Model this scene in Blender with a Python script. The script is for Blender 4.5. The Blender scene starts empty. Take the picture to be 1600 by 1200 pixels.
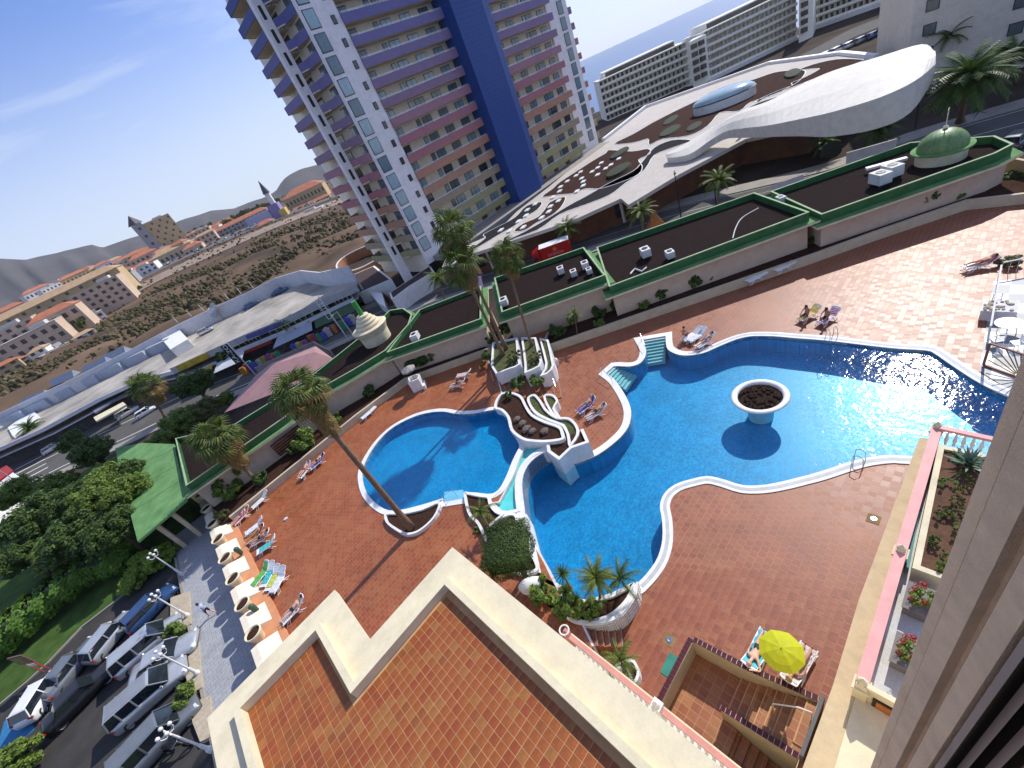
import bpy, bmesh, math, random
from mathutils import Vector, Matrix
from mathutils.geometry import delaunay_2d_cdt
SC = bpy.context.scene
COL = SC.collection
R = math.radians
H = 22.0                                   # camera height above the lower pool deck
HAZE = 5.5e-5
# ---------------------------------------------------------------- camera
FPX, PIT, ROL, AZ = 654.4, 0.569, -0.4448, 1.0168
cr, sr = math.cos(ROL), math.sin(ROL)
RT = Vector((cr, sr, 0))
def _rot(v): return Vector((cr*v[0]-sr*v[1], sr*v[0]+cr*v[1], v[2]))
FW = _rot((0, -math.sin(PIT), math.cos(PIT))); UP = _rot((0, -math.cos(PIT), -math.sin(PIT)))
AX = FW*math.cos(AZ)+RT*math.sin(AZ); AY = FW*math.sin(AZ)-RT*math.cos(AZ)
WM = Matrix((AX, AY, UP))                  # camera axes (x right, y down, z ahead) -> world
cam = bpy.data.cameras.new('camera'); co = bpy.data.objects.new('camera', cam); COL.objects.link(co)
cam.sensor_width = 36; cam.lens = FPX/1600*36; cam.clip_end = 20000; cam.clip_start = 0.05
c0, c1, c2 = WM.col[0], WM.col[1], WM.col[2]
co.matrix_world = Matrix(((c0[0], -c1[0], -c2[0], 0), (c0[1], -c1[1], -c2[1], 0), (c0[2], -c1[2], -c2[2], H), (0, 0, 0, 1)))
SC.camera = co
def ray(px, py): return WM @ Vector((px-800, py-600, FPX))
def G(px, py, z=0.0):                       # where the ground (or a level) at height z lies
    d = ray(px, py); t = (z-H)/d.z
    return Vector((d.x*t, d.y*t, z))
def GR(px, py, r):                          # a far point at horizontal distance r
    d = ray(px, py); t = r/math.hypot(d.x, d.y)
    return Vector((d.x*t, d.y*t, H+d.z*t))
# ---------------------------------------------------------------- sun and sky
SUN_AZ, SUN_EL = R(4.0), R(39.5)
SUN = Vector((math.cos(SUN_AZ)*math.cos(SUN_EL), math.sin(SUN_AZ)*math.cos(SUN_EL), math.sin(SUN_EL)))
sl = bpy.data.lights.new('sun', 'SUN'); sl.energy = 5.0; sl.angle = R(0.53); sl.color = (1.0, 0.95, 0.86)
so = bpy.data.objects.new('sun', sl); COL.objects.link(so); so.location = (200, 0, 200)
so.rotation_euler = SUN.to_track_quat('Z', 'Y').to_euler()
wd = bpy.data.worlds.new('World'); SC.world = wd; wd.use_nodes = True
nt = wd.node_tree; N = nt.nodes; L = nt.links; N.clear()
out = N.new('ShaderNodeOutputWorld'); bg = N.new('ShaderNodeBackground'); bg.inputs[1].default_value = 0.112
sky = N.new('ShaderNodeTexSky'); sky.sky_type = 'NISHITA'; sky.sun_disc = False
sky.sun_elevation = SUN_EL; sky.sun_rotation = R(90)-SUN_AZ; sky.altitude = 60
sky.air_density = 1.0; sky.dust_density = .9; sky.ozone_density = 4.5
tc = N.new('ShaderNodeTexCoord'); mp = N.new('ShaderNodeMapping'); mp.inputs['Scale'].default_value = (0.8, 2.4, 5.5)
mp.inputs['Rotation'].default_value = (0.25, 0.1, 0.6)
n1 = N.new('ShaderNodeTexNoise'); n1.inputs['Scale'].default_value = 1.5; n1.inputs['Detail'].default_value = 9; n1.inputs['Roughness'].default_value = 0.58
n1.inputs['Distortion'].default_value = 0.6
r1 = N.new('ShaderNodeValToRGB'); r1.color_ramp.elements[0].position = 0.42; r1.color_ramp.elements[1].position = 0.63
r1.color_ramp.elements[1].color = (0.62, 0.62, 0.62, 1)
L.new(tc.outputs['Generated'], mp.inputs[0]); L.new(mp.outputs[0], n1.inputs['Vector']); L.new(n1.outputs[0], r1.inputs[0])
# a soft white veil over the lower sky (thin cirrus and sea haze), denser near the horizon
sx = N.new('ShaderNodeSeparateXYZ'); L.new(tc.outputs['Generated'], sx.inputs[0])
vr = N.new('ShaderNodeValToRGB'); vr.color_ramp.elements[0].position = 0.0; vr.color_ramp.elements[0].color = (0.80,)*3+(1,)
vr.color_ramp.elements[1].position = 0.36; vr.color_ramp.interpolation = 'EASE'; vr.color_ramp.elements[1].color = (0.0, 0.0, 0.0, 1)
L.new(sx.outputs[2], vr.inputs[0])
mxm = N.new('ShaderNodeMath'); mxm.operation = 'MAXIMUM'; L.new(r1.outputs[0], mxm.inputs[0]); L.new(vr.outputs[0], mxm.inputs[1])
mix = N.new('ShaderNodeMix'); mix.data_type = 'RGBA'; mix.inputs['B'].default_value = (7.2, 8.0, 9.3, 1)
tint = N.new('ShaderNodeMix'); tint.data_type = 'RGBA'; tint.blend_type = 'MULTIPLY'; tint.inputs['Factor'].default_value = 1.0
tint.inputs['B'].default_value = (.88, 1.07, 1.58, 1)
L.new(sky.outputs[0], tint.inputs['A']); L.new(tint.outputs['Result'], mix.inputs['A'])
L.new(mxm.outputs[0], mix.inputs['Factor']); L.new(mix.outputs['Result'], bg.inputs[0]); L.new(bg.outputs[0], out.inputs[0])
SC.view_settings.view_transform = 'Standard'; SC.view_settings.look = 'None'
SC.view_settings.exposure = 0.06; SC.view_settings.gamma = 1.0
SC.render.engine = 'CYCLES'
SC.cycles.max_bounces = 6; SC.cycles.transparent_max_bounces = 12
SC.cycles.caustics_reflective = False; SC.cycles.caustics_refractive = False
SC.cycles.sample_clamp_indirect = 4.0
# ---------------------------------------------------------------- materials
MC = {}
def mat(name, col, rough=0.6, var=0.1, scale=2.0, bump=0.0, spec=0.4, metal=0.0, bscale=None, col2=None, island=False, emit=0, transl=0.0, fine=0.0):
    if name in MC: return MC[name]
    m = bpy.data.materials.new(name); m.use_nodes = True; n = m.node_tree.nodes; l = m.node_tree.links
    p = n['Principled BSDF']; p.inputs['Roughness'].default_value = rough; p.inputs['Metallic'].default_value = metal
    p.inputs['Specular IOR Level'].default_value = spec
    t = n.new('ShaderNodeTexCoord')
    c = Vector(col)
    a = tuple(c*(1-var))+(1,); b = tuple(col2)+(1,) if col2 else tuple(c*(1+var))+(1,)
    if var or col2:
        mx = n.new('ShaderNodeMix'); mx.data_type = 'RGBA'; mx.inputs['A'].default_value = a; mx.inputs['B'].default_value = b
        if island:
            g = n.new('ShaderNodeNewGeometry'); l.new(g.outputs['Random Per Island'], mx.inputs['Factor'])
        else:
            z = n.new('ShaderNodeTexNoise'); z.inputs['Scale'].default_value = scale; z.inputs['Detail'].default_value = 6; z.inputs['Roughness'].default_value = 0.6
            l.new(t.outputs['Object'], z.inputs['Vector'])
            rr = n.new('ShaderNodeMapRange'); rr.inputs[1].default_value = 0.3; rr.inputs[2].default_value = 0.7
            l.new(z.outputs[0], rr.inputs[0]); l.new(rr.outputs[0], mx.inputs['Factor'])
        if not island and var:              # weathering: faint large and small stains
            st_ = n.new('ShaderNodeTexNoise'); st_.inputs['Scale'].default_value = 1.3; st_.inputs['Detail'].default_value = 12; st_.inputs['Roughness'].default_value = .72; l.new(t.outputs['Object'], st_.inputs['Vector'])
            sr_ = n.new('ShaderNodeMapRange'); sr_.inputs[1].default_value = .38; sr_.inputs[2].default_value = .56; sr_.inputs[3].default_value = .80; sr_.inputs[4].default_value = 1.03; l.new(st_.outputs[0], sr_.inputs[0])
            sm_ = n.new('ShaderNodeMix'); sm_.data_type = 'RGBA'; sm_.blend_type = 'MULTIPLY'; sm_.inputs['Factor'].default_value = .55; l.new(mx.outputs['Result'], sm_.inputs['A']); l.new(sr_.outputs[0], sm_.inputs['B']); mx = sm_
        l.new(mx.outputs['Result'], p.inputs['Base Color'])
    else: p.inputs['Base Color'].default_value = tuple(c)+(1,)
    if bump:
        z2 = n.new('ShaderNodeTexNoise'); z2.inputs['Scale'].default_value = bscale or scale*4; z2.inputs['Detail'].default_value = 5
        l.new(t.outputs['Object'], z2.inputs['Vector'])
        bp = n.new('ShaderNodeBump'); bp.inputs['Strength'].default_value = bump; bp.inputs['Distance'].default_value = 0.05
        l.new(z2.outputs[0], bp.inputs['Height']); l.new(bp.outputs[0], p.inputs['Normal'])
    if emit: p.inputs['Emission Color'].default_value = tuple(c)+(1,); p.inputs['Emission Strength'].default_value = emit
    if transl:
        tr = n.new('ShaderNodeBsdfTranslucent'); ms = n.new('ShaderNodeMixShader'); ms.inputs[0].default_value = transl
        if var or col2: l.new(mx.outputs['Result'], tr.inputs[0])
        else: tr.inputs[0].default_value = tuple(c)+(1,)
        l.new(p.outputs[0], ms.inputs[1]); l.new(tr.outputs[0], ms.inputs[2]); l.new(ms.outputs[0], n['Material Output'].inputs[0])
    MC[name] = m; return m
def tilemat(name, cols, w, h, mortar, msize=0.012, rough=0.5, offset=0.0, bump=0.3, spec=0.5, rot=0.0, patch=0.35, swap=False):
    m = bpy.data.materials.new(name); m.use_nodes = True; n = m.node_tree.nodes; l = m.node_tree.links
    p = n['Principled BSDF']; p.inputs['Specular IOR Level'].default_value = spec
    t = n.new('ShaderNodeTexCoord'); mp = n.new('ShaderNodeMapping'); mp.inputs['Rotation'].default_value = (0, 0, rot)
    l.new(t.outputs['Object'], mp.inputs[0])
    b = n.new('ShaderNodeTexBrick'); b.inputs['Scale'].default_value = 1; b.inputs['Brick Width'].default_value = w; b.inputs['Row Height'].default_value = h
    b.inputs['Mortar Size'].default_value = msize; b.inputs['Mortar Smooth'].default_value = 0.2; b.offset = offset; b.inputs['Bias'].default_value = 0.0
    b.inputs['Color1'].default_value = (0, 0, 0, 1); b.inputs['Color2'].default_value = (1, 1, 1, 1); b.inputs['Mortar'].default_value = (0, 0, 0, 1)
    l.new(mp.outputs[0], b.inputs['Vector'])
    rp = n.new('ShaderNodeValToRGB'); e = rp.color_ramp.elements
    e[0].color = tuple(cols[0])+(1,); e[1].color = tuple(cols[-1])+(1,)
    for i, c in enumerate(cols[1:-1]):
        q = e.new((i+1)/(len(cols)-1)); q.color = tuple(c)+(1,)
    z = n.new('ShaderNodeTexNoise'); z.inputs['Scale'].default_value = 0.22; z.inputs['Detail'].default_value = 5; z.inputs['Roughness'].default_value = 0.65
    l.new(t.outputs['Object'], z.inputs['Vector'])
    ml = n.new('ShaderNodeMix'); ml.data_type = 'FLOAT'; ml.inputs['Factor'].default_value = patch
    l.new(b.outputs['Color'], ml.inputs['A']); l.new(z.outputs[0], ml.inputs['B']); l.new(ml.outputs['Result'], rp.inputs[0])
    mm = n.new('ShaderNodeMix'); mm.data_type = 'RGBA'; mm.inputs['B'].default_value = tuple(mortar)+(1,)
    l.new(b.outputs['Fac'], mm.inputs['Factor']); l.new(rp.outputs[0], mm.inputs['A'])
    z3 = n.new('ShaderNodeTexNoise'); z3.inputs['Scale'].default_value = 9; z3.inputs['Detail'].default_value = 6; l.new(t.outputs['Object'], z3.inputs['Vector'])
    hs = n.new('ShaderNodeMix'); hs.data_type = 'RGBA'; hs.blend_type = 'MULTIPLY'; hs.inputs['Factor'].default_value = 0.45
    mr = n.new('ShaderNodeMapRange'); mr.inputs[1].default_value = .3; mr.inputs[2].default_value = .7; mr.inputs[3].default_value = .75; mr.inputs[4].default_value = 1.15
    l.new(z3.outputs[0], mr.inputs[0]); l.new(mm.outputs['Result'], hs.inputs['A']); l.new(mr.outputs[0], hs.inputs['B'])
    z4 = n.new('ShaderNodeTexNoise'); z4.inputs['Scale'].default_value = .35; z4.inputs['Detail'].default_value = 8; z4.inputs['Roughness'].default_value = .7; l.new(t.outputs['Object'], z4.inputs['Vector'])
    m4 = n.new('ShaderNodeMapRange'); m4.inputs[1].default_value = .35; m4.inputs[2].default_value = .6; m4.inputs[3].default_value = .78; m4.inputs[4].default_value = 1.06; l.new(z4.outputs[0], m4.inputs[0])
    h4 = n.new('ShaderNodeMix'); h4.data_type = 'RGBA'; h4.blend_type = 'MULTIPLY'; h4.inputs['Factor'].default_value = .8; l.new(hs.outputs['Result'], h4.inputs['A']); l.new(m4.outputs[0], h4.inputs['B']); hs = h4
    l.new(hs.outputs['Result'], p.inputs['Base Color'])
    rr = n.new('ShaderNodeMapRange'); rr.inputs[3].default_value = rough-.04; rr.inputs[4].default_value = rough+.07
    l.new(b.outputs['Color'], rr.inputs[0]); l.new(rr.outputs[0], p.inputs['Roughness'])
    iv = n.new('ShaderNodeMath'); iv.operation = 'SUBTRACT'; iv.inputs[0].default_value = 1; l.new(b.outputs['Fac'], iv.inputs[1])
    bp = n.new('ShaderNodeBump'); bp.inputs['Strength'].default_value = bump; bp.inputs['Distance'].default_value = 0.02
    l.new(iv.outputs[0], bp.inputs['Height']); l.new(bp.outputs[0], p.inputs['Normal'])
    MC[name] = m; return m
def watermat(name, tint, wscale=2.2, strength=0.35, dist=0.06, rough=0.04):
    m = bpy.data.materials.new(name); m.use_nodes = True; n = m.node_tree.nodes; l = m.node_tree.links; n.clear()
    o = n.new('ShaderNodeOutputMaterial'); g = n.new('ShaderNodeBsdfGlossy'); g.inputs['Roughness'].default_value = rough
    tr = n.new('ShaderNodeBsdfTransparent'); tr.inputs[0].default_value = tuple(tint)+(1,)
    lw = n.new('ShaderNodeLayerWeight'); lw.inputs[0].default_value = .5
    pw_ = n.new('ShaderNodeMath'); pw_.operation = 'POWER'; pw_.inputs[1].default_value = 5; l.new(lw.outputs['Facing'], pw_.inputs[0])
    f = n.new('ShaderNodeMath'); f.operation = 'MULTIPLY_ADD'; f.inputs[1].default_value = .96; f.inputs[2].default_value = .022; l.new(pw_.outputs[0], f.inputs[0])
    t = n.new('ShaderNodeTexCoord'); z = n.new('ShaderNodeTexNoise'); z.inputs['Scale'].default_value = wscale; z.inputs['Detail'].default_value = 3.0; z.inputs['Distortion'].default_value = 0.7
    z2 = n.new('ShaderNodeTexNoise'); z2.inputs['Scale'].default_value = wscale*3.6; z2.inputs['Detail'].default_value = 2
    l.new(t.outputs['Object'], z.inputs['Vector']); l.new(t.outputs['Object'], z2.inputs['Vector'])
    ad = n.new('ShaderNodeMath'); ad.operation = 'MULTIPLY_ADD'; ad.inputs[1].default_value = 0.35; l.new(z2.outputs[0], ad.inputs[0]); l.new(z.outputs[0], ad.inputs[2])
    b = n.new('ShaderNodeBump'); b.inputs['Strength'].default_value = strength; b.inputs['Distance'].default_value = dist
    l.new(ad.outputs[0], b.inputs['Height']); l.new(b.outputs[0], g.inputs['Normal']); l.new(b.outputs[0], lw.inputs['Normal'])
    mx = n.new('ShaderNodeMixShader'); l.new(f.outputs[0], mx.inputs[0]); l.new(tr.outputs[0], mx.inputs[1]); l.new(g.outputs[0], mx.inputs[2]); l.new(mx.outputs[0], o.inputs[0])
    MC[name] = m; return m
# ---------------------------------------------------------------- mesh building
def inside(p, P):
    c = False; n = len(P)
    for i in range(n):
        a, b = P[i], P[(i+1) % n]
        if (a[1] > p[1]) != (b[1] > p[1]) and p[0] < (b[0]-a[0])*(p[1]-a[1])/(b[1]-a[1])+a[0]: c = not c
    return c
def tri2d(loops):
    V = []; E = []
    for lp in loops:
        o = len(V); n = len(lp); V += [Vector((q.x, q.y)) for q in lp]; E += [(o+i, o+(i+1) % n) for i in range(n)]
    r = delaunay_2d_cdt(V, E, [], 0, 1e-5); T = []
    for t in r[2]:
        A, B, C = [r[0][i] for i in t]; c = (A+B+C)/3
        if sum(inside(c, lp) for lp in loops) % 2 == 1:
            T.append(tuple(t) if (B-A).cross(C-A) > 0 else tuple(t)[::-1])
    return r[0], T
class MB:
    def __init__(s): s.v = []; s.f = []; s.m = []
    def add(s, vs, fs, mi=0):
        o = len(s.v); s.v += [Vector(p) for p in vs]; s.f += [tuple(i+o for i in f) for f in fs]; s.m += [mi]*len(fs); return s
    def box(s, c, d, rz=0.0, mi=0, M=None, top=1.0):
        x, y, z = d[0]/2, d[1]/2, d[2]/2
        vs = [(-x, -y, -z), (x, -y, -z), (x, y, -z), (-x, y, -z), (-x*top, -y*top, z), (x*top, -y*top, z), (x*top, y*top, z), (-x*top, y*top, z)]
        T = Matrix.Translation(c) @ Matrix.Rotation(rz, 4, 'Z')
        if M: T = M @ T
        return s.add([T @ Vector(v) for v in vs], [(3, 2, 1, 0), (4, 5, 6, 7), (0, 1, 5, 4), (1, 2, 6, 5), (2, 3, 7, 6), (3, 0, 4, 7)], mi)
    def beam(s, a, b, w, h, mi=0, up=(0, 0, 1)):
        a = Vector(a); b = Vector(b); d = (b-a); d.normalize(); u = Vector(up); sd = d.cross(u)
        if sd.length < 1e-4: sd = d.cross(Vector((1, 0, 0)))
        sd.normalize(); u = sd.cross(d); p = sd*w/2; q = u*h/2
        vs = [a-p-q, a+p-q, a+p+q, a-p+q, b-p-q, b+p-q, b+p+q, b-p+q]
        return s.add(vs, [(0, 1, 2, 3), (7, 6, 5, 4), (0, 4, 5, 1), (1, 5, 6, 2), (2, 6, 7, 3), (3, 7, 4, 0)], mi)
    def prism(s, poly, z0, z1, mi=0, mt=None, flat=False):
        p = [Vector((q[0], q[1])) for q in poly]
        if area(p) < 0: p = p[::-1]
        n = len(p); V2, T2 = tri2d([p]); o = len(s.v); m = len(V2)
        s.v += [Vector((q.x, q.y, z1)) for q in V2]
        s.f += [tuple(i+o for i in t) for t in T2]; s.m += [mi if mt is None else mt]*len(T2)
        if not flat:
            o = len(s.v); s.v += [Vector((q.x, q.y, z0)) for q in V2]
            s.f += [tuple(i+o for i in t[::-1]) for t in T2]; s.m += [mi]*len(T2)
            o = len(s.v); s.v += [Vector((q.x, q.y, z1)) for q in p]+[Vector((q.x, q.y, z0)) for q in p]
            for i in range(n):
                j = (i+1) % n; s.f.append((o+i+n, o+j+n, o+j, o+i)); s.m.append(mi)
        return s
    def holed(s, loops, z, mi=0):
        V2, T2 = tri2d([[Vector((q[0], q[1])) for q in lp] for lp in loops]); o = len(s.v)
        s.v += [Vector((v.x, v.y, z)) for v in V2]; s.f += [tuple(i+o for i in t) for t in T2]; s.m += [mi]*len(T2)
        return s
    def ribbon(s, path, z0, z1, th, closed=False, mi=0, side=1):
        # a wall of thickness th to one side of a path; z0, z1 numbers or lists
        P = [Vector((q[0], q[1])) for q in path]; n = len(P)
        Q = offs(P, th*side, closed)
        Z0 = z0 if isinstance(z0, (list, tuple)) else [z0]*n; Z1 = z1 if isinstance(z1, (list, tuple)) else [z1]*n
        o = len(s.v)
        for i in range(n):
            s.v += [Vector((P[i].x, P[i].y, Z0[i])), Vector((P[i].x, P[i].y, Z1[i])), Vector((Q[i].x, Q[i].y, Z1[i])), Vector((Q[i].x, Q[i].y, Z0[i]))]
        for i in range(n if closed else n-1):
            a = o+4*i; b = o+4*((i+1) % n)
            s.f += [(a, b, b+1, a+1), (a+1, b+1, b+2, a+2), (a+2, b+2, b+3, a+3), (a+3, b+3, b, a)]; s.m += [mi]*4
        if not closed:
            a = o; b = o+4*(n-1); s.f += [(a, a+1, a+2, a+3), (b+3, b+2, b+1, b)]; s.m += [mi]*2
        return s
    def tube(s, pts, r, n=8, mi=0, cap=True):
        pts = [Vector(p) for p in pts]; rr = r if isinstance(r, (list, tuple)) else [r]*len(pts); o = len(s.v)
        for i, p in enumerate(pts):
            d = (pts[min(i+1, len(pts)-1)]-pts[max(i-1, 0)]).normalized()
            x = d.cross(Vector((0.3, 0.2, 1)) if abs(d.z) < .9 else Vector((1, 0, 0))).normalized(); y = d.cross(x)
            for k in range(n):
                a = 2*math.pi*k/n; s.v.append(p+(x*math.cos(a)+y*math.sin(a))*rr[i])
        for i in range(len(pts)-1):
            for k in range(n):
                a = o+i*n+k; b = o+i*n+(k+1) % n; s.f.append((a, a+n, b+n, b)); s.m.append(mi)
        if cap:
            s.f.append(tuple(o+k for k in range(n))); s.m.append(mi); s.f.append(tuple(o+(len(pts)-1)*n+k for k in reversed(range(n)))); s.m.append(mi)
        return s
    def lathe(s, c, prof, n=20, mi=0, sx=1, sy=1, rz=0):
        o = len(s.v); c = Vector(c); cz, sz = math.cos(rz), math.sin(rz)
        for r, z in prof:
            for k in range(n):
                a = 2*math.pi*k/n; x, y = r*math.cos(a)*sx, r*math.sin(a)*sy
                s.v.append(c+Vector((x*cz-y*sz, x*sz+y*cz, z)))
        for i in range(len(prof)-1):
            for k in range(n):
                a = o+i*n+k; b = o+i*n+(k+1) % n; s.f.append((a, b, b+n, a+n)); s.m.append(mi)
        return s
    def build(s, name, mats, parent=None, smooth=False, local=False, loc=None):
        me = bpy.data.meshes.new(name)
        V = s.v
        if parent is not None and not local:
            I = (Matrix.Translation(parent.location) @ Matrix.Rotation(parent.rotation_euler.z, 4, 'Z')).inverted()
            pp = parent.parent
            if pp is not None:
                I = ((Matrix.Translation(pp.location) @ Matrix.Rotation(pp.rotation_euler.z, 4, 'Z')) @ I.inverted()).inverted()
            V = [I @ v for v in V]
        me.from_pydata([tuple(v) for v in V], [], s.f)
        for m in (mats if isinstance(mats, (list, tuple)) else [mats]): me.materials.append(m)
        me.polygons.foreach_set('material_index', s.m)
        if smooth: me.polygons.foreach_set('use_smooth', [True]*len(s.f))
        me.update()
        ob = bpy.data.objects.new(name, me); COL.objects.link(ob)
        if parent is not None: ob.parent = parent
        if loc is not None: ob.location = loc
        return ob
def offs(P, d, closed=False):
    n = len(P); Q = []
    for i in range(n):
        a = P[(i-1) % n] if (closed or i > 0) else None; b = P[(i+1) % n] if (closed or i < n-1) else None
        ns = []
        if a is not None and (P[i]-a).length > 1e-6: e = (P[i]-a).normalized(); ns.append(Vector((-e.y, e.x)))
        if b is not None and (b-P[i]).length > 1e-6: e = (b-P[i]).normalized(); ns.append(Vector((-e.y, e.x)))
        m = sum(ns, Vector((0, 0))); m.normalize(); k = 1/max(0.5, m.dot(ns[0])); Q.append(P[i]+m*d*k)
    return Q
def area(P): return sum(P[i][0]*P[(i+1) % len(P)][1]-P[(i+1) % len(P)][0]*P[i][1] for i in range(len(P)))/2
def inset(P, d):
    P = [Vector((q[0], q[1])) for q in P]
    return offs(P, d if area(P) > 0 else -d, True)
def smooth(P, k=4, closed=True):
    P = [Vector(q[:2]) for q in P]; n = len(P); out = []
    for i in range(n if closed else n-1):
        g = (lambda j: P[j % n]) if closed else (lambda j: P[max(0, min(n-1, j))])
        a, b, c, d = g(i-1), g(i), g(i+1), g(i+2)
        for t in range(k):
            u = t/k; out.append(0.5*((2*b)+(c-a)*u+(2*a-5*b+4*c-d)*u*u+(3*b-a-3*c+d)*u**3))
    if not closed: out.append(P[-1])
    return out
def px(L_, z=0.0): return [G(q[0], q[1], q[2] if len(q) > 2 else z) for q in L_]
def crop(L_, ox, oy, s): return [(ox+q[0]/s, oy+q[1]/s)+tuple(q[2:]) for q in L_]
def tag(o, label=None, cat=None, group=None, kind=None):
    if label: o['label'] = label
    if cat: o['category'] = cat
    if group: o['group'] = group
    if kind: o['kind'] = kind
    return o
def thing(name, loc, label, cat, rz=0.0, group=None):
    o = bpy.data.objects.new(name, None); COL.objects.link(o); o.location = loc; o.rotation_euler = (0, 0, rz); o.empty_display_size = .3
    return tag(o, label, cat, group)
def copytree(o, loc=None, rz=None, label=None, group=None, parent=None, sc=None):
    c = o.copy(); COL.objects.link(c)
    if parent is not None: c.parent = parent
    for ch in [x for x in KIDS.get(o.name, []) ]: copytree(ch, parent=c)
    if parent is None: pass
    if loc is not None: c.location = loc
    if rz is not None: c.rotation_euler = (0, 0, rz)
    if sc is not None: c.scale = (sc, sc, sc)
    if label: c['label'] = label
    if group: c['group'] = group
    return c
KIDS = {}
def reg(root):                              # remember a prototype's children before copying it
    for o in bpy.data.objects:
        if o.parent is not None: pass
    KIDS.clear()
    for o in bpy.data.objects:
        if o.parent is not None: KIDS.setdefault(o.parent.name, []).append(o)
    return root
def shot(name, me, parent, M):              # an instance of a shared mesh as a part
    o = bpy.data.objects.new(name, me); COL.objects.link(o); o.parent = parent; o.matrix_local = M; return o
def struct(name, mb, mats, label=None, **k):
    o = mb.build(name, mats, **k); o['kind'] = 'structure'
    if label: o['label'] = label
    return o
random.seed(4)
rnd = random.random
def U(a, b): return a+(b-a)*rnd()
# common materials
WHITE = mat('white_paint', (.78, .77, .74), .55, .05, 1.5, .05)
OFFW = mat('white_plaster', (.66, .65, .64), .75, .07, 1.0, .12)
CREAM = mat('cream_plaster', (.62, .5, .33), .8, .07, .8, .1)
PALEC = mat('pale_cream_plaster', (.70, .62, .43), .75, .06, 1.2, .12, bscale=14)
PINK = mat('pink_paint', (.70, .34, .32), .6, .06, 2)
SOIL = mat('volcanic_soil', (.055, .028, .02), .95, .35, 5, .9, bscale=30, spec=.05)
GRAVEL = mat('roof_gravel', (.024, .016, .015), .95, .4, 7, .7, bscale=25, spec=.03)
GREEN = mat('green_roof_paint', (.11, .25, .085), .85, .2, .6, .25, col2=(.17, .32, .13), spec=.12)
DKGREEN = mat('dark_green_tiles', (.03, .13, .045), .4, .22, 1.5, .2)
ASPH = mat('asphalt', (.055, .052, .05), .9, .18, .5, .3, bscale=40, spec=.1)
ASPH2 = mat('street_asphalt', (.11, .105, .10), .9, .12, .3, .2, bscale=40, spec=.1)
PAVE = mat('pavement', (.30, .27, .24), .85, .12, .5, .2)
GLASS = mat('window_glass', (.10, .17, .20), .08, .25, .35, spec=.9)
DKGLASS = mat('dark_glass', (.012, .014, .018), .08, .1, spec=.8)
BLACK = mat('black_frame', (.015, .015, .017), .5, 0)
CHROME = mat('steel_tube', (.55, .56, .58), .25, .05, metal=1)
WOOD = mat('brown_timber', (.22, .08, .035), .6, .25, 3, .2)
GRASS = mat('lawn', (.06, .11, .025), .95, .3, .8, .8, bscale=30, spec=.1)
PLASTIC = mat('white_plastic', (.80, .80, .80), .4, .02)
TERRA = mat('terracotta_roof', (.50, .15, .06), .8, .25, 2, .3)
# ================================================================ land, sea, hills
TILE = tilemat('terracotta_deck', [(.22, .060, .026), (.25, .070, .030), (.28, .083, .036), (.30, .105, .045), (.24, .085, .048)], .34, .34, (.36, .18, .12), .012, .46, rot=0, patch=.5, offset=.5, spec=.5)
TILEL = tilemat('terracotta_upper_deck', [(.25, .060, .020), (.28, .070, .023), (.31, .084, .028), (.33, .11, .04), (.26, .072, .032)], .34, .34, (.38, .18, .09), .012, .48, rot=0, patch=.4, offset=.5)
SCRUB = mat('dry_scrub_ground', (.095, .076, .054), .95, .4, .03, .8, bscale=.5, col2=(.21, .135, .09), spec=.05)
# sea
sm = bpy.data.materials.new('sea_water'); sm.use_nodes = True; n = sm.node_tree.nodes; l = sm.node_tree.links; p = n['Principled BSDF']
p.inputs['Base Color'].default_value = (.035, .10, .24, 1); p.inputs['Roughness'].default_value = .32
t = n.new('ShaderNodeTexCoord'); z = n.new('ShaderNodeTexNoise'); z.inputs['Scale'].default_value = .05; z.inputs['Detail'].default_value = 8
l.new(t.outputs['Object'], z.inputs[0]); b = n.new('ShaderNodeBump'); b.inputs['Strength'].default_value = 1; b.inputs['Distance'].default_value = 2.2
l.new(z.outputs[0], b.inputs['Height']); l.new(b.outputs[0], p.inputs['Normal'])
g = MB(); g.prism([(-6000, -5000), (5600, -5000), (5600, 5600), (-6000, 5600)], 0, -45, flat=True)
struct('sea', g, sm)
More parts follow.
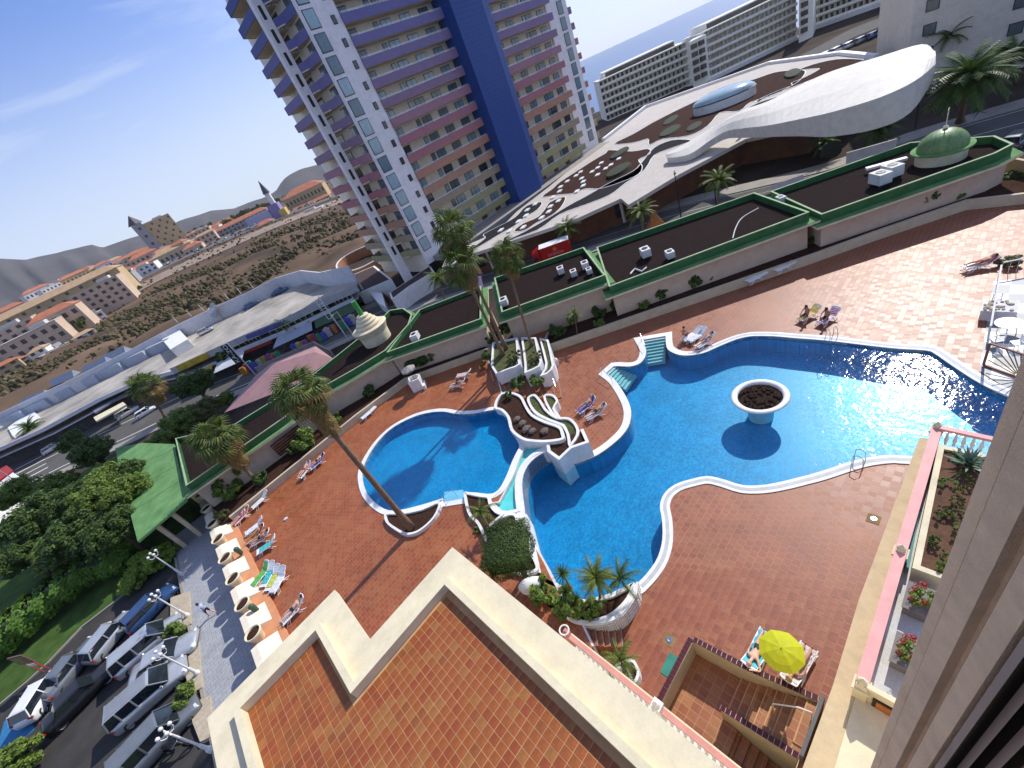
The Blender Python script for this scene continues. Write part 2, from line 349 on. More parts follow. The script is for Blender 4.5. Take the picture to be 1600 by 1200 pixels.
# terrain lofted through contour lines given by image column, row and distance
def respl(L_, cols):
    out = []
    for c in cols:
        for i in range(len(L_)-1):
            if L_[i][0] <= c <= L_[i+1][0] or i == len(L_)-2:
                a, b = L_[i], L_[i+1]; u = (c-a[0])/(b[0]-a[0]); out.append(GR(c, a[1]+(b[1]-a[1])*u, a[2]+(b[2]-a[2])*u)); break
    return out
def noise2(x, y): return math.sin(x*1.7+3*math.sin(y*.9))+math.sin(y*2.1+2*math.sin(x*1.3))*.7+math.sin((x+y)*3.3)*.4
TL = [[(-260, 742, 190), (0, 640, 182), (150, 580, 176), (275, 520, 172), (385, 472, 160), (470, 436, 146), (560, 415, 150), (640, 400, 160)],
      [(-260, 742, 215), (0, 630, 215), (150, 560, 210), (275, 505, 200), (385, 452, 190), (470, 415, 180), (560, 380, 175), (640, 360, 180)],
      [(-260, 705, 270), (0, 600, 270), (150, 530, 260), (280, 465, 255), (400, 412, 245), (480, 375, 240), (560, 350, 240), (640, 320, 240)],
      [(-260, 690, 330), (0, 572, 330), (100, 530, 330), (180, 490, 330), (250, 450, 330), (330, 412, 330), (430, 365, 330), (520, 332, 330), (640, 288, 330)],
      [(-260, 650, 480), (0, 545, 480), (100, 488, 480), (200, 440, 480), (300, 392, 480), (400, 352, 480), (500, 312, 480), (640, 260, 480)],
      [(-260, 620, 700), (0, 512, 700), (100, 462, 700), (200, 415, 700), (300, 374, 700), (400, 333, 700), (500, 300, 700), (640, 245, 700)],
      [(-260, 590, 1100), (0, 484, 1100), (90, 441, 1100), (180, 404, 1100), (240, 386, 1100), (330, 353, 1100), (430, 312, 1100), (470, 295, 1100), (520, 285, 1100), (640, 240, 1100)],
      [(-260, 640, 1500), (0, 530, 1500), (200, 440, 1500), (430, 330, 1500), (640, 260, 1500)]]
cols = [-260+i*10 for i in range(91)]
rows = [respl(t_, cols) for t_ in TL]
for q in rows[0]: q.z = -3.02
g = MB()
g.prism([(-260, -90), (330, -90), (300, 30), (262, 66), (232, 92), (205, 150), (170, 175)]+[(q.x, q.y) for q in rows[0][::-1]]+[(-270, 150)], -3.4, -3.02, flat=True)
struct('ground', g, mat('lava_ground', (.06, .046, .038), .95, .35, .12, .6, bscale=2, spec=.05))
g = MB(); SUB = 7; grid = []
for j in range(len(rows)-1):
    for k in range(SUB):
        u = k/SUB; rr_ = []
        for i in range(len(cols)):
            q = rows[j][i].lerp(rows[j+1][i], u); amp = 0.0 if (j == 0 and k == 0) else (1.3 if j < 3 else 1.0+j*.3)
            if j in (1, 2): amp = 1.7
            q.z += amp*noise2(q.x*.05, q.y*.05)*.6*(0 if j == 3 else (.4 if j == 4 else 1)); rr_.append(q)
        grid.append(rr_)
grid.append(rows[-1]); nc = len(cols)
vs = [v for r_ in grid for v in r_]; fs = [(a*nc+b+1, a*nc+b, (a+1)*nc+b, (a+1)*nc+b+1) for a in range(len(grid)-1) for b in range(nc-1)]
fs = [f[::-1] for f in fs]
g.add(vs, fs); struct('terrain', g, SCRUB, smooth=True)
def terr(c, j, u):                          # a point on the terrain: column, contour, fraction
    L1, L2 = respl(TL[j], [c])[0], respl(TL[j+1], [c])[0]; return L1.lerp(L2, u)
# mountains
MT = mat('mountain_rock', (.075, .068, .07), .95, .25, .003, .5, bscale=.02, spec=.02)
RG = [(-300, 500), (-120, 440), (0, 404), (20, 405), (40, 406), (60, 401), (75, 398), (90, 395), (100, 392), (118, 388), (130, 385), (143, 382), (160, 387), (180, 380), (200, 373), (225, 366), (240, 362), (265, 352), (285, 343), (310, 336), (330, 329), (365, 326), (392, 315), (412, 309), (424, 303), (432, 297), (441, 282), (452, 273), (470, 264), (490, 259), (520, 250), (560, 240), (600, 235), (640, 240)]
g = MB(); vs = []
prof = [(0.0, 5200, 0.0), (.45, 4700, .55), (1.0, 4300, 1.0), (.8, 3900, .72), (.5, 3500, .42), (.28, 3100, .2), (.0, 2500, .0)]
mc = [-300+i*6 for i in range(157)]
for c in mc:
    for i in range(len(RG)-1):
        if RG[i][0] <= c <= RG[i+1][0]: u = (c-RG[i][0])/(RG[i+1][0]-RG[i][0]); y = RG[i][1]+(RG[i+1][1]-RG[i][1])*u; break
    top = GR(c, y, 4300)
    for k, (hh, r_, f_) in enumerate(prof):
        d = Vector((top.x, top.y)).normalized()*r_; zz = -50+(top.z+50)*f_
        if 0 < f_ < 1: zz += (top.z+50)*.035*noise2(c*.07+k, k*2.1)
        vs.append(Vector((d.x, d.y, zz)))
K = len(prof); fs = [(a*K+b, a*K+b+1, (a+1)*K+b+1, (a+1)*K+b) for a in range(len(mc)-1) for b in range(K-1)]
g.add(vs, fs); struct('mountains', g, MT, smooth=True)
# scrub bushes in the ravine
g = MB()
for i in range(7500):
    c = U(-60, 560); j = random.choice([1, 1, 2, 2, 2, 3, 5]); q = terr(c, j, rnd()); s_ = U(.4, 1.5)**1.3*(1 if j < 4 else 2.2)
    if noise2(q.x*.03, q.y*.03) < -.3 and rnd() < .7: continue
    o_ = [(math.cos(a)*s_*U(.6, 1.1), math.sin(a)*s_*U(.6, 1.1)) for a in (0, 1.26, 2.5, 3.8, 5.0)]
    b_ = [q+Vector((x, y, -.4)) for x, y in o_]; t_ = [q+Vector((x*.6+U(-.2, .2), y*.6, s_*U(.5, .8))) for x, y in o_]
    g.add(b_+t_+[q+Vector((0, 0, s_*.95))], [(k, (k+1) % 5, 5+(k+1) % 5, 5+k) for k in range(5)]+[(5+k, 5+(k+1) % 5, 10) for k in range(5)])
o = g.build('scrub_bushes', mat('dry_scrub', (.05, .05, .025), .95, .4, .5, island=True, col2=(.15, .12, .065), spec=.05)); tag(o, 'dry brown and olive scrub bushes covering the ravine', 'scrub', kind='stuff')
# dirt road along the ravine
def strip(name, A, B, m, dz=0, label=None):
    g = MB(); n = len(A); g.add([Vector(a)+Vector((0, 0, dz)) for a in A]+[Vector(b)+Vector((0, 0, dz)) for b in B], [(i, i+1, n+i+1, n+i) for i in range(n-1)]); return struct(name, g, m, label)
DIRT = mat('pale_dirt', (.27, .2, .15), .95, .2, .1, .2)
cc = list(range(180, 560, 10)); strip('dirt_road', [terr(c, 3, .25)+Vector((0, 0, .35)) for c in cc], [terr(c, 3, .55)+Vector((0, 0, .35)) for c in cc], DIRT)
cc = list(range(150, 560, 10)); strip('far_car_park', [terr(c, 3, .72)+Vector((0, 0, .35)) for c in cc], [terr(c, 4, .08)+Vector((0, 0, .35)) for c in cc], mat('far_tarmac', (.13, .12, .12), .9, .1))
# ================================================================ street
near = px([(-60, 812), (0, 785), (100, 733), (200, 688), (300, 640), (400, 598), (470, 562), (560, 520), (640, 482), (780, 440), (930, 385), (1100, 335), (1250, 300), (1400, 262), (1600, 215), (1800, 170)], -3)
far = px([(-60, 758), (0, 728), (80, 690), (150, 658), (265, 605), (350, 573), (430, 543), (525, 505), (600, 472), (700, 435), (780, 412), (930, 362), (1040, 328), (1290, 268), (1440, 215), (1700, 140)], -3)
nr = smooth(near, 4, False); fr = smooth(far, 4, False)
strip('street', [(a.x, a.y, -2.99) for a in nr], [(a.x, a.y, -2.99) for a in fr], ASPH2)
def mid(A, B, u): return [Vector((a.x+(b.x-a.x)*u, a.y+(b.y-a.y)*u)) for a, b in zip(A, B)]
PW = mat('road_marking', (.7, .7, .68), .7, .05)
for nm, u in (('centre_line', .5), ('edge_line', .08), ('edge_line', .93)):
    c = mid(nr, fr, u); w_ = mid(nr, fr, u+.012)
    strip(nm, [(a.x, a.y, -2.985) for a in c], [(a.x, a.y, -2.985) for a in w_], PW)
# pavements, raised 12 cm with a kerb face
g = MB(); g.ribbon(fr, -3.0, -2.87, 3.2, side=1); struct('pavement_far', g, PAVE)
g = MB(); g.ribbon(nr, -3.0, -2.87, 2.4, side=-1); struct('pavement_near', g, PAVE)
for k in range(4):                           # zebra bars at the left end of the street
    a, b = G(24+k*3, 734-0+k*6, -2.98), G(66+k*3, 712+k*6, -2.98)
    g = MB(); g.beam(a, b, .45, .008); struct('crossing_bar', g, PW)
# ================================================================ pools
mainw = crop([(570, 325), (720, 300), (722, 345), (735, 385), (790, 414), (860, 422), (960, 405), (1060, 362), (1160, 322), (1240, 303), (1300, 300), (1400, 302)], 860, 450, 4)
mainw += crop([(180, 514), (380, 530), (760, 575), (980, 590), (1040, 610), (1120, 665), (1280, 770), (1430, 850)], 1200, 400, 4) + [(1600, 632), (1660, 668), (1650, 700), (1560, 716)]
mainw += crop([(340, 225), (280, 222), (210, 230), (150, 245), (60, 275), (0, 291)], 1250, 600, 2) + [(1220, 753), (1190, 758), (1160, 758), (1130, 749), (1105, 744)]
mainw += crop([(1600, 75), (1500, 108), (1432, 165), (1405, 240), (1418, 330), (1420, 450), (1392, 560), (1335, 650), (1265, 725)], 680, 730, 4)
mainw += [(978, 922, .3), (955, 929, .5), (912, 938, .5), (880, 917, .5), (855, 902, .5), (842, 887, .5), (838, 862, .6), (832, 835, .8), (823, 812, .9), (820, 795, 1.0), (816, 757, 1.0), (821, 735, 1.0), (835, 717, 1.0), (858, 705, 1.0)]
mainw += crop([(80, 1112, 0), (170, 1093), (300, 1040), (420, 950), (486, 870), (505, 790), (492, 720), (450, 640)], 860, 450, 4)
mainw += crop([(400, 572), (348, 532), (395, 490), (425, 488), (500, 490), (560, 470), (592, 430), (597, 375)], 860, 450, 4)
MW = px(mainw, 0.03)
MZ = [q[2] if len(q) > 2 else 0.0 for q in mainw]
# corners of the two stair notches stay sharp: smooth only between them
def smpath(P, sharp, k=3):
    n = len(P); out = []
    for i in range(n):
        a, b, c, d = P[(i-1) % n], P[i], P[(i+1) % n], P[(i+2) % n]
        if i in sharp: a = b
        if (i+1) % n in sharp: d = c
        for t in range(k):
            u = t/k; out.append(0.5*((2*b)+(c-a)*u+(2*a-5*b+4*c-d)*u*u+(3*b-a-3*c+d)*u**3))
    return out
ns = len(mainw); sharp = {0, 1, ns-7, ns-6}
P2 = lambda L_: [Vector((q[0], q[1])) for q in L_]
MS = smpath([Vector((a.x, a.y, z_)) for a, z_ in zip(MW, MZ)], sharp, 3)
MSZ = [max(0.0, min(1.0, q.z)) for q in MS]; MS = P2(MS)
if area(MS) < 0: MS = MS[::-1]; MSZ = MSZ[::-1]
POOLT = tilemat('blue_tiles_painted_shimmer', [(.000, .14, .34), (.000, .215, .46), (.000, .275, .55), (.002, .37, .66)], .16, .12, (.0, .21, .46), .006, .4, patch=.45, bump=.1)
# mixed tile blues, their contrast painted in to imitate light shimmering through water
WAT = watermat('pool_water', (.72, .96, .99), 1.1, .8, .045, .07)
WAT2 = watermat('still_pool_water', (.72, .96, .99), 1.6, .3, .018)
COPE = mat('white_coping', (.74, .74, .73), .6, .05, 1.0, .08)
def pool(nm, label, P, ztop, depth, wat, cw, watlabel, zz=None):
    t = thing(nm, (P[0].x, P[0].y, ztop), label, 'swimming pool')
    zb = ztop-depth; g = MB(); n = len(P)
    Q = P if area(P) > 0 else P[::-1]
    zz = zz or [0]*n
    for i in range(n):
        j = (i+1) % n; a, b = Q[i], Q[j]; g.add([(a.x, a.y, zb), (b.x, b.y, zb), (b.x, b.y, ztop+zz[j]-.01), (a.x, a.y, ztop+zz[i]-.01)], [(3, 2, 1, 0)])
    g.build('pool_wall', POOLT, t)
    g = MB(); g.prism(P, zb-1, zb, flat=True); g.build('pool_floor', POOLT, t)
    g = MB(); g.ribbon(Q, [ztop-.25]*n, [ztop+.05+z_ for z_ in zz], cw, closed=True, side=-1); g.build('coping', COPE, t)
    g = MB(); g.prism(inset(Q, .004), 0, ztop-.14, flat=True); o = g.build('pool_water', wat, t); o['kind'] = 'stuff'; o['label'] = watlabel
    return t
POOL1 = pool('swimming_pool', 'large free-form blue pool with white coping beside the island planter', MS, 0.0, 1.5, WAT, .55, 'rippled blue water with sun glitter', MSZ)
smw = crop([(1040, 366), (980, 366), (880, 385), (780, 388), (690, 373), (600, 380), (500, 408), (380, 470), (290, 552), (222, 650), (187, 735), (188, 805), (213, 880), (275, 950), (350, 990), (440, 985), (560, 955), (690, 915), (690, 940), (820, 918), (822, 876), (900, 880), (990, 887), (1050, 850), (1100, 765), (1130, 680), (1165, 600), (1150, 550), (1108, 490), (1085, 410)], 520, 550, 4)
SS = smpath(P2(px(smw, 1.02)), {17, 18, 19, 20}, 3)
POOL2 = pool('swimming_pool', 'smaller rounded blue pool crossed by palm tree shadows', SS, 1.0, .9, WAT2, .42, 'calm blue water')
CH = smpath(P2(px(crop([(1200, 592), (1330, 592), (1335, 612), (1262, 635), (1190, 700), (1150, 790), (1140, 880), (1150, 985), (1060, 995), (985, 930), (1055, 870), (1105, 780), (1140, 690), (1180, 610)], 520, 550, 4), 1.0)), {0, 1, 7}, 3)
CYT = mat('pale_turquoise_plaster', (.22, .66, .62), .5, .1, 1)
t = thing('water_channel', (CH[0].x, CH[0].y, 1), 'shallow turquoise overflow channel curving between the two pools', 'channel')
g = MB(); g.prism(CH, .5, .72); g.build('channel_floor', CYT, t)
Q = CH if area(CH) > 0 else CH[::-1]
g = MB(); g.ribbon(Q, .0, 1.08, .24, closed=True, side=-1); g.build('channel_rim', COPE, t)
g = MB(); g.prism(inset(Q, .004), 0, .86, flat=True); o = g.build('channel_water', WAT2, t); o['kind'] = 'stuff'
GUT = mat('grey_gutter', (.46, .48, .49), .6, .08, 3)
Qg = MS if area(MS) > 0 else MS[::-1]
ok_ = [q.y < 15.5 and q.x > 5 for q in Qg]; run = []
for i in range(2*len(Qg)):
    if ok_[i % len(Qg)] and not (i >= len(Qg) and not run): run.append(Qg[i % len(Qg)])
    elif run:
        if len(run) > 12: break
        run = []
if len(run) > 12:
    oA = offs(run, -.17); g = MB(); g.ribbon(oA, .05, .056, .2, side=-1); g.build('gutter', GUT, POOL1)
# steps inside the pools
def steps_in(t, A, B, C_, D, n, z0, dz, m):    # from edge A-B down to C-D
    for i in range(n):
        u, v = i/n, (i+1)/n; g = MB(); p_ = [A.lerp(C_, u), B.lerp(D, u), B.lerp(D, v), A.lerp(C_, v)]
        g.prism(p_, z0-(i+1)*dz-.25, z0-(i+.4)*dz); g.build('pool_step', m, t)
STEPM = mat('pale_step_tiles', (.36, .52, .50), .6, .1, 2)
c4 = lambda x, y, zz=0: G(860+x/4, 450+y/4, zz)
steps_in(POOL1, c4(570, 325), c4(720, 300), c4(600, 470, -.9), c4(715, 450, -.9), 8, .0, .13, STEPM)
steps_in(POOL1, c4(348, 532), c4(395, 490), c4(470, 640, -.9), c4(535, 545, -.9), 7, .0, .13, STEPM)
c5 = lambda x, y, zz=1: G(520+x/4, 550+y/4, zz)
steps_in(POOL2, c5(688, 942), c5(820, 918), c5(700, 880, .3), c5(815, 865, .3), 4, .84, .13, mat('blue_white_steps', (.35, .55, .72), .5, .1))
# ================================================================ decks
DR = [(2.2, -7), (57, -7), (55.5, 0), (51.4, 4.2), (46.2, 9.4), (42.9, 12.6), (25.2, 30.3), (17, 34), (5, 24), (1.6, 17)]
WELL = [(6.42, 5.9), (6.62, 3.7), (7.08, 1.3), (3.0, 1.3), (2.6, 5.92)]
Qm = inset(MS, -.2)
g = MB(); g.holed([DR, Qm, WELL], 0.0); struct('pool_deck', g, TILE, 'terracotta tiled sun deck around the large pool')
dl = px([(862, 503), (838, 560), (775, 586), (783, 614), (800, 640), (836, 688), (814, 702), (801, 730), (792, 760), (779, 783), (768, 785), (786, 802), (802, 812), (822, 840), (836, 855), (850, 880), (862, 905), (886, 950), (905, 968), (925, 1010)], 1.0)
DL = P2(dl)+[Vector(q) for q in [(1.9, 8.0), (-7.2, 8.0), (-7.2, 43.4), (14.2, 42.6), (21.6, 35.4)]]
a_ = inset(SS if area(SS) > 0 else SS[::-1], -.2)
g = MB(); g.holed([DL, a_], 1.0); struct('upper_deck', g, TILEL, 'terracotta tiled sun deck around the smaller pool')
g = MB(); g.ribbon(DL[:20], .0, .998, .1, side=-1 if area(DL) > 0 else 1); struct('upper_deck_edge', g, OFFW)
g = MB(); g.prism([(-7.25, 8.0), (-7.15, 8.0), (-7.15, 43.4), (-7.25, 43.4)], -.2, .99); struct('upper_deck_wall', g, CREAM)
# flights of steps between the decks (treads)
def flight(A, B, C_, D, n, z0, z1, nm, lab, grp):
    t = thing(nm, A.lerp(D, .5), lab, 'steps', group=grp)
    for i in range(n):
        u, v = i/n, (i+1)/n; zz = z0+(z1-z0)*(i+1)/(n+1)
        g = MB(); g.prism([A.lerp(C_, u), B.lerp(D, u), B.lerp(D, v), A.lerp(C_, v)], 0.004, zz); g.build('step', TILEL, t)
        g = MB(); g.beam(A.lerp(C_, v)+Vector((0, 0, zz-A.lerp(C_, v).z+.0)), B.lerp(D, v)+Vector((0, 0, zz-B.lerp(D, v).z)), .05, .03); g.build('nosing', PAVE, t)
flight(G(773, 588, 1), G(786, 622, 1), G(872, 591, 0), G(878, 622, 0), 10, 1, 0, 'outdoor_steps', 'brick red steps below the three white terraced planters', None)
flight(G(893, 958, 1), G(905, 1008, 1), G(968, 950, 0), G(974, 1012, 0), 7, 1, 0, 'outdoor_steps', 'shaded brown steps beside the white latticed planter wall', None)
# near deck tiles as geometry
def nearest(Ls, n):
    Ls.sort(key=lambda q: (Vector((q[0], q[1], 0))-Vector((0, 0, H))).length); return Ls[:n], Ls[n:]
def inview(p, m=20):
    q = WM.transposed() @ (Vector(p)-Vector((0, 0, H)))
    if q.z <= 0: return False
    x, y = 800+FPX*q.x/q.z, 600+FPX*q.y/q.z; return -m < x < 1600+m and -m < y < 1200+m
# ================================================================ planters
def planter(name, label, P, z0, z1, w, soil=SOIL, rim=COPE, sdrop=.15, cat='planter', taper=None):
    P = P2(P); P = P if area(P) > 0 else P[::-1]
    t = thing(name, (P[0].x, P[0].y, z0), label, cat)
    g = MB(); g.ribbon(P, z0, z1, w, closed=True, side=1); g.build('planter_wall', rim, t)
    g = MB(); g.prism(inset(P, w*.9), z0, z1-sdrop); g.build('soil', soil, t)
    return t, inset(P, w*1.2)
c6 = lambda L_, z_: px(crop(L_, 520, 550, 4), z_)
GS = mat('grassy_soil', (.10, .075, .03), .95, .5, 2.5, .8, bscale=25, col2=(.09, .12, .03))
PLS = {}
PLS['low'] = planter('curved_planter', 'dark soil planter with five boulders beside the smaller pool', smooth(c6([(1010, 350), (1018, 300), (1055, 255), (1120, 250), (1180, 275), (1210, 330), (1250, 388), (1330, 430), (1420, 462), (1442, 505), (1440, 545), (1340, 562), (1250, 560), (1180, 545), (1112, 490), (1090, 410), (1050, 365)], 1.55), 3), .9, 1.55, .22)
PLS['mid'] = planter('curved_planter', 'grassy middle planter curving behind the boulder planter', smooth(c6([(1215, 285), (1260, 262), (1300, 300), (1335, 355), (1400, 402), (1480, 410), (1530, 460), (1535, 520), (1478, 592), (1462, 520), (1440, 470), (1420, 455), (1330, 420), (1262, 380), (1225, 330)], 1.35), 3), .05, 1.35, .2, GS)
PLS['sm'] = planter('curved_planter', 'small grassy planter at the foot of the red steps', smooth(c6([(1315, 275), (1370, 262), (1408, 300), (1385, 350), (1420, 400), (1395, 410), (1350, 360)], .95), 3), .05, .95, .18, GS)
# the tall white wall under the planters, dropping into the large pool
wl = px([(858, 690), (860, 704), (874, 714), (891, 698), (915, 690), (907, 672)], 1.35)
t = thing('pool_feature_wall', wl[0], 'tall white curved wall dropping from the planters into the large pool', 'wall')
g = MB(); g.ribbon(P2(wl), -1.4, 1.4, .22, side=-1); g.build('wall_face', COPE, t)
g = MB(); g.prism(P2(wl), -.2, 1.22); g.build('soil', SOIL, t)
PLS['palm'] = planter('curved_planter', 'wedge planter at the foot of the tall leaning palm', smooth(c6([(330, 1005), (440, 1000), (560, 975), (668, 932), (650, 1010), (592, 1080), (520, 1130), (450, 1140), (385, 1108), (330, 1062)], 1.3), 3), .95, 1.3, .16)
c7 = lambda L_, z_: px(crop(L_, 700, 740, 7.5), z_)
PLS['a'] = planter('curved_planter', 'brown soil planter with a small palm beside the pool steps', smooth(c7([(185, 222), (250, 218), (380, 245), (480, 262), (505, 350), (570, 430), (650, 475), (560, 560), (490, 635), (500, 790), (440, 800), (380, 670), (330, 575), (250, 500), (205, 380)], 1.35), 3), .95, 1.35, .18)
PLS['b'] = planter('curved_planter', 'triangular soil planter behind the square-clipped tree', smooth(c7([(650, 482), (800, 470), (830, 640), (870, 800), (1010, 960), (1060, 1120), (900, 1180), (700, 1130), (560, 980), (480, 640)], 1.25), 3), .9, 1.25, .18)
wp = px([(807, 804), (823, 803), (835, 850), (845, 895), (838, 893), (822, 868), (812, 836)], 1.1)
g = MB(); g.prism(P2(wp), -.2, 1.1); o = tag(g.build('pool_edge_wall', COPE), 'broad white sloping wall between the triangular planter and pool', 'wall')
c8 = lambda L_, z_: px(crop(L_, 680, 730, 4), z_)
LT = [(1240, 705), (1228, 790), (1170, 870), (1085, 935), (985, 965), (880, 968), (780, 915), (680, 845), (600, 790), (530, 730)]
LI = [(590, 690), (655, 655), (700, 700), (800, 750), (890, 815), (960, 825), (1100, 790)]
PLS['lat'] = planter('latticed_planter', 'boat-shaped planter with white pierced lattice wall above the shaded steps', smooth(c8(LT, 1.15), 3, False)+smooth(c8(LI, .95), 3, False), .3, 1.0, .2)
# lattice breeze blocks: ring tiles one by one along the outer wall
LW = smooth(c8([(1262, 735), (1250, 810), (1190, 905), (1110, 965), (1000, 988), (880, 975), (790, 925)], 1.0), 6, False)
t = thing('lattice_wall', LW[0].to_3d(), 'white pierced breeze-block screen around the boat-shaped planter', 'wall')
bm_ = MB()
for k in range(4):
    a = k*math.pi/2; bm_.box((math.cos(a)*.11, 0, math.sin(a)*.11), (.05 if k % 2 == 0 else .26, .09, .26 if k % 2 == 0 else .05))
bm_.box((0, 0, 0), (.07, .09, .07)); bk = bm_.build('breeze_block', COPE); bkm = bk.data; bpy.data.objects.remove(bk)
acc = 0
for i in range(len(LW)-1):
    a, b = LW[i], LW[i+1]; d = (b-a); ln = d.length; u = acc
    while u < ln:
        c = a+d*(u/ln); ang = math.atan2(d.y, d.x)
        for k in range(4):
            shot('breeze_block', bkm, t, Matrix.Translation(Vector((c.x, c.y, .17+k*.25))-t.location) @ Matrix.Rotation(ang, 4, 'Z'))
        u += .25
    acc = u-ln
g = MB(); g.ribbon(LW, 1.05, 1.13, .16, side=-1); g.build('cap', COPE, t)
# island planter in the large pool
ic = G(1187, 618, .45); t = thing('island_planter', (ic.x, ic.y, -1.5), 'round white island planter of black rocks in the large pool', 'planter')
g = MB(); g.lathe((ic.x, ic.y, 0), [(.75, -1.5), (.85, -.2), (1.3, .16), (1.64, .30), (1.72, .4), (1.65, .48), (1.42, .48), (1.32, .4), (1.3, .25)], 48); g.build('planter_bowl', COPE, t, smooth=True)
g = MB(); g.lathe((ic.x, ic.y, 0), [(1.33, .28), (.01, .32)], 32); g.build('soil', mat('black_lava', (.035, .022, .017), .95, .4, 4, .8, spec=.05), t)
rk = MB()
def rock(g, c, s, sq=.7):
    n = 7; o = len(g.v); rings = [(0.0, -.6), (.8, -.3), (1, .1), (.75, .55), (0.0, .8)]; g2 = []
    for r_, z_ in rings:
        for k in range(n): a = 2*math.pi*k/n; rr_ = r_*U(.75, 1.15)*s; g2.append((c[0]+math.cos(a)*rr_, c[1]+math.sin(a)*rr_*.8, c[2]+z_*s*sq))
    g.add(g2, [(i*n+k, i*n+(k+1) % n, (i+1)*n+(k+1) % n, (i+1)*n+k) for i in range(4) for k in range(n)])
for k in range(70):
    a, r_ = U(0, 6.28), 1.15*math.sqrt(rnd()); rock(rk, (ic.x+math.cos(a)*r_, ic.y+math.sin(a)*r_, .34), U(.08, .2))
o = rk.build('lava_rocks', mat('black_lava', (.035, .022, .017)), t); o['kind'] = 'stuff'
for i, (x, y) in enumerate([(1150, 425), (1188, 450), (1212, 487), (1250, 500), (1325, 500)]):
    g = MB(); q = c6([(x, y)], 1.45)[0]; rock(g, (q.x, q.y, 1.5), .38+.05*(i % 3))
    tag(g.build('boulder', mat('grey_boulder', (.13, .10, .09), .9, .3, 3, .5)), ['leftmost boulder in the dark curved planter', 'second boulder from the left in the dark curved planter', 'middle boulder in the dark curved planter', 'fourth boulder, darkest, in the dark curved planter', 'rightmost boulder standing apart in the dark curved planter'][i], 'boulder', 'boulders in the soil planter')
# three terraced planter boxes by the palms
c9 = lambda L_, z_: px(crop(L_, 740, 520, 8.572), z_)
T1 = planter('terraced_planter', 'left white terraced planter holding the two palm trunks', c9([(300, 552), (430, 500), (560, 455), (625, 415), (600, 250), (585, 60), (250, 130), (230, 440)], 2.3), .98, 2.3, .2, GS)
T2 = planter('terraced_planter', 'middle white terraced planter with a single palm', c9([(680, 540), (800, 490), (885, 445), (915, 380), (875, 250), (835, 60), (635, 60), (660, 250), (680, 420)], 2.1), .05, 2.1, .2, GS)
T3 = planter('terraced_planter', 'right white terraced planter closest to the litter bin', c9([(885, 580), (980, 550), (1050, 490), (1075, 430), (1040, 250), (1000, 90), (880, 70), (925, 250), (960, 400), (950, 480)], 1.6), .05, 1.6, .2, GS)
# ================================================================ planting bed along the long wall
curb = [(-7.2, 41.9), (7.0, 41.9), (13.2, 41.3), (20.6, 34.2)]; curb2 = [(23.3, 28.7), (37.0, 15.0), (41.2, 10.9), (45.0, 7.4), (50.0, 2.4), (50.6, -3)]
CURB = mat('cream_curb', (.55, .47, .33), .8, .08, 1)
g = MB(); g.ribbon(curb, .9, 1.75, .28, side=1); o = g.build('bed_wall', CURB); tag(o, 'low cream retaining wall of the planting bed beside the upper deck', 'wall')
g = MB(); g.ribbon(curb2, -.05, .85, .28, side=1); o = g.build('bed_wall', CURB); tag(o, 'low cream retaining wall of the planting bed beside the lower deck', 'wall')
BED = [(-8, 42.15), (7.2, 42.15), (13.4, 41.5), (20.8, 34.4), (20.8, 37), (15, 45.5), (-8, 46.2)]
g = MB(); g.prism(BED, .5, 1.6); struct('planting_bed', g, SOIL)
BED2 = [(21.0, 34.2), (23.4, 28.9), (37.2, 15.2), (41.4, 11.1), (45.2, 7.6), (50.2, 2.6), (50.8, -3), (56, -3), (53, 3), (45, 11.5), (24, 33)]
g = MB(); g.prism(BED2, -.3, .7); struct('planting_bed', g, SOIL)
# ================================================================ long low building with green-edged gravel roofs
WALLC = mat('buff_wall', (.55, .44, .33), .85, .06, .5, .08)
def groof(label, P, zs, zp, wall_in=.7, zb=-3.0, slab=.18, w=1.0, vis=None):
    # P: outer slab outline; slab at zs, a green-tiled upstand to zp and gravel inside
    P = P2(P); P = P if area(P) > 0 else P[::-1]
    t = thing('roofed_wing', (P[0].x, P[0].y, zb), label, 'building')
    g = MB(); g.prism(inset(P, wall_in), zb, zs-slab); g.build('wall', WALLC, t)
    g = MB(); g.ribbon(P, zs-slab, zs, w, closed=True); g.build('roof_slab', GREEN, t)
    g = MB(); g.ribbon(inset(P, -.012), zs-slab-.02, zs-.03, .01, closed=True); g.build('fascia', PALEC, t)
    I = inset(P, .62); n = len(I)
    g = MB(); J = inset(P, .95); K = inset(P, 1.25)
    g.ribbon(I, zs, zp, .14, closed=True); g.build('upstand', DKGREEN, t)
    g = MB(); g.ribbon(inset(P, .60), zp, zp+.05, .18, closed=True); g.build('coping', mat('pale_green_coping', (.33, .42, .26), .8, .12, .8, spec=.15), t)
    g = MB(); g.prism(inset(P, .74), zs-slab, zs+.15); g.build('gravel_roof', GRAVEL, t)
    return t, inset(P, 1.3)
S4, A4 = groof('right-hand roofed wing carrying the green dome', px([(1277, 356), (1565, 256), (1600, 238), (1564, 222), (1420, 232), (1190, 312)], 3.0), 3.0, 3.75)
S3, A3 = groof('long middle roofed wing with green edge above the lower deck', px([(946, 467), (1283, 343), (1184, 307), (926, 396)], 3.3), 3.3, 4.05)
S2, A2 = groof('short roofed wing with rooftop ducts in front of the red truck', px([(780, 504), (961, 440), (921, 390), (768, 442)], 4.0), 4.0, 4.7)
S1, A1 = groof('narrow roofed wing between the palm trunks and the round tower', px([(597, 566), (764, 507), (762, 448), (655, 489)], 4.2), 4.2, 4.8)
S0, A0 = groof('left roofed wing behind the leaning palm', px([(290, 778), (362, 727), (457, 660), (500, 622), (560, 588), (612, 556), (650, 512), (655, 494), (640, 484), (612, 488), (580, 520), (480, 600), (375, 665), (275, 690)], 4.3), 4.3, 4.95)
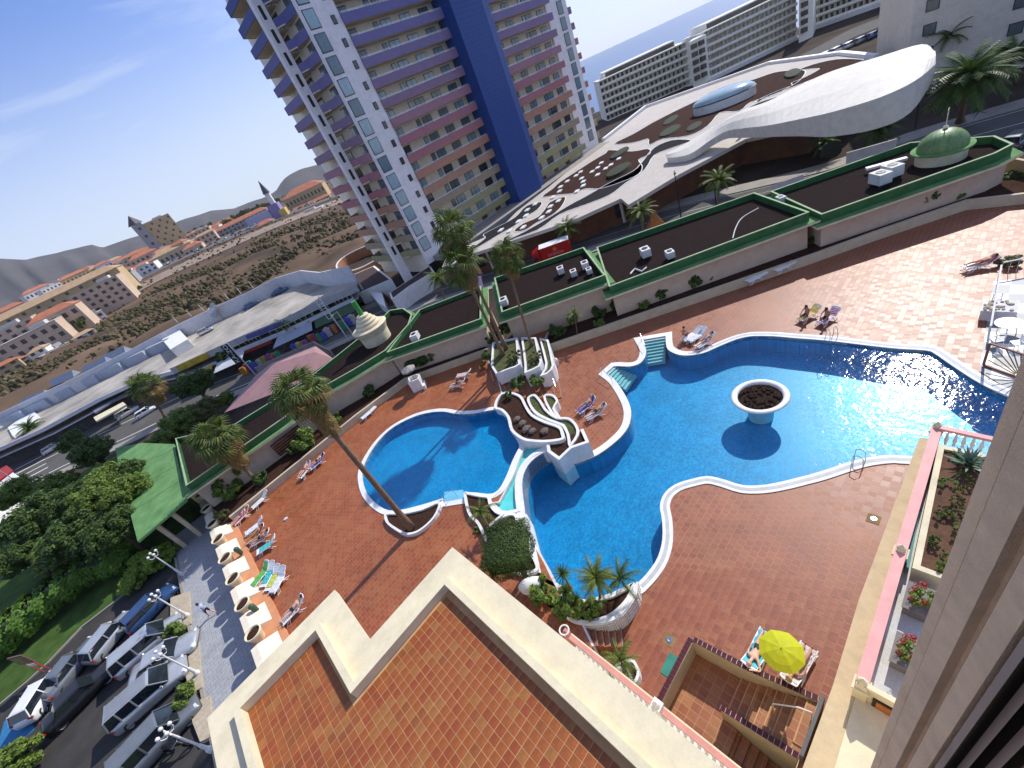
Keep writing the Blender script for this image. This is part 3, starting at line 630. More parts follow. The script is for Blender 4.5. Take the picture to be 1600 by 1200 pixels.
t = thing('roofed_wing', G(215, 846, 4.3), 'flat green canopy roof over the shaded walkway', 'canopy')
CP = P2(px([(215, 846), (291, 781), (272, 694), (222, 692), (180, 700), (195, 770)], 4.25))
g = MB(); g.prism(CP, 4.05, 4.25); g.build('roof_slab', GREEN, t)
for i, q in enumerate([(236, 815), (262, 797)]):
    a = G(q[0], q[1], 4.0); g = MB(); g.box((a.x, a.y, 2), (.35, .35, 4.1)); g.build('post', CREAM, t)
g = MB(); a = G(215, 846, 4.26); b = G(291, 781, 4.26)
for k in range(3):
    u = .12+.3*k; p_ = G(205+k*2, 800-k*35, 4.256); q_ = G(283-k*4, 750-k*25, 4.256); g.beam(p_, q_, .06, .012)
g.build('roof_joints', DKGREEN, t)
# green dome with its ring
dc = G(1469, 247, 3.3); t = thing('dome', (dc.x, dc.y, 3.1), 'green tiled oval dome on a cream drum with weather vane', 'dome')
DOMEM = tilemat('dome_tiles', [(.09, .17, .045), (.13, .24, .07), (.17, .28, .09)], .3, .3, (.22, .3, .15), .01, .4)
R0 = (G(1421, 240, 3.9)-G(1516, 228, 3.9)).length/2
g = MB(); g.lathe((dc.x, dc.y, 0), [(R0*.86, 3.1), (R0*.86, 4.1)], 36); g.build('drum', PALEC, t, smooth=True)
g = MB(); g.lathe((dc.x, dc.y, 0), [(R0*.84, 4.1), (R0*1.05, 4.12), (R0*1.05, 4.25), (R0*.84, 4.3)], 36); g.build('ring', GREEN, t)
g = MB(); g.lathe((dc.x, dc.y, 0), [(R0*.86*math.cos(a), 4.28+R0*.86*math.sin(a)*.85) for a in [R(k*9) for k in range(11)]], 36); g.build('dome_shell', DOMEM, t, smooth=True)
g = MB(); zt = 4.28+R0*.73; g.tube([(dc.x, dc.y, zt), (dc.x, dc.y, zt+1.6)], .04); g.lathe((dc.x, dc.y, zt), [(0, .32), (.16, .2), (.2, .1), (.1, 0)], 10); g.beam((dc.x-.3, dc.y, zt+1.5), (dc.x+.35, dc.y, zt+1.5), .03, .1); g.build('finial', PALEC, t)
# round stepped cream tower with a green flag-like chimney
tc_ = G(590, 530, 4.6); t = thing('stepped_tower', (tc_.x, tc_.y, 4.2), 'round cream tower of stacked rings with a green chimney stub', 'tower')
g = MB(); pr = [(1.7, 4.2), (1.8, 5.6), (2.1, 6.3), (2.2, 6.5), (2.0, 6.6)]
for k in range(4): r_ = 1.45-.27*k; z_ = 6.6+.38*k; pr += [(r_, z_), (r_+.1, z_+.22), (r_+.04, z_+.34), (r_-.15, z_+.38)]
pr += [(.01, 8.12)]
g.lathe((tc_.x, tc_.y, 0), pr, 40); g.build('tower_body', PALEC, t, smooth=False)
g = MB(); g.lathe((tc_.x, tc_.y, 0), [(.3, 7.6), (.3, 9.9), (.01, 9.9)], 14); g.build('chimney', mat('bright_green_paint', (.05, .28, .06), .5, .05), t)
# rooftop machinery
def acunit(q, z, label, n=0, s=1.0):
    p_ = G(q[0], q[1], z); t = thing('rooftop_unit', p_, label, 'rooftop unit', rz=R(45), group='rooftop machinery')
    g = MB(); g.box((0, 0, .55*s), (1.1*s, .8*s, .7*s)); g.build('casing', OFFW, t, local=True)
    g = MB(); g.lathe((0, 0, .905*s), [(.28*s, 0), (.28*s, .04), (.05*s, .05)], 14); g.build('fan_grille', BLACK, t, local=True)
    for x in (-.4, .4):
        g = MB(); g.box((x*s, 0, .1*s), (.1, .7*s, .22*s)); g.build('foot_bar', BLACK, t, local=True)
for q, z, l_, s in [((878, 428), 4.2, 'white duct box nearest the red truck', .9), ((898, 432), 4.2, 'silver duct between the two white boxes', .8), ((916, 420), 4.2, 'roof unit in the corner by the green divider', .9), ((922, 428), 4.2, 'low grey unit beside the green divider', .7), ((1010, 402), 3.5, 'tall cream-topped vent on the middle roof', 1.1), ((1048, 404), 3.5, 'white cowl on the middle roof', .9), ((1374, 290), 3.2, 'left cream box below the dome', 1.3), ((1392, 278), 3.2, 'right cream box below the dome', 1.3), ((790, 478), 4.2, 'white air conditioner by the green divider near the palms', 1.0), ((652, 532), 4.4, 'white slatted unit on the narrow roof', 1.0), ((1220, 318), 3.2, 'small cream box on the divider of the middle roof', .8)]:
    acunit(q, z, l_, s=s)
g = MB(); g.tube([G(985, 428, 3.6), G(992, 420, 3.6), G(1003, 424, 3.6), G(1010, 418, 3.6)], .09); tag(g.build('pipe_bundle', WHITE), 'bent white pipes on the middle gravel roof', 'pipe')
g = MB(); c = smooth([G(1145, 372, 3.5), G(1150, 355, 3.5), G(1160, 340, 3.5), G(1185, 325, 3.5)], 5, False); g.tube([(q.x, q.y, 3.5) for q in c], .05); tag(g.build('roof_cable', OFFW), 'thin pale cable curving over the middle gravel roof', 'cable')
g = MB(); g.beam(G(1353, 264, 3.6), G(1417, 247, 3.6), .5, .2); tag(g.build('roof_duct', WHITE), 'long white duct running up to the dome', 'duct')
# wall details behind the bed: slatted window by the palm, vent
t = thing('slatted_window', G(440, 697, 2.4), 'brown slatted window in the buff wall above the upper deck', 'window')
a = G(425, 700, 2.9); y0 = 44.72
g = MB(); g.box((a.x+1.6, y0, 2.9), (3.2, .1, 1.5)); g.build('opening', DKGLASS, t)
for k in range(5): g = MB(); g.box((a.x+1.6, y0-.08, 2.35+k*.28), (3.2, .06, .1)); g.build('slat', WOOD, t)
# ================================================================ foreground block with the tiled roof terrace
ZP = 10.86; ZF = 10.5
outl = px([(324, 1122), (523, 923), (577, 999), (708, 856)], 10.6)
X1, Y1 = outl[3].x, (outl[3].y+outl[2].y)/2; X0, Y2 = outl[0].x, (outl[0].y+outl[1].y)/2; XM = (outl[1].x+outl[2].x)/2
BO = [(X0, -9), (X1, -9), (X1, Y1), (XM, Y1), (XM, Y2), (X0, Y2)]
t = thing('roof_terrace_block', (X0, -9, -.2), 'cream block with red tiled roof terrace in the foreground', 'building')
g = MB(); g.prism(inset(BO, .55), -.2, ZF-.02); g.build('wall', PALEC, t)
g = MB(); g.ribbon(BO, 10.36, 10.62, .86, closed=True); g.build('parapet_ledge', PALEC, t)
g = MB(); g.ribbon([(q.x, q.y) for q in inset(BO, .84)], 10.0, ZP, .2, closed=True); g.build('parapet_rim', PALEC, t)
I_ = inset(BO, 1.04); ix0, ix1, ixm = I_[0].x, I_[1].x, I_[3].x; iy1, iy2 = I_[2].y, I_[4].y
g = MB(); g.prism(I_, 10.0, ZF+.026, flat=True); g.build('grout_bed', mat('pale_grout', (.50, .29, .14), .8, .1), t)
TM = [mat('roof_tile_'+n_, c_, .55, .16, 3, .15) for n_, c_ in (('orange', (.29, .082, .020)), ('red', (.265, .062, .018)), ('ochre', (.30, .115, .030)), ('brown', (.25, .074, .020)))]
TW, TH, gp = .225, .249, .014; ME = []
for m in TM:
    g = MB(); g.box((0, 0, 0), (TW-gp, TH-gp, .02), top=.985); o = g.build('roof_tile', m); ME.append(o.data); bpy.data.objects.remove(o)
L1 = []
for i in range(int((ix1-ix0)/TW)+1):
    for j in range(80):
        x = ix0+(i+.5)*TW; y = iy2-(j+.5)*TH
        if x > ix1-TW/2 or y < -8: continue
        if x > ixm-TW/2 and y > iy1-TH/2: continue
        if not inview((x, y, ZF), 30): continue
        L1.append((x, y))
L1.sort(key=lambda q: math.hypot(q[0], q[1]))
def tmi(x, y):
    v = noise2(x*2.2, y*1.6)+U(-1.6, 1.6)
    return 1 if v < -1.0 else (0 if v < 1.1 else (2 if v < 2.0 else 3))
for (x, y) in L1[:300]: shot('roof_tile', ME[tmi(x, y)], t, Matrix.Translation(Vector((x, y, ZF+.022+U(-.002, .002)))-t.location))
g = MB()
for (x, y) in L1[300:]: g.box((x, y, ZF+.022+U(-.002, .002)), (TW-gp, TH-gp, .02), mi=tmi(x, y), top=.985)
o = g.build('roof_tiles', TM, t); o['kind'] = 'stuff'
# lower ledge at the left of the block
g = MB(); g.prism([(X0-.9, -9), (X0-.02, -9), (X0-.02, Y2-3.4), (X0-.9, Y2-3.4)], -.2, 9.3); tag(g.build('side_wing', PALEC), 'lower cream ledge left of the tiled roof terrace', 'building')
# terrace and pink balustrade beside the block
t = thing('pink_balustrade', G(885, 992, 2.6), 'pink rail over white balusters running under the parapet', 'balustrade')
bx = G(885, 990, 2.6).x; by = G(885, 990, 2.6).y
g = MB(); g.prism([(X1-.01, -3), (bx+.12, -3), (bx+.12, by), (X1-.01, by)], 1.3, 1.55); tag(g.build('terrace_slab', OFFW), 'first floor terrace slab behind the pink balustrade', 'terrace')
g = MB(); g.prism([(X1-.01, -3), (bx-.1, -3), (bx-.1, by-.3), (X1-.01, by-.3)], -.2, 1.29); tag(g.build('terrace_wall', PALEC), 'cream wall under the terrace of the pink balustrade', 'wall')
PINKR = mat('salmon_rail', (.58, .26, .22), .6, .08, 2)
g = MB(); g.box((bx, by/2-1.5, 2.5), (.20, by+3, .16)); g.build('top_rail', PINKR, t)
g = MB(); g.box((bx+.13, by/2-1.5, 2.53), (.055, by+3, .1)); g.build('rail_edge', PALEC, t)
bal = MB(); bal.lathe((0, 0, 0), [(.06, 0), (.06, .06), (.035, .1), (.075, .28), (.05, .5), (.03, .7), (.06, .8), (.06, .87)], 10); bo = bal.build('baluster', COPE); balm = bo.data; balm.polygons.foreach_set('use_smooth', [True]*len(balm.polygons)); bpy.data.objects.remove(bo)
k = 0; y = by-.4
while y > -2.5: shot('baluster', balm, t, Matrix.Translation(Vector((bx, y, 1.55))-t.location)); y -= .26
g = MB(); g.box((bx, by-.02, 2.15), (.3, .3, 1.2)); 
g.build('newel', PINKR, t)
g = MB(); tor = []
for k in range(25): a = 2*math.pi*k/24; tor.append((bx+math.cos(a)*.21, by+.0+math.sin(a)*.21, 2.95))
g.tube(tor, .035, cap=False); g.build('ring_finial', COPE, t)
g = MB(); yy = G(1030, 1103, 2.6).y; g.box((bx, yy, 2.2), (.27, .3, 1.3)); g.box((bx, yy, 2.9), (.34, .36, .1)); g.lathe((bx, yy, 2.95), [(.16, 0), (.1, .12), (.01, .2)], 10); g.build('newel', COPE, t)
# ================================================================ stair well
LT_ = tilemat('stair_tiles', [(.24, .07, .028), (.32, .11, .045), (.36, .15, .06), (.28, .10, .04)], .36, .40, (.42, .24, .12), .012, .5, patch=.3)
wx0, wx1, wxa, wxb = 2.7, 6.42, 6.62, 7.05
t = thing('stairwell', (5, 3.6, -3), 'sunken stairwell with dark-tiled coping and central divider wall', 'stairwell')
g = MB()
for a, b in (((6.42, 5.9), (6.62, 3.7)), ((6.62, 3.7), (7.06, 1.3)), ((2.6, 5.92), (6.42, 5.9)), ((7.06, 1.3), (3.0, 1.3))):
    g.beam((a[0], a[1], -1.45), (b[0], b[1], -1.45), .05, 2.9)
g.build('well_wall', CREAM, t)
g = MB(); g.prism([(2.6, 3.95), (6.62, 3.95), (6.42, 5.9), (2.6, 5.92)], -1.5, -1.3); g.prism([(2.6, 3.95), (4.75, 3.95), (4.75, 3.4), (2.6, 3.4)], -1.5, -1.3); g.build('landing', LT_, t)
for i in range(8):
    y = 3.95-.33*i; g = MB(); x2 = 6.6+(3.95-y)*.17; g.prism([(5.0, y-.33), (x2, y-.33), (x2, y), (5.0, y)], -1.5, -1.3+.155*(i+1)); g.build('step', LT_, t)
for i in range(8):
    y = 3.95-.33*i; x2 = 6.6+(3.95-y)*.17; g = MB(); g.box(((5+x2)/2, y-.02, -1.295+.155*(i+1)), (x2-5.02, .045, .012)); g.build('nosing', mat('pale_grout', (.50, .29, .14)), t)
for i in range(7):
    y = 3.6-.33*i; g = MB(); g.prism([(2.7, y-.33), (4.75, y-.33), (4.75, y), (2.7, y)], -3.0, -1.3-.17*(i+1)); g.build('step', LT_, t)
g = MB(); g.prism([(2.6, 1.3), (7.06, 1.3), (6.5, 5.9), (2.6, 5.9)], -3.1, -3.0, flat=True); g.build('well_floor', LT_, t)
g = MB(); o_ = len(g.v); za = -.5; 
g.add([(4.76, 4.0, -2.6), (4.98, 4.0, -2.6), (4.98, 1.35, -2.6), (4.76, 1.35, -2.6), (4.76, 4.0, -.35), (4.98, 4.0, -.35), (5.1, 1.35, .0), (4.88, 1.35, .0)], [(3, 2, 1, 0), (4, 5, 6, 7), (0, 1, 5, 4), (1, 2, 6, 5), (2, 3, 7, 6), (3, 0, 4, 7)]); g.build('divider_wall', CREAM, t)
DT = mat('dark_coping_tile', (.075, .012, .018), .35, .2, 4); GRT = mat('white_grout', (.6, .55, .5), .8, .05)
def tiled_edge(A, B, step=.19):
    A, B = Vector(A), Vector(B); d = (B-A); n = max(1, int(d.length/step)); ang = math.atan2(d.y, d.x); s_ = d.length/n
    g = MB(); g.beam(A+Vector((0, 0, .03)), B+Vector((0, 0, .03)), .19, .06); g.build('coping_bed', GRT, t)
    g = MB(); g.box((0, 0, 0), (s_-.022, .205, .05)); o = g.build('coping_tile', DT); me = o.data; bpy.data.objects.remove(o)
    for k in range(n):
        c = A+d*((k+.5)/n); q = d.normalized(); M = Matrix.Translation(c+Vector((0, 0, .055))-t.location) @ Matrix.Rotation(ang, 4, 'Z') @ Matrix.Rotation(-math.asin(q.z), 4, 'Y'); shot('coping_tile', me, t, M)
tiled_edge((2.9, 6.0, .0), (6.50, 6.0, .0)); tiled_edge((6.52, 5.9, .0), (6.72, 3.7, .0)); tiled_edge((6.72, 3.7, 0), (7.16, 1.35, 0)); tiled_edge((4.87, 4.05, -.35), (4.99, 1.35, 0))
t2 = thing('handrail', (5.9, 1.9, -.3), 'white metal handrail on the top steps of the stairwell', 'handrail')
g = MB(); g.tube([(6.0, 2.5, .25), (6.25, 1.75, .75), (6.35, 1.35, .8)], .025); g.tube([(6.35, 1.35, .8), (6.35, 1.35, -.1)], .02); g.tube([(6.0, 2.5, .25), (6.0, 2.5, -.6)], .02); g.build('rail', WHITE, t2)
g = MB(); g.beam((7.12, 1.2, .02), (4.9, 1.25, .02), .12, 1.5); tag(g.build('metal_screen', mat('grey_metal', (.12, .12, .12), .4, .1)), 'thin dark screen closing the right end of the stairwell', 'screen')
# ================================================================ right-hand terrace
def box_px(z, L_): return P2(px(L_, z))
t = thing('terrace_ledge', G(1300, 1000, 2.4), 'long beige ledge between the pool deck and the pink rail', 'ledge')
LE = box_px(2.4, [(1437, 683), (1466, 687), (1348, 1078), (1300, 1245), (1228, 1250)]); ey = LE[1].y
LE = [(LE[0].x, 1.0), (LE[0].x, .45), (1.0, .45), (1.0, 1.0)]
a0 = G(1437, 683, 2.4); a1 = G(1466, 687, 2.4); b0 = G(1342, 937, 2.4); b1 = G(1301, 1072, 2.4); b2 = G(1254, 1200, 2.4); LE = [(a0.x, a0.y), (a0.x, .36), (.5, .36), (.5, b2.y), (b2.x, b2.y), (b1.x, b1.y), (b0.x, b0.y)]
g = MB(); g.prism(LE, -1.6, 2.4); g.build('ledge_top', mat('beige_ledge', (.56, .44, .27), .85, .06, 2.2, .12), t)
t = thing('pink_balustrade', G(1408, 855, 2.4), 'broad pink rail with cream posts beside the planted terrace', 'balustrade')
xe = G(1462, 668, 3.4).x; pxx = [G(1465, 664, 3.5).x, G(1408, 856, 3.5).x, G(1342, 1062, 3.5).x]; ry = .28
g = MB(); g.box(((xe+pxx[2])/2, ry, 2.9), (xe-pxx[2], .34, 1.0)); g.build('solid_rail', PINK, t)
def post(x, y, z, s=1):
    g = MB(); g.box((x, y, z-.05), (.46*s, .46*s, .9)); g.box((x, y, z+.44), (.56*s, .56*s, .12)); g.build('post', PALEC, t)
    g = MB(); g.box((x, y, z+.6), (.42*s, .42*s, .22), top=.75); g.lathe((x, y, z+.7), [(.17*s, 0), (.15*s, .1), (.01, .26)], 12); g.build('post_cap', PALEC, t)
for x in pxx: post(x, ry, 2.75, .8)
g = MB(); g.beam((xe, .2, 3.42), (xe-.2, -3, 3.42), .22, .14); g.build('cross_rail', PINK, t)
for k in range(8): shot('baluster', balm, t, Matrix.Translation(Vector((xe, -.1-.27*k, 2.5))-t.location))
g = MB(); g.prism([(.5, -6), (xe-.1, -6), (xe-.1, .3), (.5, .3)], 2.0, 2.42, flat=False); struct('terrace_floor', g, mat('speckled_white_terrazzo', (.55, .56, .55), .7, .12, 12, .1))
# planted trough
q0 = G(1462, 700, 3.2); q1 = G(1425, 888, 3.2)
t, tp = planter('raised_trough', 'long cream trough of creeping green plants beyond the pink rail', [(q0.x+.2, q0.y-.05), (q0.x+.2, -2.6), (q1.x, -2.6), (q1.x, q1.y)], 2.4, 3.25, .2, mat('brown_soil', (.12, .06, .035), .95, .3, 3, .6), PALEC, .12)
TR = [(q1.x+.3, q0.x, -2.3, q1.y-.3)]
g = MB(); g.beam((q1.x+.2, q1.y+.12, 2.6), (q0.x, q0.y+.14, 2.6), .1, .5); tag(g.build('glass_strip', mat('teal_glass', (.12, .28, .27), .15, .1)), 'narrow teal strip between the pink rail and the trough', 'glass panel')
# flower boxes
fc = {}
for i, (q, lb) in enumerate((((1432, 935), 'rear flower box of red geraniums'), ((1414, 1018), 'front flower box of red geraniums nearest the vent'))):
    p_ = G(q[0], q[1], 2.9); t = thing('flower_box', (p_.x, p_.y, 2.42), lb, 'flower box', group='flower boxes on the terrace')
    g = MB(); g.box((p_.x, p_.y-.1, 2.68), (1.05, .75, .5)); g.box((p_.x, p_.y-.1, 2.925), (1.12, .82, .04)); g.build('trough', mat('grey_trough', (.22, .2, .19), .8, .1), t); fc[i] = (t, p_)
# wall with orange-framed opening below the end post
wx = pxx[2]-.12
g = MB(); g.box((wx+.1, -.65, 2.9), (.16, 1.9, 1.15)); tag(g.build('end_wall', PALEC), 'short cream end wall under the last pink post', 'wall')
t = thing('vent_opening', (wx, -.6, 2.5), 'orange-brown framed opening in the end wall', 'window')
g = MB(); g.box((wx+.0, -.62, 2.72), (.06, 1.15, .62)); g.build('frame', BLACK, t)
g = MB(); g.box((wx-.03, -.62, 2.70), (.04, .95, .50)); g.build('panel', mat('rusty_orange', (.42, .14, .03), .7, .2), t)
g = MB(); g.prism([(.5, -6), (wx, -6), (wx, .357), (.5, .357)], 2.0, 2.428); struct('end_terrace_floor', g, PALEC)
# ================================================================ wall and shutters beside the balcony the picture is taken from
ST = mat('rough_stucco', (.90, .66, .43), .9, .08, 6, .5, bscale=90)
t = thing('own_facade', (1.6, -.5, 8), 'rough pinkish-brown stucco pier at the right edge of the view', 'wall')
def azp(az, r): return (r*math.cos(R(az)), r*math.sin(R(az)))
def slab(az0, az1, r0, r1, m, nm='pier_face', z0=9.0, z1=34.0):
    a = azp(az0, r0); b = azp(az1, r1); g = MB(); d = Vector((b[0]-a[0], b[1]-a[1], 0)).normalized(); nx = Vector((d.y, -d.x, 0))
    if nx.x < 0: nx = -nx
    p_ = [Vector((a[0], a[1], 0)), Vector((b[0], b[1], 0)), Vector((b[0], b[1], 0))+nx*.5, Vector((a[0], a[1], 0))+nx*.5]
    g.prism(p_, z0, z1); return g.build(nm, m, t)
slab(-4.1, -5.6, 2.05, 2.0, ST); slab(-5.65, -8.6, 1.94, 1.86, ST); slab(-8.7, -10.4, 1.95, 1.9, ST); slab(-10.45, -13.4, 1.8, 1.7, ST)
g = MB(); a = azp(-4.3, 2.3); b = azp(-14, 2.3); g.prism([a, b, (3.2, -3.5), (3.2, -.35)], -.2, 34); g.build('pier_core', ST, t)
t = thing('shutter', (1.3, -.3, 9), 'dark vertical shutter slats at the lower right corner', 'shutter')
g = MB(); g.prism([azp(-13.5, 1.75), azp(-75, 1.9), azp(-75, 2.3), azp(-13.5, 2.2)], 9, 34); g.build('shutter_back', BLACK, t)
SLM = mat('grey_slat', (.34, .26, .21), .6, .1)
az = -14.2
while az > -70:
    a = azp(az, 1.55); b = azp(az-1.1-.05*(-az-14), 1.5); g = MB(); g.prism([a, b, azp(az-1.2, 1.68), azp(az-.1, 1.7)], 9, 34); g.build('slat', SLM, t); az -= 2.6+.05*(-az-14)
ORD = ['first', 'second', 'third', 'fourth', 'fifth', 'sixth', 'seventh', 'eighth', 'ninth', 'tenth', 'eleventh', 'twelfth', 'thirteenth', 'fourteenth', 'fifteenth', 'sixteenth', 'seventeenth', 'eighteenth', 'nineteenth', 'twentieth', 'twenty-first', 'twenty-second', 'twenty-third', 'twenty-fourth', 'twenty-fifth', 'twenty-sixth', 'twenty-seventh', 'twenty-eighth', 'twenty-ninth', 'thirtieth']
# ================================================================ the tall tower
TWALL = mat('tower_white', (.84, .79, .77), .8, .03, .3)
TREC = mat('tower_recess', (.85, .74, .58), .8, .03, .3)
BLUE = tilemat('blue_panels', [(.010, .045, .22)]*2, 4.0, .75, (.006, .02, .14), .03, .35, rot=0, patch=.2)
BLUED = mat('blue_panels_plain', (.012, .058, .25), .4, .06, .3)
t = thing('tower_block', (70, 80, 1.9), 'tall white tower with balconies fading from indigo to olive and a blue central spine', 'building')
NF = 20; ZT = 3.15+3*NF
g = MB(); g.prism([(47.6, 75.95), (47.6, 77.9), (67.6, 77.9), (79.6, 77.9), (98.0, 77.9), (98.0, 77.3), (105.5, 77.3), (105.5, 100), (42.3, 100), (42.3, 82.4), (42.3, 77.6), (41.5, 76.8), (41.5, 75.95)], 1.0, ZT); g.build('main_body', [TWALL], t)
g = MB(); g.prism([(47.62, 77.8), (67.6, 77.8), (67.6, 77.88), (47.62, 77.88)], 1.9, ZT); g.prism([(79.6, 77.8), (97.99, 77.8), (97.99, 77.88), (79.6, 77.88)], 1.9, ZT); g.build('recessed_wall', TREC, t)
g = MB(); g.prism([(42.2, 77.65), (42.28, 77.65), (42.28, 99), (42.2, 99)], -1, ZT); g.build('side_recessed_wall', TREC, t)
g = MB(); g.prism([(67.62, 73.0), (75.3, 73.0), (75.3, 77.79), (67.62, 77.79)], 1.0, ZT+3); g.build('blue_spine', BLUED, t)
g = MB(); g.prism([(75.32, 73.9), (78.4, 74.6), (78.4, 77.79), (75.32, 77.79)], 1.0, ZT+1); g.build('blue_spine_flank', BLUED, t)
for k in range(int((ZT+3)/.75)): 
    if k*.75 < 60 and k > 2:
        g = MB(); g.box((71.46, 72.99, 1+k*.75), (7.6, .03, .04)); g.build('panel_joint', mat('joint_navy', (.006, .02, .14), .5, 0), t)
g = MB(); g.prism([(38.2, 82.1), (39.9, 82.1), (39.9, 83.2), (38.2, 83.2)], -3, ZT+2); g.build('slotted_pier', TWALL, t)
def lerpc(a, b, u): return tuple(a[i]+(b[i]-a[i])*u for i in range(3))
BC = [(.25, .24, .09), (.28, .26, .11), (.30, .22, .13), (.38, .19, .11), (.40, .17, .10), (.36, .12, .13), (.35, .12, .15), (.33, .14, .19), (.30, .13, .21), (.28, .13, .24), (.24, .13, .27), (.20, .12, .29), (.17, .11, .29), (.15, .10, .28), (.10, .085, .27), (.075, .075, .26), (.055, .07, .25), (.045, .065, .25), (.04, .06, .25), (.035, .055, .24), (.035, .055, .24), (.03, .05, .24)]
BM = [mat('balcony_paint_%d' % i, tuple(c[j]*(.98 if j or i < 8 else .74)+sum(c)/3*.22 for j in range(3)), .7, .04, .3) for i, c in enumerate(BC)]
SOF = mat('balcony_soffit', (.66, .55, .38), .8, .03)
def balc(path, z, col, depthpoly, th=.14, h=1.3, nm='balcony'):
    g = MB(); P = P2(path); g.ribbon(P, z, z+h, th, side=1, mi=0); g.prism(depthpoly, z+.02, z+.2, mi=1); return g.build(nm, [col, SOF], t)
# window panes: shared meshes
def winmesh(w, h, pane, nm='window', mull=1, sill=0):
    g = MB(); g.box((0, -.02, h/2), (w, .08, h), mi=0); n = mull+1; pw = (w-.20-.09*mull)/n
    for i in range(n): g.box((-w/2+.10+pw/2+i*(pw+.09), -.05, h/2), (pw, .05, h-.2), mi=1)
    o = g.build(nm, [BLACK, pane]); m = o.data; bpy.data.objects.remove(o); return m
GL = [GLASS, mat('curtained_glass', (.30, .42, .46), .12, .3, .5, spec=.9), mat('dark_room_glass', (.03, .04, .045), .1, .3, .5, spec=.9), mat('half_dark_glass', (.12, .15, .16), .1, .4, .5, spec=.9)]
WB = [winmesh(2.0, 2.45, g_, mull=0) for g_ in (GL[1], GLASS)]
WS = winmesh(.75, 1.15, GL[2], mull=0)
WD = [winmesh(2.3, 2.45, g_) for g_ in (GL[1], GLASS, GL[2], GL[3])]; WN = [winmesh(1.0, 2.45, g_, mull=0) for g_ in (GL[1], GLASS)]
SLOT = winmesh(.5, 1.75, BLACK, mull=0)
def wput(nm, me, x, y, z, rz=0): return shot(nm, me, t, Matrix.Translation(Vector((x, y, z))-t.location) @ Matrix.Rotation(rz, 4, 'Z'))
for k in range(NF):
    z = 3.15+3*k; c = BM[min(k, len(BM)-1)]
    balc([(47.6, 77.8), (47.6, 75.6), (67.65, 75.6), (67.65, 77)], z, c, [(47.7, 75.7), (67.6, 75.7), (67.6, 77.8), (47.7, 77.8)])
    balc([(78.45, 77), (78.45, 75.6), (97.7, 75.6), (97.7, 77.3)], z-.0, c, [(78.5, 75.7), (97.6, 75.7), (97.6, 77.8), (78.5, 77.8)])
    ck = BM[max(0, min(k+1, len(BM)-1))]
    balc([(42.2, 82.05), (39.95, 82.05), (40.9, 80.8), (41.45, 77.0), (42.2, 77.0)], z, ck, [(42.2, 81.8), (39.8, 81.8), (41.1, 80.6), (41.5, 77.1), (42.2, 77.1)])
    balc([(42.2, 96), (39.2, 94.4), (39.2, 83.2)], z, ck, [(42.2, 95.8), (39.3, 94.3), (39.3, 83.3), (42.2, 83.3)])
    balc([(106.9, 81), (106.9, 77.6), (105.4, 77.6)], z, c, [(106.8, 81), (106.8, 77.7), (105.5, 77.7), (105.5, 81)])
    zb = z-.6
    wput('window', WB[int(rnd() < .3)], 42.75, 75.93, z+.42); wput('window', WS, 46.3, 75.93, z+.32)
    wput('window', WB[1], 102.9, 77.28, z+.5, 0) if k < 17 else None
    zf = z+.22
    for x, nr_ in ((49.2, 0), (54.4, 1), (56.5, 0), (60.8, 0), (65.2, 0)):
        wput('window', (WN[int(rnd() < .5)] if nr_ else random.choice(WD+WD[:1])), x, 77.78, zf)
    for x, nr_ in ((81.2, 0), (86.0, 0), (90.6, 1), (92.3, 0), (96.2, 0)):
        wput('window', (WN[int(rnd() < .5)] if nr_ else random.choice(WD[1:])), x, 77.78, zf)
    wput('window', WD[3], 42.18, 79.2, zf, -math.pi/2) ; wput('window', WD[2], 42.18, 85.5, zf, -math.pi/2)
    wput('slot_window', SLOT, 39.0, 82.08, z+1.45, 0)
    wput('slot_window', SLOT, 75.95, 73.98, z+.1, 0) if k > 0 else None
# ground floor doors and glass rail tops
GLR = bpy.data.materials.new('rail_glass'); GLR.use_nodes = True; n = GLR.node_tree.nodes; l = GLR.node_tree.links
a_ = n.new('ShaderNodeBsdfTransparent'); m_ = n.new('ShaderNodeMixShader'); m_.inputs[0].default_value = .25; l.new(a_.outputs[0], m_.inputs[1]); l.new(n['Principled BSDF'].outputs[0], m_.inputs[2]); l.new(m_.outputs[0], n['Material Output'].inputs[0]); n['Principled BSDF'].inputs['Roughness'].default_value = .1
g = MB()
for k in range(NF):
    z = 3.15+3*k+1.3
    g.box((57.6, 75.66, z+.15), (19.8, .02, .3)); g.box((88, 75.66, z+.15), (19.0, .02, .3))
g.build('glass_rails', GLR, t)['kind'] = 'stuff'
for i, x in enumerate((50.5, 55.5, 60.5, 65.0, 82, 87, 92)):
    g = MB(); g.box((x, 77.74, 2.55), (1.6, .1, 1.3 if i < 4 else 1.3)); g.build('door', WOOD, t)
g = MB(); g.prism([(43, 69.5), (105, 73.5), (106, 77.2), (98, 77.2), (47.5, 75.9), (43, 75.9)], 1.0, 1.95); g.build('forecourt_slab', PAVE, t)
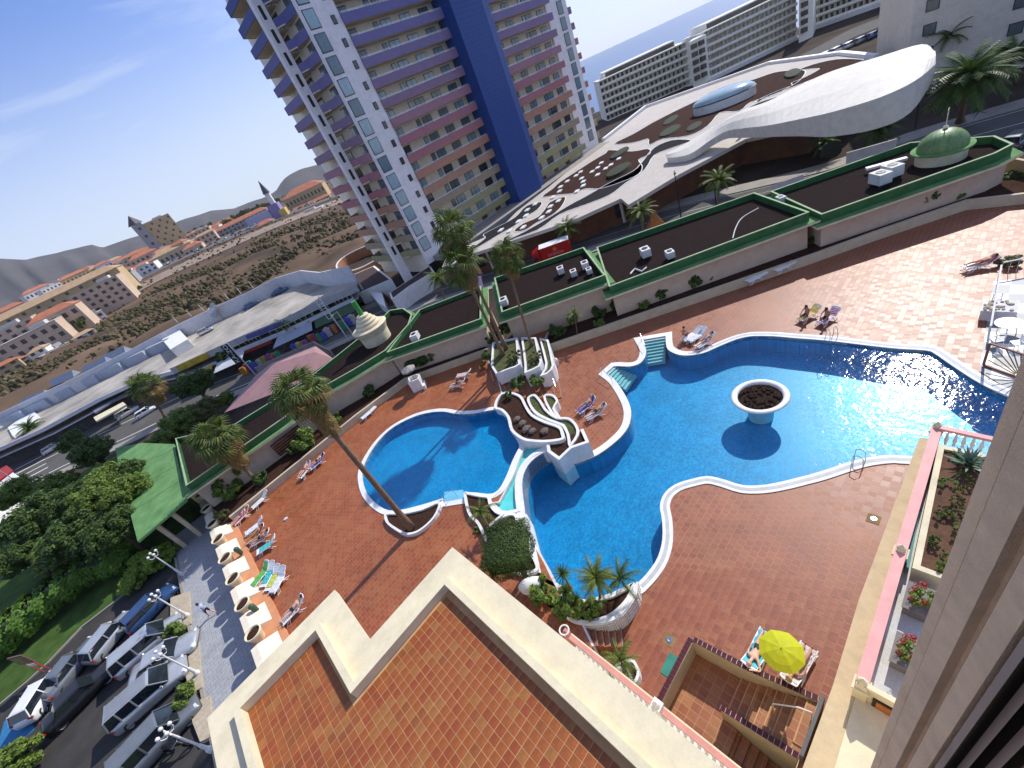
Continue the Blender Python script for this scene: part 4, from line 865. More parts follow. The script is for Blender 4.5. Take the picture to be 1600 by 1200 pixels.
# low structures at the foot of the tower's left side
OR_ = mat('rust_render', (.33, .15, .07), .8, .15, .6)
t = thing('curved_ramp_wall', G(550, 415, 0), 'rust coloured oval ramp wall with white rim at the foot of the tower', 'wall')
rp_ = smooth(px([(527, 416), (535, 404), (560, 390), (590, 380), (610, 392), (590, 405), (560, 420), (537, 424)], -.2), 5)
g = MB(); g.ribbon(rp_, -6, -.2, .3, closed=True); g.build('ramp_wall', OR_, t)
g = MB(); g.ribbon(rp_, -.2, .0, .4, closed=True); g.build('white_rim', WHITE, t)
g = MB(); g.prism(rp_, -6, -3.2); g.build('ramp_floor', PAVE, t)
def slabwall(nm, label, L_, z0, z1, m, cat='wall'):
    g = MB(); g.prism(P2(px(L_, z1)), z0, z1); return tag(g.build(nm, m), label, cat)
t = thing('entrance_building', G(620, 445, -3), 'white angular entrance building below the tower with dark openings', 'building')
EP = P2(px([(538, 435), (585, 415), (612, 436), (560, 458)], -.2)); g = MB(); g.prism(EP, -4, -.2); g.build('wall', WHITE, t)
g = MB(); g.prism(inset(EP, .5), -.25, -.16); g.build('roof', mat('dark_roof_felt', (.05, .025, .022), .9, .2), t)
EP = P2(px([(608, 458), (672, 415), (678, 424), (640, 447), (612, 468)], .2)); g = MB(); g.prism(EP, -4, .2); g.build('wall', WHITE, t)
g = MB(); g.prism(inset(EP, .35), .2, .24); g.build('roof', mat('dark_roof_felt', (.05, .025, .022)), t)
g = MB(); g.beam(G(618, 458, -1.4), G(668, 436, -1.4), .12, 1.1); g.build('dark_opening', DKGLASS, t)
g = MB(); g.beam(G(600, 462, -2.0), G(612, 470, -2.0), .12, 2.0); g.build('door', WOOD, t)
slabwall('angled_wall', 'white angled wall beside the ramp below the tower', [(575, 455), (597, 458), (603, 480), (592, 474)], -3, -1.2, WHITE)
# ================================================================ plaza roof
PLW = mat('plaza_white', (.60, .55, .50), .8, .10, .35, .1, col2=(.50, .45, .40), spec=.1)
t = thing('plaza_building', (60, 50, -3), 'low plaza building with white roof terrace of swirling gravel beds', 'building')
PB = P2(px([(688, 424), (730, 399), (800, 376), (900, 342), (970, 310), (982, 320), (1060, 273), (1165, 217), (1290, 190), (1340, 150), (1375, 92), (1310, 87), (1200, 102), (1010, 169), (945, 220), (855, 294), (808, 330), (775, 363), (700, 396)], 1.9))
g = MB(); g.prism(PB, 1.35, 1.9); g.build('roof_slab', PLW, t)
bk = P2(px([(945, 217), (1010, 166), (1200, 99), (1310, 84), (1365, 90)], 2.2)); g = MB(); g.ribbon(bk, 1.4, 2.5, .9, side=1); g.build('back_rim', WHITE, t)
W2 = inset(PB, 3.2); g = MB(); g.prism(W2, -3, 1.34); g.build('shop_front', mat('brown_shopfront', (.14, .06, .03), .7, .3, .6), t)
f0 = [G(q[0], q[1], -1) for q in [(745, 437), (800, 413), (900, 377), (975, 348)]]
for i in range(13):
    u = i/13; a = G(760+215*u, 410-76*u, 0); 
for i in range(9):
    u = (i+.5)/9; a = PB[1].lerp(PB[4], u); d = (PB[4]-PB[1]).normalized(); nn_ = Vector((-d.y, d.x)); q = a+nn_*3.1
    g = MB(); g.box((q.x, q.y, -.6), (3.2, .2, 2.6), rz=math.atan2(d.y, d.x)); g.build('shop_window', DKGLASS, t)
for i in range(11):
    u = i/10; a = PB[1].lerp(PB[4], u); d = (PB[4]-PB[1]).normalized(); q = a+Vector((-d.y, d.x))*2.9
    g = MB(); g.box((q.x, q.y, -.8), (.35, .35, 4.3)); g.build('column', WHITE, t)
k8 = lambda L_: P2(px(crop(L_, 700, 180, 4), 1.9)); k4 = lambda L_: P2(px(crop(L_, 860, 0, 4), 1.9)); k5 = lambda L_: P2(px(crop(L_, 1200, 0, 4), 1.9))
BLG = mat('black_roof_gravel', (.03, .028, .03), .95, .3, 2, .5, spec=.03); BRG = mat('brown_roof_gravel', (.055, .028, .022), .95, .3, 2, .5, spec=.03)
beds = [(k8([(370, 785), (560, 718), (700, 620), (860, 560), (1010, 500), (1110, 425), (1230, 340), (1290, 250), (1430, 195), (1520, 160), (1400, 158), (1290, 205), (1218, 290), (1160, 350), (1000, 430), (880, 500), (750, 570), (620, 650), (480, 730)]), BLG),
        (k8([(140, 840), (235, 770), (225, 745), (330, 690), (420, 640), (490, 570), (583, 545), (560, 590), (480, 640), (420, 690), (340, 735), (250, 790), (180, 830)]), BLG),
        (k8([(415, 725), (470, 680), (560, 640), (610, 585), (640, 545), (730, 513), (710, 570), (650, 625), (560, 670), (480, 720)]), BRG),
        (k8([(590, 512), (650, 465), (700, 420), (800, 355), (900, 290), (985, 240), (1010, 220), (1150, 228), (1250, 213), (1258, 245), (1190, 280), (1212, 320), (1190, 370), (1080, 420), (950, 460), (860, 460), (780, 490), (690, 498)]), BRG),
        (k4([(1010, 800), (1110, 740), (1200, 695), (1300, 645), (1400, 612), (1520, 568), (1600, 515), (1640, 520), (1600, 545), (1450, 600), (1250, 692), (1110, 765)]), BLG),
        (k4([(400, 900), (520, 838), (640, 768), (760, 706), (880, 648), (1000, 592), (1150, 538), (1290, 492), (1400, 455), (1500, 442), (1590, 445), (1560, 500), (1500, 540), (1400, 592), (1250, 640), (1180, 695), (1060, 705), (980, 790), (860, 850), (700, 870), (620, 905), (610, 868), (520, 892)]), BRG),
        (k5([(150, 455), (280, 405), (430, 372), (570, 373), (585, 385), (430, 440), (220, 520), (0, 605), (-60, 640), (-60, 625), (60, 570), (155, 535), (150, 520), (240, 480), (320, 435), (300, 430), (200, 440)]), BRG)]
for P_, m_ in beds:
    P_ = smooth(P_, 3); P_ = P_ if area(P_) > 0 else P_[::-1]
    g = MB(); g.prism(P_, 1.8, 1.915); g.build('gravel_bed', m_, t)
    g = MB(); g.ribbon(P_, 1.88, 1.98, .14, closed=True, side=-1); g.build('bed_edging', WHITE, t)
sb = [(330, 718), (440, 663), (487, 627), (495, 592), (545, 555), (585, 640), (630, 602), (640, 570), (690, 535), (655, 512), (697, 475), (703, 448), (745, 413), (800, 378), (828, 355), (845, 415), (835, 395), (845, 440), (805, 475), (935, 328), (958, 298), (900, 353), (935, 372), (985, 333), (1018, 310), (1067, 272), (470, 700), (385, 722)]
g = MB(); g.box((0, 0, 0), (1.5, .8, .2)); o = g.build('bench_slab', WHITE); bm2 = o.data; bpy.data.objects.remove(o)
for i, (x, y) in enumerate(sb):
    p_ = G(700+x/4, 180+y/4, 2.05); o = bpy.data.objects.new('bench_slab', bm2); COL.objects.link(o); o.location = p_; o.rotation_euler = (0, 0, R(20)); tag(o, 'small white slab lying on the gravel beds of the plaza roof', 'slab', 'white slabs on the plaza roof beds')
# skylight
sc_ = G(1131, 158, 2.6); t2 = thing('skylight', sc_, 'large oval glass skylight on the plaza roof', 'skylight')
ax = (G(1180, 135, 2.6)-G(1085, 172, 2.6)); L_ = ax.length/2; rz = math.atan2(ax.y, ax.x); wd_ = 4.2
g = MB(); g.lathe(sc_, [(L_*1.0, -.7), (L_*1.0, .9)], 48, sy=wd_/L_, rz=rz); g.build('kerb', WHITE, t2)
g = MB(); g.lathe(sc_, [(L_*1.0, .9), (L_*1.03, 1.0), (L_*.99, 1.15)], 48, sy=wd_/L_, rz=rz); g.build('dark_rim', BLACK, t2)
g = MB(); g.lathe(sc_, [(L_*math.cos(a), 1.1+1.5*math.sin(a)) for a in [R(q) for q in (0, 15, 30, 45, 60, 75, 90)]], 48, sy=wd_/L_, rz=rz); g.build('glass_dome', mat('pale_glass', (.35, .48, .52), .12, .15, .2, spec=.9), t2, smooth=True)
# wave canopy
t2 = thing('wave_canopy', G(1250, 200, -3), 'large white wave-shaped canopy shell over the dark plaza entrance', 'canopy')
Ft = [(1043, 247, 3.0), (1077, 241, 3.1), (1110, 219, 3.8), (1135, 205, 4.6), (1165, 200, 5.4), (1200, 196, 6.0), (1250, 186, 6.6), (1300, 175, 7.2), (1375, 152, 7.8), (1430, 126, 8.0), (1462, 100, 8.0)]
Bt = [(1041, 241, 3.1), (1075, 222, 3.5), (1110, 201, 4.3), (1135, 186, 5.2), (1160, 172, 6.1), (1200, 158, 6.8), (1250, 133, 7.3), (1300, 111, 7.8), (1375, 88, 8.4), (1440, 69, 8.5), (1460, 80, 8.3)]
fh = [1.0, 1.1, 1.1, 1.2, 1.4, 1.5, 2.0, 2.6, 3.0, 2.9, 1.5]
F3 = [G(*q) for q in Ft]; B3 = [G(*q) for q in Bt]; nF = len(F3)
def dens(A, k=4):
    out = []
    for i in range(len(A)-1):
        a, b, c, d = A[max(i-1, 0)], A[i], A[i+1], A[min(i+2, len(A)-1)]
        for s_ in range(k): u = s_/k; out.append(0.5*((2*b)+(c-a)*u+(2*a-5*b+4*c-d)*u*u+(3*b-a-3*c+d)*u**3))
    return out+[A[-1]]
D3 = [f-Vector((0, 0, h))+(f-b).normalized()*-.3 for f, b, h in zip(F3, B3, fh)]
F3, B3, D3 = dens(F3), dens(B3), dens(D3); nF = len(F3); rowsS = []
for i in range(nF):
    mid1 = F3[i].lerp(B3[i], .35)+Vector((0, 0, .35)); mid2 = F3[i].lerp(B3[i], .7)+Vector((0, 0, .35)); rowsS.append([D3[i], F3[i], mid1, mid2, B3[i], B3[i]-Vector((0, 0, .5)), D3[i].lerp(B3[i], .5)-Vector((0, 0, .1))])
g = MB(); g.add([p_ for r_ in rowsS for p_ in r_], [(i*7+j, (i+1)*7+j, (i+1)*7+(j+1) % 7, i*7+(j+1) % 7) for i in range(nF-1) for j in range(7)]+[tuple(range(7)), tuple(range((nF-1)*7, nF*7))[::-1]])
g.build('shell', mat('canopy_white', (.66, .62, .55), .7, .05, .5, .05), t2)
for q in [(1167, 232), (1237, 215), (1290, 205), (1060, 262)]:
    a = G(q[0], q[1], 0); g = MB(); g.lathe((a.x+2, a.y+1, 0), [(.3, -3), (.3, 5.0 if q[0] > 1100 else 2.2)], 12); g.build('column', WHITE, t2)
# hedged ovals on the plaza roof are built with the plants
# ================================================================ coast hotels
HW = mat('hotel_cream', (.86, .83, .72), .8, .05, .1); HG = mat('hotel_shade_openings', (.10, .09, .08), .6, .4, .2)
FH = 2.45
def hotel(label, a, b, nf, depth, z0, bays, podium=0):
    A, B = G(a[0], a[1], z0), G(b[0], b[1], z0); d = (B-A); Ln = d.length; d.normalize(); nn_ = Vector((-d.y, d.x, 0)); nn_ = nn_ if nn_.dot(A) > 0 else -nn_
    t = thing('coastal_hotel', A, label, 'building')
    def P4(u0, u1, v0, v1): return [A+d*u0+nn_*v0, A+d*u1+nn_*v0, A+d*u1+nn_*v1, A+d*u0+nn_*v1]
    g = MB(); g.prism(P4(0, Ln, 2.2, depth), z0-3, z0+FH*nf); g.build('wall', HW, t)
    if podium: g = MB(); g.prism(P4(-2, Ln+3, -3, depth), z0-podium, z0); g.build('podium', OFFW, t)
    for k in range(nf):
        g = MB(); z = z0+FH*k; g.prism(P4(0, Ln, 0, 2.2), z-.15, z+.12); g.prism(P4(0, Ln, 0, .15), z-.15, z+.85); g.build('balcony', HW, t)
        for i in range(bays):
            u = (i+.5)*Ln/bays; w = Ln/bays*.3
            g = MB(); g.prism(P4(u-w, u+w*.8, 2.1, 2.15), z+.15, z+2.0); g.build('window', HG, t) if nf*bays <= 290 else None
        g = MB()
        for i in range(bays+1): u = i*Ln/bays; g.prism(P4(max(0, u-.06), min(Ln, u+.06), .6, 2.2), z, z+2.3)
        o = g.build('dividers', HW, t); o['kind'] = 'stuff'
    g = MB(); g.prism(P4(0, Ln, .1, 2.3), z0+FH*nf-.2, z0+FH*nf+.15); g.build('roof_edge', HW, t)
    g = MB(); g.prism(P4(Ln*.08, Ln*.9, 4, depth-1), z0+FH*nf, z0+FH*nf+2.0); g.build('penthouse', HW, t)
    for i in range(bays-3):
        u = Ln*.1+i*Ln*.78/(bays-3); g = MB(); g.prism(P4(u, u+1.8, 3.92, 3.98), z0+FH*nf+.2, z0+FH*nf+1.6); g.build('penthouse_window', HG, t)
    return t, A, d, nn_, Ln
hotel('long cream coastal hotel nearest the tower, with tiers of balconies', (950, 191), (1083, 133), 6, 14, -3.5, 20, 4)
hotel('long cream coastal hotel in the middle of the row', (1108, 124), (1246, 58), 6, 14, -2.5, 20, 2)
hotel('cream coastal hotel farthest right, beside the tall tower block', (1268, 42), (1440, -20), 7, 14, -2, 18, 1)
def plainblock(label, L_, z0, z1, m, wins, cat='building'):
    P = P2(px(L_, z0)); t = thing('apartment_block', (P[0].x, P[0].y, z0), label, cat); g = MB(); g.prism(P, z0-3, z1); g.build('wall', m, t); return t, P
tb, P = plainblock('square cream block joining the two long coastal hotels', [(1084, 140), (1108, 128), (1112, 122), (1090, 132)], -3, 11.5, HW, 0)
d = (P[1]-P[0]); 
for k in range(5):
    for u in (.25, .7): q = P[0]+d*u; g = MB(); g.box((q.x-.4, q.y-.4, .2+2.4*k), (1.6, 1.6, 1.4), rz=math.atan2(d.y, d.x)); g.build('window', HG, tb)
tb, P = plainblock('cream block between the middle and far coastal hotels', [(1248, 62), (1270, 52), (1275, 40), (1252, 48)], -2, 15, HW, 0)
d = (P[1]-P[0])
for k in range(6):
    for u in (.3,): q = P[0]+d*u; g = MB(); g.box((q.x-.4, q.y-.4, .2+2.4*k), (1.6, 1.6, 1.4), rz=math.atan2(d.y, d.x)); g.build('window', HG, tb)
# car-lined road above the coast and the dark slope
strip('coast_road', [(a.x, a.y, -2.95) for a in px([(1060, 205), (1130, 172), (1230, 115), (1330, 60), (1440, 15)], -2.95)], [(a.x, a.y, -2.95) for a in px([(1060, 196), (1130, 158), (1230, 98), (1330, 45), (1440, 2)], -2.95)], ASPH2)
# ================================================================ block at the top right
t = thing('apartment_tower', G(1425, 95, -3), 'tall pale block with balconies at the upper right edge', 'building')
q0 = G(1425, 92, -3); q1 = G(1512, 160, -3); q2 = G(1640, 185, -3)
BW = mat('beige_tower_wall', (.74, .66, .54), .8, .06, .15, .05)
d1 = (q2-q1).normalized(); nb = Vector((-d1.y, d1.x, 0)); nb = nb if nb.dot(q1) > 0 else -nb
cq = GR(1423, 50, 106); BX, BY1 = cq.x, cq.y; BY0 = BY1-45
g = MB(); g.prism([(BX, BY1), (BX+26, BY1+9), (BX+40, BY1-14), (BX+40, BY0), (BX, BY0)], -3, 26); g.build('wall', BW, t)
bw_d = Vector((26, 9, 0)).normalized(); bw_n = Vector((bw_d.y, -bw_d.x, 0))
W3 = winmesh(1.5, 1.5, GL[3], mull=0); W4 = winmesh(3.0, 2.1, GL[2])
def bput(me, x, y, z, rz): return shot('window', me, t, Matrix.Translation(Vector((x, y, z))-t.location) @ Matrix.Rotation(rz, 4, 'Z'))
for k in range(7):
    z = 1.0+3.1*k
    for y in (BY1-2.2, BY1-11.5): bput(W3, BX-.03, y, z+.5, -math.pi/2)
    for y in (BY1-17, BY1-24): bput(W4, BX-.03, y, z, -math.pi/2)
    g = MB(); g.box((BX-.7, BY1-20.5, z-.2), (1.4, 13, .25)); g.box((BX-1.35, BY1-20.5, z+.3), (.12, 13, 1.0)); g.build('balcony', [mat('tan_balcony', (.40, .31, .22), .8, .05)], t)
# ================================================================ shopping row with roof parking
SHW = mat('shop_white', (.55, .56, .60), .8, .06, .3, .05)
Fp = P2(px([(556, 446), (500, 470), (440, 500), (381, 524), (330, 547), (265, 577), (215, 590), (150, 620), (60, 668), (-60, 722)], 2.8))
Bp = P2(px([(545, 415), (500, 425), (470, 422), (430, 434), (385, 457), (330, 482), (275, 508), (200, 548), (100, 598), (0, 645), (-90, 690)], 5.6))
t = thing('shopping_row', (Fp[0].x, Fp[0].y, -3), 'long low shopping building with cars parked on its roof', 'building')
PG = Fp+Bp[::-1]
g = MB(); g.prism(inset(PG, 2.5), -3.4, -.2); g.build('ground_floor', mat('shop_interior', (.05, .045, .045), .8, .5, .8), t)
g = MB(); g.prism(inset(PG, 1.2), -.2, .1); g.build('first_floor_slab', SHW, t)
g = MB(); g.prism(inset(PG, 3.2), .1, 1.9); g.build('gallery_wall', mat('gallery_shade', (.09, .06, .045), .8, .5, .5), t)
g = MB(); g.prism(inset(PG, .3), 1.7, 2.0); g.build('roof_deck', mat('roof_car_deck', (.36, .33, .29), .85, .4, .12, .1, spec=.1), t)
g = MB(); g.ribbon(Fp[:6], 1.5, 2.9, .3, side=1 if area(PG) > 0 else -1); g.build('front_parapet', mat('sign_band_grey', (.40, .40, .40), .8, .08, .5), t)
g = MB(); g.ribbon(Fp[5:], 1.5, 2.3, .3, side=1 if area(PG) > 0 else -1); g.build('front_parapet', SHW, t)
g = MB(); g.ribbon(Bp, -3.4, 5.6, .35, side=-1 if area(PG) > 0 else 1); g.build('back_wall', SHW, t)
def facade(u, off, z):                     # a point on the front line; u in pixels of image column
    P = px([(u, 0, 0)], 0)
def frontat(col, off=0.0):
    # point on the front polyline at image column col, moved out towards the street by off
    C = [556, 500, 440, 381, 330, 265, 215, 150, 60, -60]
    for i in range(9):
        if C[i+1] <= col <= C[i]:
            v = (C[i]-col)/(C[i]-C[i+1]); q = Fp[i].lerp(Fp[i+1], v); d = (Fp[i+1]-Fp[i]).normalized(); o_ = Vector((d.y, -d.x)); o_ = o_ if o_.dot(q) < 0 else -o_
            return q+o_*off, math.atan2(d.y, d.x)+math.pi
def band(c0, c1, z, h, m, nm, off=.2, th=.12):
    a, _ = frontat(c0, off); b, _ = frontat(c1, off); g = MB(); g.beam((a.x, a.y, z), (b.x, b.y, z), th, h); return g.build(nm, m, t)
YS = mat('yellow_sign', (.42, .30, .03), .6, .3, 1.5); PS = mat('violet_sign', (.10, .09, .30), .6, .3, 1); RS = mat('red_sign', (.36, .03, .03), .6, .15)
band(275, 322, 2.2, 1.3, YS, 'shop_sign'); band(383, 438, 2.2, .9, PS, 'shop_sign'); band(360, 412, -.1, .9, RS, 'shop_sign', .9); band(345, 440, .55, .8, SHW, 'gallery_parapet', .75, .2); band(440, 545, .55, .8, SHW, 'gallery_parapet', .75, .2)
band(265, 345, .2, .6, SHW, 'gallery_parapet', .75, .2)
for a_, b_ in ((352, 378), (385, 402), (418, 445), (455, 480), (482, 520), (525, 545)):
    g = MB()
    A, _ = frontat(a_, .8); B, _ = frontat(b_, .8)
    for u in [0, .33, .66, 1]: q = A.lerp(B, u); g.beam((q.x, q.y, .9), (q.x, q.y, 1.75), .06, .06)
    g.beam((A.x, A.y, 1.75), (B.x, B.y, 1.75), .06, .06); g.build('gallery_railing', WHITE, t)
def text(s, size, loc, rot, m, nm, ext=.02, parent=None):
    c = bpy.data.curves.new(nm, 'FONT'); c.body = s; c.size = size; c.extrude = ext; c.align_x = 'CENTER'; c.align_y = 'CENTER'; o = bpy.data.objects.new(nm, c); COL.objects.link(o)
    o.matrix_world = Matrix.Translation(loc) @ rot; bpy.context.view_layer.update()
    me = bpy.data.meshes.new_from_object(o.evaluated_get(bpy.context.evaluated_depsgraph_get())); bpy.data.objects.remove(o); me.materials.clear(); me.materials.append(m)
    M = Matrix.Translation(loc) @ rot
    if parent is not None: M = (Matrix.Translation(parent.location) @ Matrix.Rotation(parent.rotation_euler.z, 4, 'Z')).inverted() @ M
    o = bpy.data.objects.new(nm, me); COL.objects.link(o); o.parent = parent; o.matrix_local = M; return o
UPR = lambda rz: Matrix.Rotation(rz, 4, 'Z') @ Matrix.Rotation(math.pi/2, 4, 'X')
# awnings over the pavement
for i, (c0_, c1_, m_, lb) in enumerate([(285, 322, YS, 'yellow awning under the sign of the shopping row'), (480, 548, mat('green_awning', (.05, .10, .05), .8, .15), 'dull green awning at the right end of the shopping row'), (330, 372, SHW, 'white canvas awning beside the red shop sign'), (425, 475, mat('pale_awning', (.36, .38, .45), .8, .1), 'pale awning in the middle of the shopping row')]):
    a, r0 = frontat(c0_, 1.0); b, _ = frontat(c1_, 1.0); a2, _ = frontat(c0_, 4.6); b2, _ = frontat(c1_, 4.6)
    g = MB(); g.add([(a.x, a.y, .3), (b.x, b.y, .3), (b2.x, b2.y, -.6), (a2.x, a2.y, -.6), (a.x, a.y, .22), (b.x, b.y, .22), (b2.x, b2.y, -.68), (a2.x, a2.y, -.68)], [(0, 1, 2, 3), (7, 6, 5, 4), (0, 3, 7, 4), (1, 0, 4, 5), (2, 1, 5, 6), (3, 2, 6, 7)]); tag(g.build('awning', m_), lb, 'awning', 'shop awnings')
# racks of goods in front of the shops
MG = [mat('goods_%d' % i, c, .7, .3, 3) for i, c in enumerate([(.45, .2, .03), (.35, .05, .12), (.05, .25, .12), (.08, .1, .4), (.5, .45, .4), (.4, .3, .05), (.3, .08, .3)])]
for i in range(26):
    c = 375+i*6.6; q, r0 = frontat(c, U(4.8, 6.8)); h = U(1.2, 1.9); g = MB(); g.box((q.x, q.y, -2.87+h*.5), (U(.8, 1.6), U(.5, .9), h), rz=r0); g.box((q.x, q.y, -2.87+h+.1), (U(.5, .9), .5, .3), rz=r0+.4)
    tag(g.build('goods_rack', MG[i % 7]), '%s rack of goods before the shops, number %s counted from the left awning' % (['orange', 'purple', 'green', 'blue', 'pale', 'yellow', 'magenta'][i % 7], ORD[i]), 'display rack', 'goods racks in front of the shops')
# white block, ridge skylights of the left part
slabwall('stair_head', 'bright white stair head on the roof of the shopping row', [(253, 530), (280, 515), (293, 530), (266, 546)], 1.9, 4.2, WHITE)
for i, L_ in enumerate([[(65, 632), (88, 598), (96, 604), (72, 640)], ]): pass
for i, (q, lb) in enumerate([((80, 605), 'left'), ((130, 585), 'middle'), ((33, 638), 'far left'), ((160, 568), 'right')]):
    a = G(q[0], q[1], 2.0); g = MB(); dd = Vector((26, -21, 0)).normalized(); a2 = a+dd*9
    g.add([a, a2, a2+Vector((2, 2.6, 0)), a+Vector((2, 2.6, 0)), a+Vector((1, 1.3, 1.9)), a2+Vector((1, 1.3, 1.9))], [(0, 1, 5, 4), (2, 3, 4, 5), (1, 2, 5), (3, 0, 4)])
    tag(g.build('roof_skylight', mat('grey_skylight', (.28, .32, .38), .4, .1)), lb+' grey ridge skylight on the roof of the shopping row', 'skylight', 'ridge skylights')
RDG = mat('ridge_beige', (.52, .50, .45), .85, .1, .3)
for (qa, qb, w_, h_, lb) in [((165, 578), (60, 632), 5.5, 1.6, 'long pale ridge roof right half on the shopping row'), ((50, 640), (-60, 700), 5.5, 1.6, 'long pale ridge roof left half on the shopping row'), ((215, 548), (165, 574), 3.5, 1.2, 'short pale ridge roof behind the stair head')]:
    a, b = G(qa[0], qa[1], 2.6), G(qb[0], qb[1], 2.6); d = (b-a).normalized(); nn_ = Vector((-d.y, d.x, 0))*w_/2; u_ = Vector((0, 0, h_))
    g = MB(); g.add([a-nn_, b-nn_, b+nn_, a+nn_, a+u_, b+u_, a-nn_-Vector((0, 0, .8)), b-nn_-Vector((0, 0, .8)), b+nn_-Vector((0, 0, .8)), a+nn_-Vector((0, 0, .8))], [(0, 1, 5, 4), (2, 3, 4, 5), (1, 2, 5), (3, 0, 4), (6, 7, 1, 0), (8, 9, 3, 2)]); tag(g.build('ridge_roof', RDG), lb, 'roof', 'ridge roofs of the shopping row')
for i in range(7):
    a = G(20+i*38, 652-i*18.5, 3.4); g = MB(); g.box((a.x, a.y, 3.0), (7.5, 1.6, 2.4), rz=R(-38)); tag(g.build('roof_box', mat('blue_grey_box', (.36, .40, .48), .6, .1)), ORD[i]+' blue-grey roof box from the left along the back wall', 'roof box', 'roof boxes along the back wall')
slabwall('white_canopy', 'bright white flat canopy at the left end of the shopping row', [(12, 668), (50, 640), (62, 652), (20, 682)], 1.9, 2.5, WHITE, 'canopy')
slabwall('teal_kiosk', 'teal covered kiosk beside the yellow sign building', [(220, 575), (236, 560), (250, 570), (228, 588)], -1.2, 1.5, mat('teal_awning', (.03, .17, .18), .7, .1), 'kiosk')
slabwall('striped_canopy', 'grey striped canopy left of the teal kiosk', [(135, 630), (215, 585), (222, 597), (148, 645)], .3, .6, mat('striped_grey', (.2, .21, .26), .7, .2, 3), 'canopy')
slabwall('cream_canopy', 'long pale canopy edge over the street tables', [(146, 652), (192, 628), (197, 632), (150, 658)], -.2, .1, PALEC, 'canopy')
# lamp posts along the back wall of the roof
for i, q in enumerate([(278, 504, 271, 497), (299, 494, 292, 487), (318, 485, 311, 478), (358, 468, 351, 460), (377, 459, 370, 451), (396, 450, 389, 441)]):
    a = G(q[0], q[1], 5.6); g = MB(); g.tube([a, a+Vector((0, 0, 2.0))], [.09, .07], 6); tag(g.build('roof_pole', OFFW), ORD[i]+' thin white pole from the left on the roof car park wall', 'pole', 'poles on the back wall')
# satellite dish
a = G(338, 487, 4.4); t2 = thing('satellite_dish', (a.x, a.y, 2), 'large grey mesh satellite dish on the roof car park', 'satellite dish', rz=R(200))
g = MB(); g.tube([(0, 0, 0), (0, 0, 2.4)], .15); g.build('mast', OFFW, t2, local=True)
g = MB(); Mx = Matrix.Translation((0, 0, 2.9)) @ Matrix.Rotation(R(55), 4, 'Y'); o_ = len(g.v); g.lathe((0, 0, 0), [(0.01, 0), (.7, .06), (1.4, .22), (2.1, .5)], 28); g.v = [Mx @ v for v in g.v]; g.build('reflector', mat('mesh_grey', (.32, .34, .36), .5, .1), t2, local=True, smooth=True)
g = MB(); tip = Mx @ Vector((0, 0, 1.7))
for k in range(3): g.tube([Mx @ Vector((math.cos(2.1*k)*2.0, math.sin(2.1*k)*2.0, .5)), tip], .04, 5)
g.build('feed_arm', OFFW, t2, local=True)
# street signs on posts
def signpost(base, h, w, sh, label, mats_, txt=None):
    b = G(base[0], base[1], -2.95); t = thing('street_sign', b, label, 'sign', rz=R(-50)); g = MB(); g.tube([(0, 0, 0), (0, 0, h)], .09, 8); g.build('post', OFFW, t, local=True)
    g = MB(); g.box((-w/2, 0, h-sh/2), (w, .14, sh)); g.build('sign_panel', mats_[0], t, local=True)
    g = MB(); g.box((-w/2, 0, h+.06), (w+.1, .2, .12)); g.box((.02, 0, h-sh/2), (.12, .2, sh+.1)); g.build('sign_frame', WHITE, t, local=True)
    if txt:
        c = bpy.data.curves.new('lettering', 'FONT'); c.body = txt; c.size = sh/len(txt)*1.6; c.extrude = .02; c.align_x = 'CENTER'; c.align_y = 'CENTER'; o = bpy.data.objects.new('lettering', c); COL.objects.link(o); bpy.context.view_layer.update()
        me = bpy.data.meshes.new_from_object(o.evaluated_get(bpy.context.evaluated_depsgraph_get())); bpy.data.objects.remove(o); me.materials.clear(); me.materials.append(WHITE)
        o = bpy.data.objects.new('lettering', me); COL.objects.link(o); o.parent = t; o.matrix_local = Matrix.Translation((-w/2, -.1, h-sh/2)) @ Matrix.Rotation(math.pi/2, 4, 'X') @ Matrix.Rotation(math.pi/2, 4, 'Z')
    return t
signpost((399, 585), 7.6, 1.9, 4.2, 'black street sign panel with white letters on a tall post', [BLACK], 'KA-ZO')
t = thing('street_sign', G(546, 533, -2.95), 'tall white lattice sign mast by the stepped tower', 'sign', rz=R(-50))
g = MB(); g.tube([(0, 0, 0), (0, 0, 9.5)], .1, 8); g.build('post', OFFW, t, local=True)
for k in range(4): g = MB(); z = 5.2+k*1.0; g.box((-.5, 0, z), (1.0, .06, .08)); g.box((-1.0, 0, z+.45), (.08, .06, 1.0)); g.build('sign_frame', WHITE, t, local=True)
# pink tent roof beyond the left wing
TN = mat('dusty_pink_canvas', (.34, .19, .19), .8, .08, .5)
t = thing('tent_roof', G(430, 600, 1), 'dusty pink pitched tent roof behind the left roofed wing', 'tent')
C_ = [G(350, 645, 2.2), G(465, 600, 2.2), G(520, 560, 2.2), G(492, 540, 2.2), G(423, 568, 2.2), G(400, 586, 2.2)]; A1_, A2_ = G(430, 568, 4.0), G(492, 550, 3.6)
g = MB(); g.add(C_+[A1_, A2_], [(0, 1, 6), (1, 2, 7, 6), (2, 3, 7), (3, 4, 6, 7), (4, 5, 6), (5, 0, 6)]); g.build('canvas', TN, t)
g = MB(); pts = [G(397, 575, .3), G(488, 534, .3), G(515, 548, .3)]; g.ribbon(P2(pts), -3, .3, .2); g.build('surround_wall', PAVE, t)
# white low boxes at the far left of the street
slabwall('white_market_stall', 'white flat-roofed stall with red goods at the left edge', [(-60, 800), (20, 738), (42, 757), (-40, 845)], -2.9, -.6, WHITE, 'stall')
slabwall('red_awning', 'red awning edge of the white stall at the left edge', [(-30, 770), (20, 735), (10, 727), (-45, 757)], -1.1, -.7, RS, 'awning')
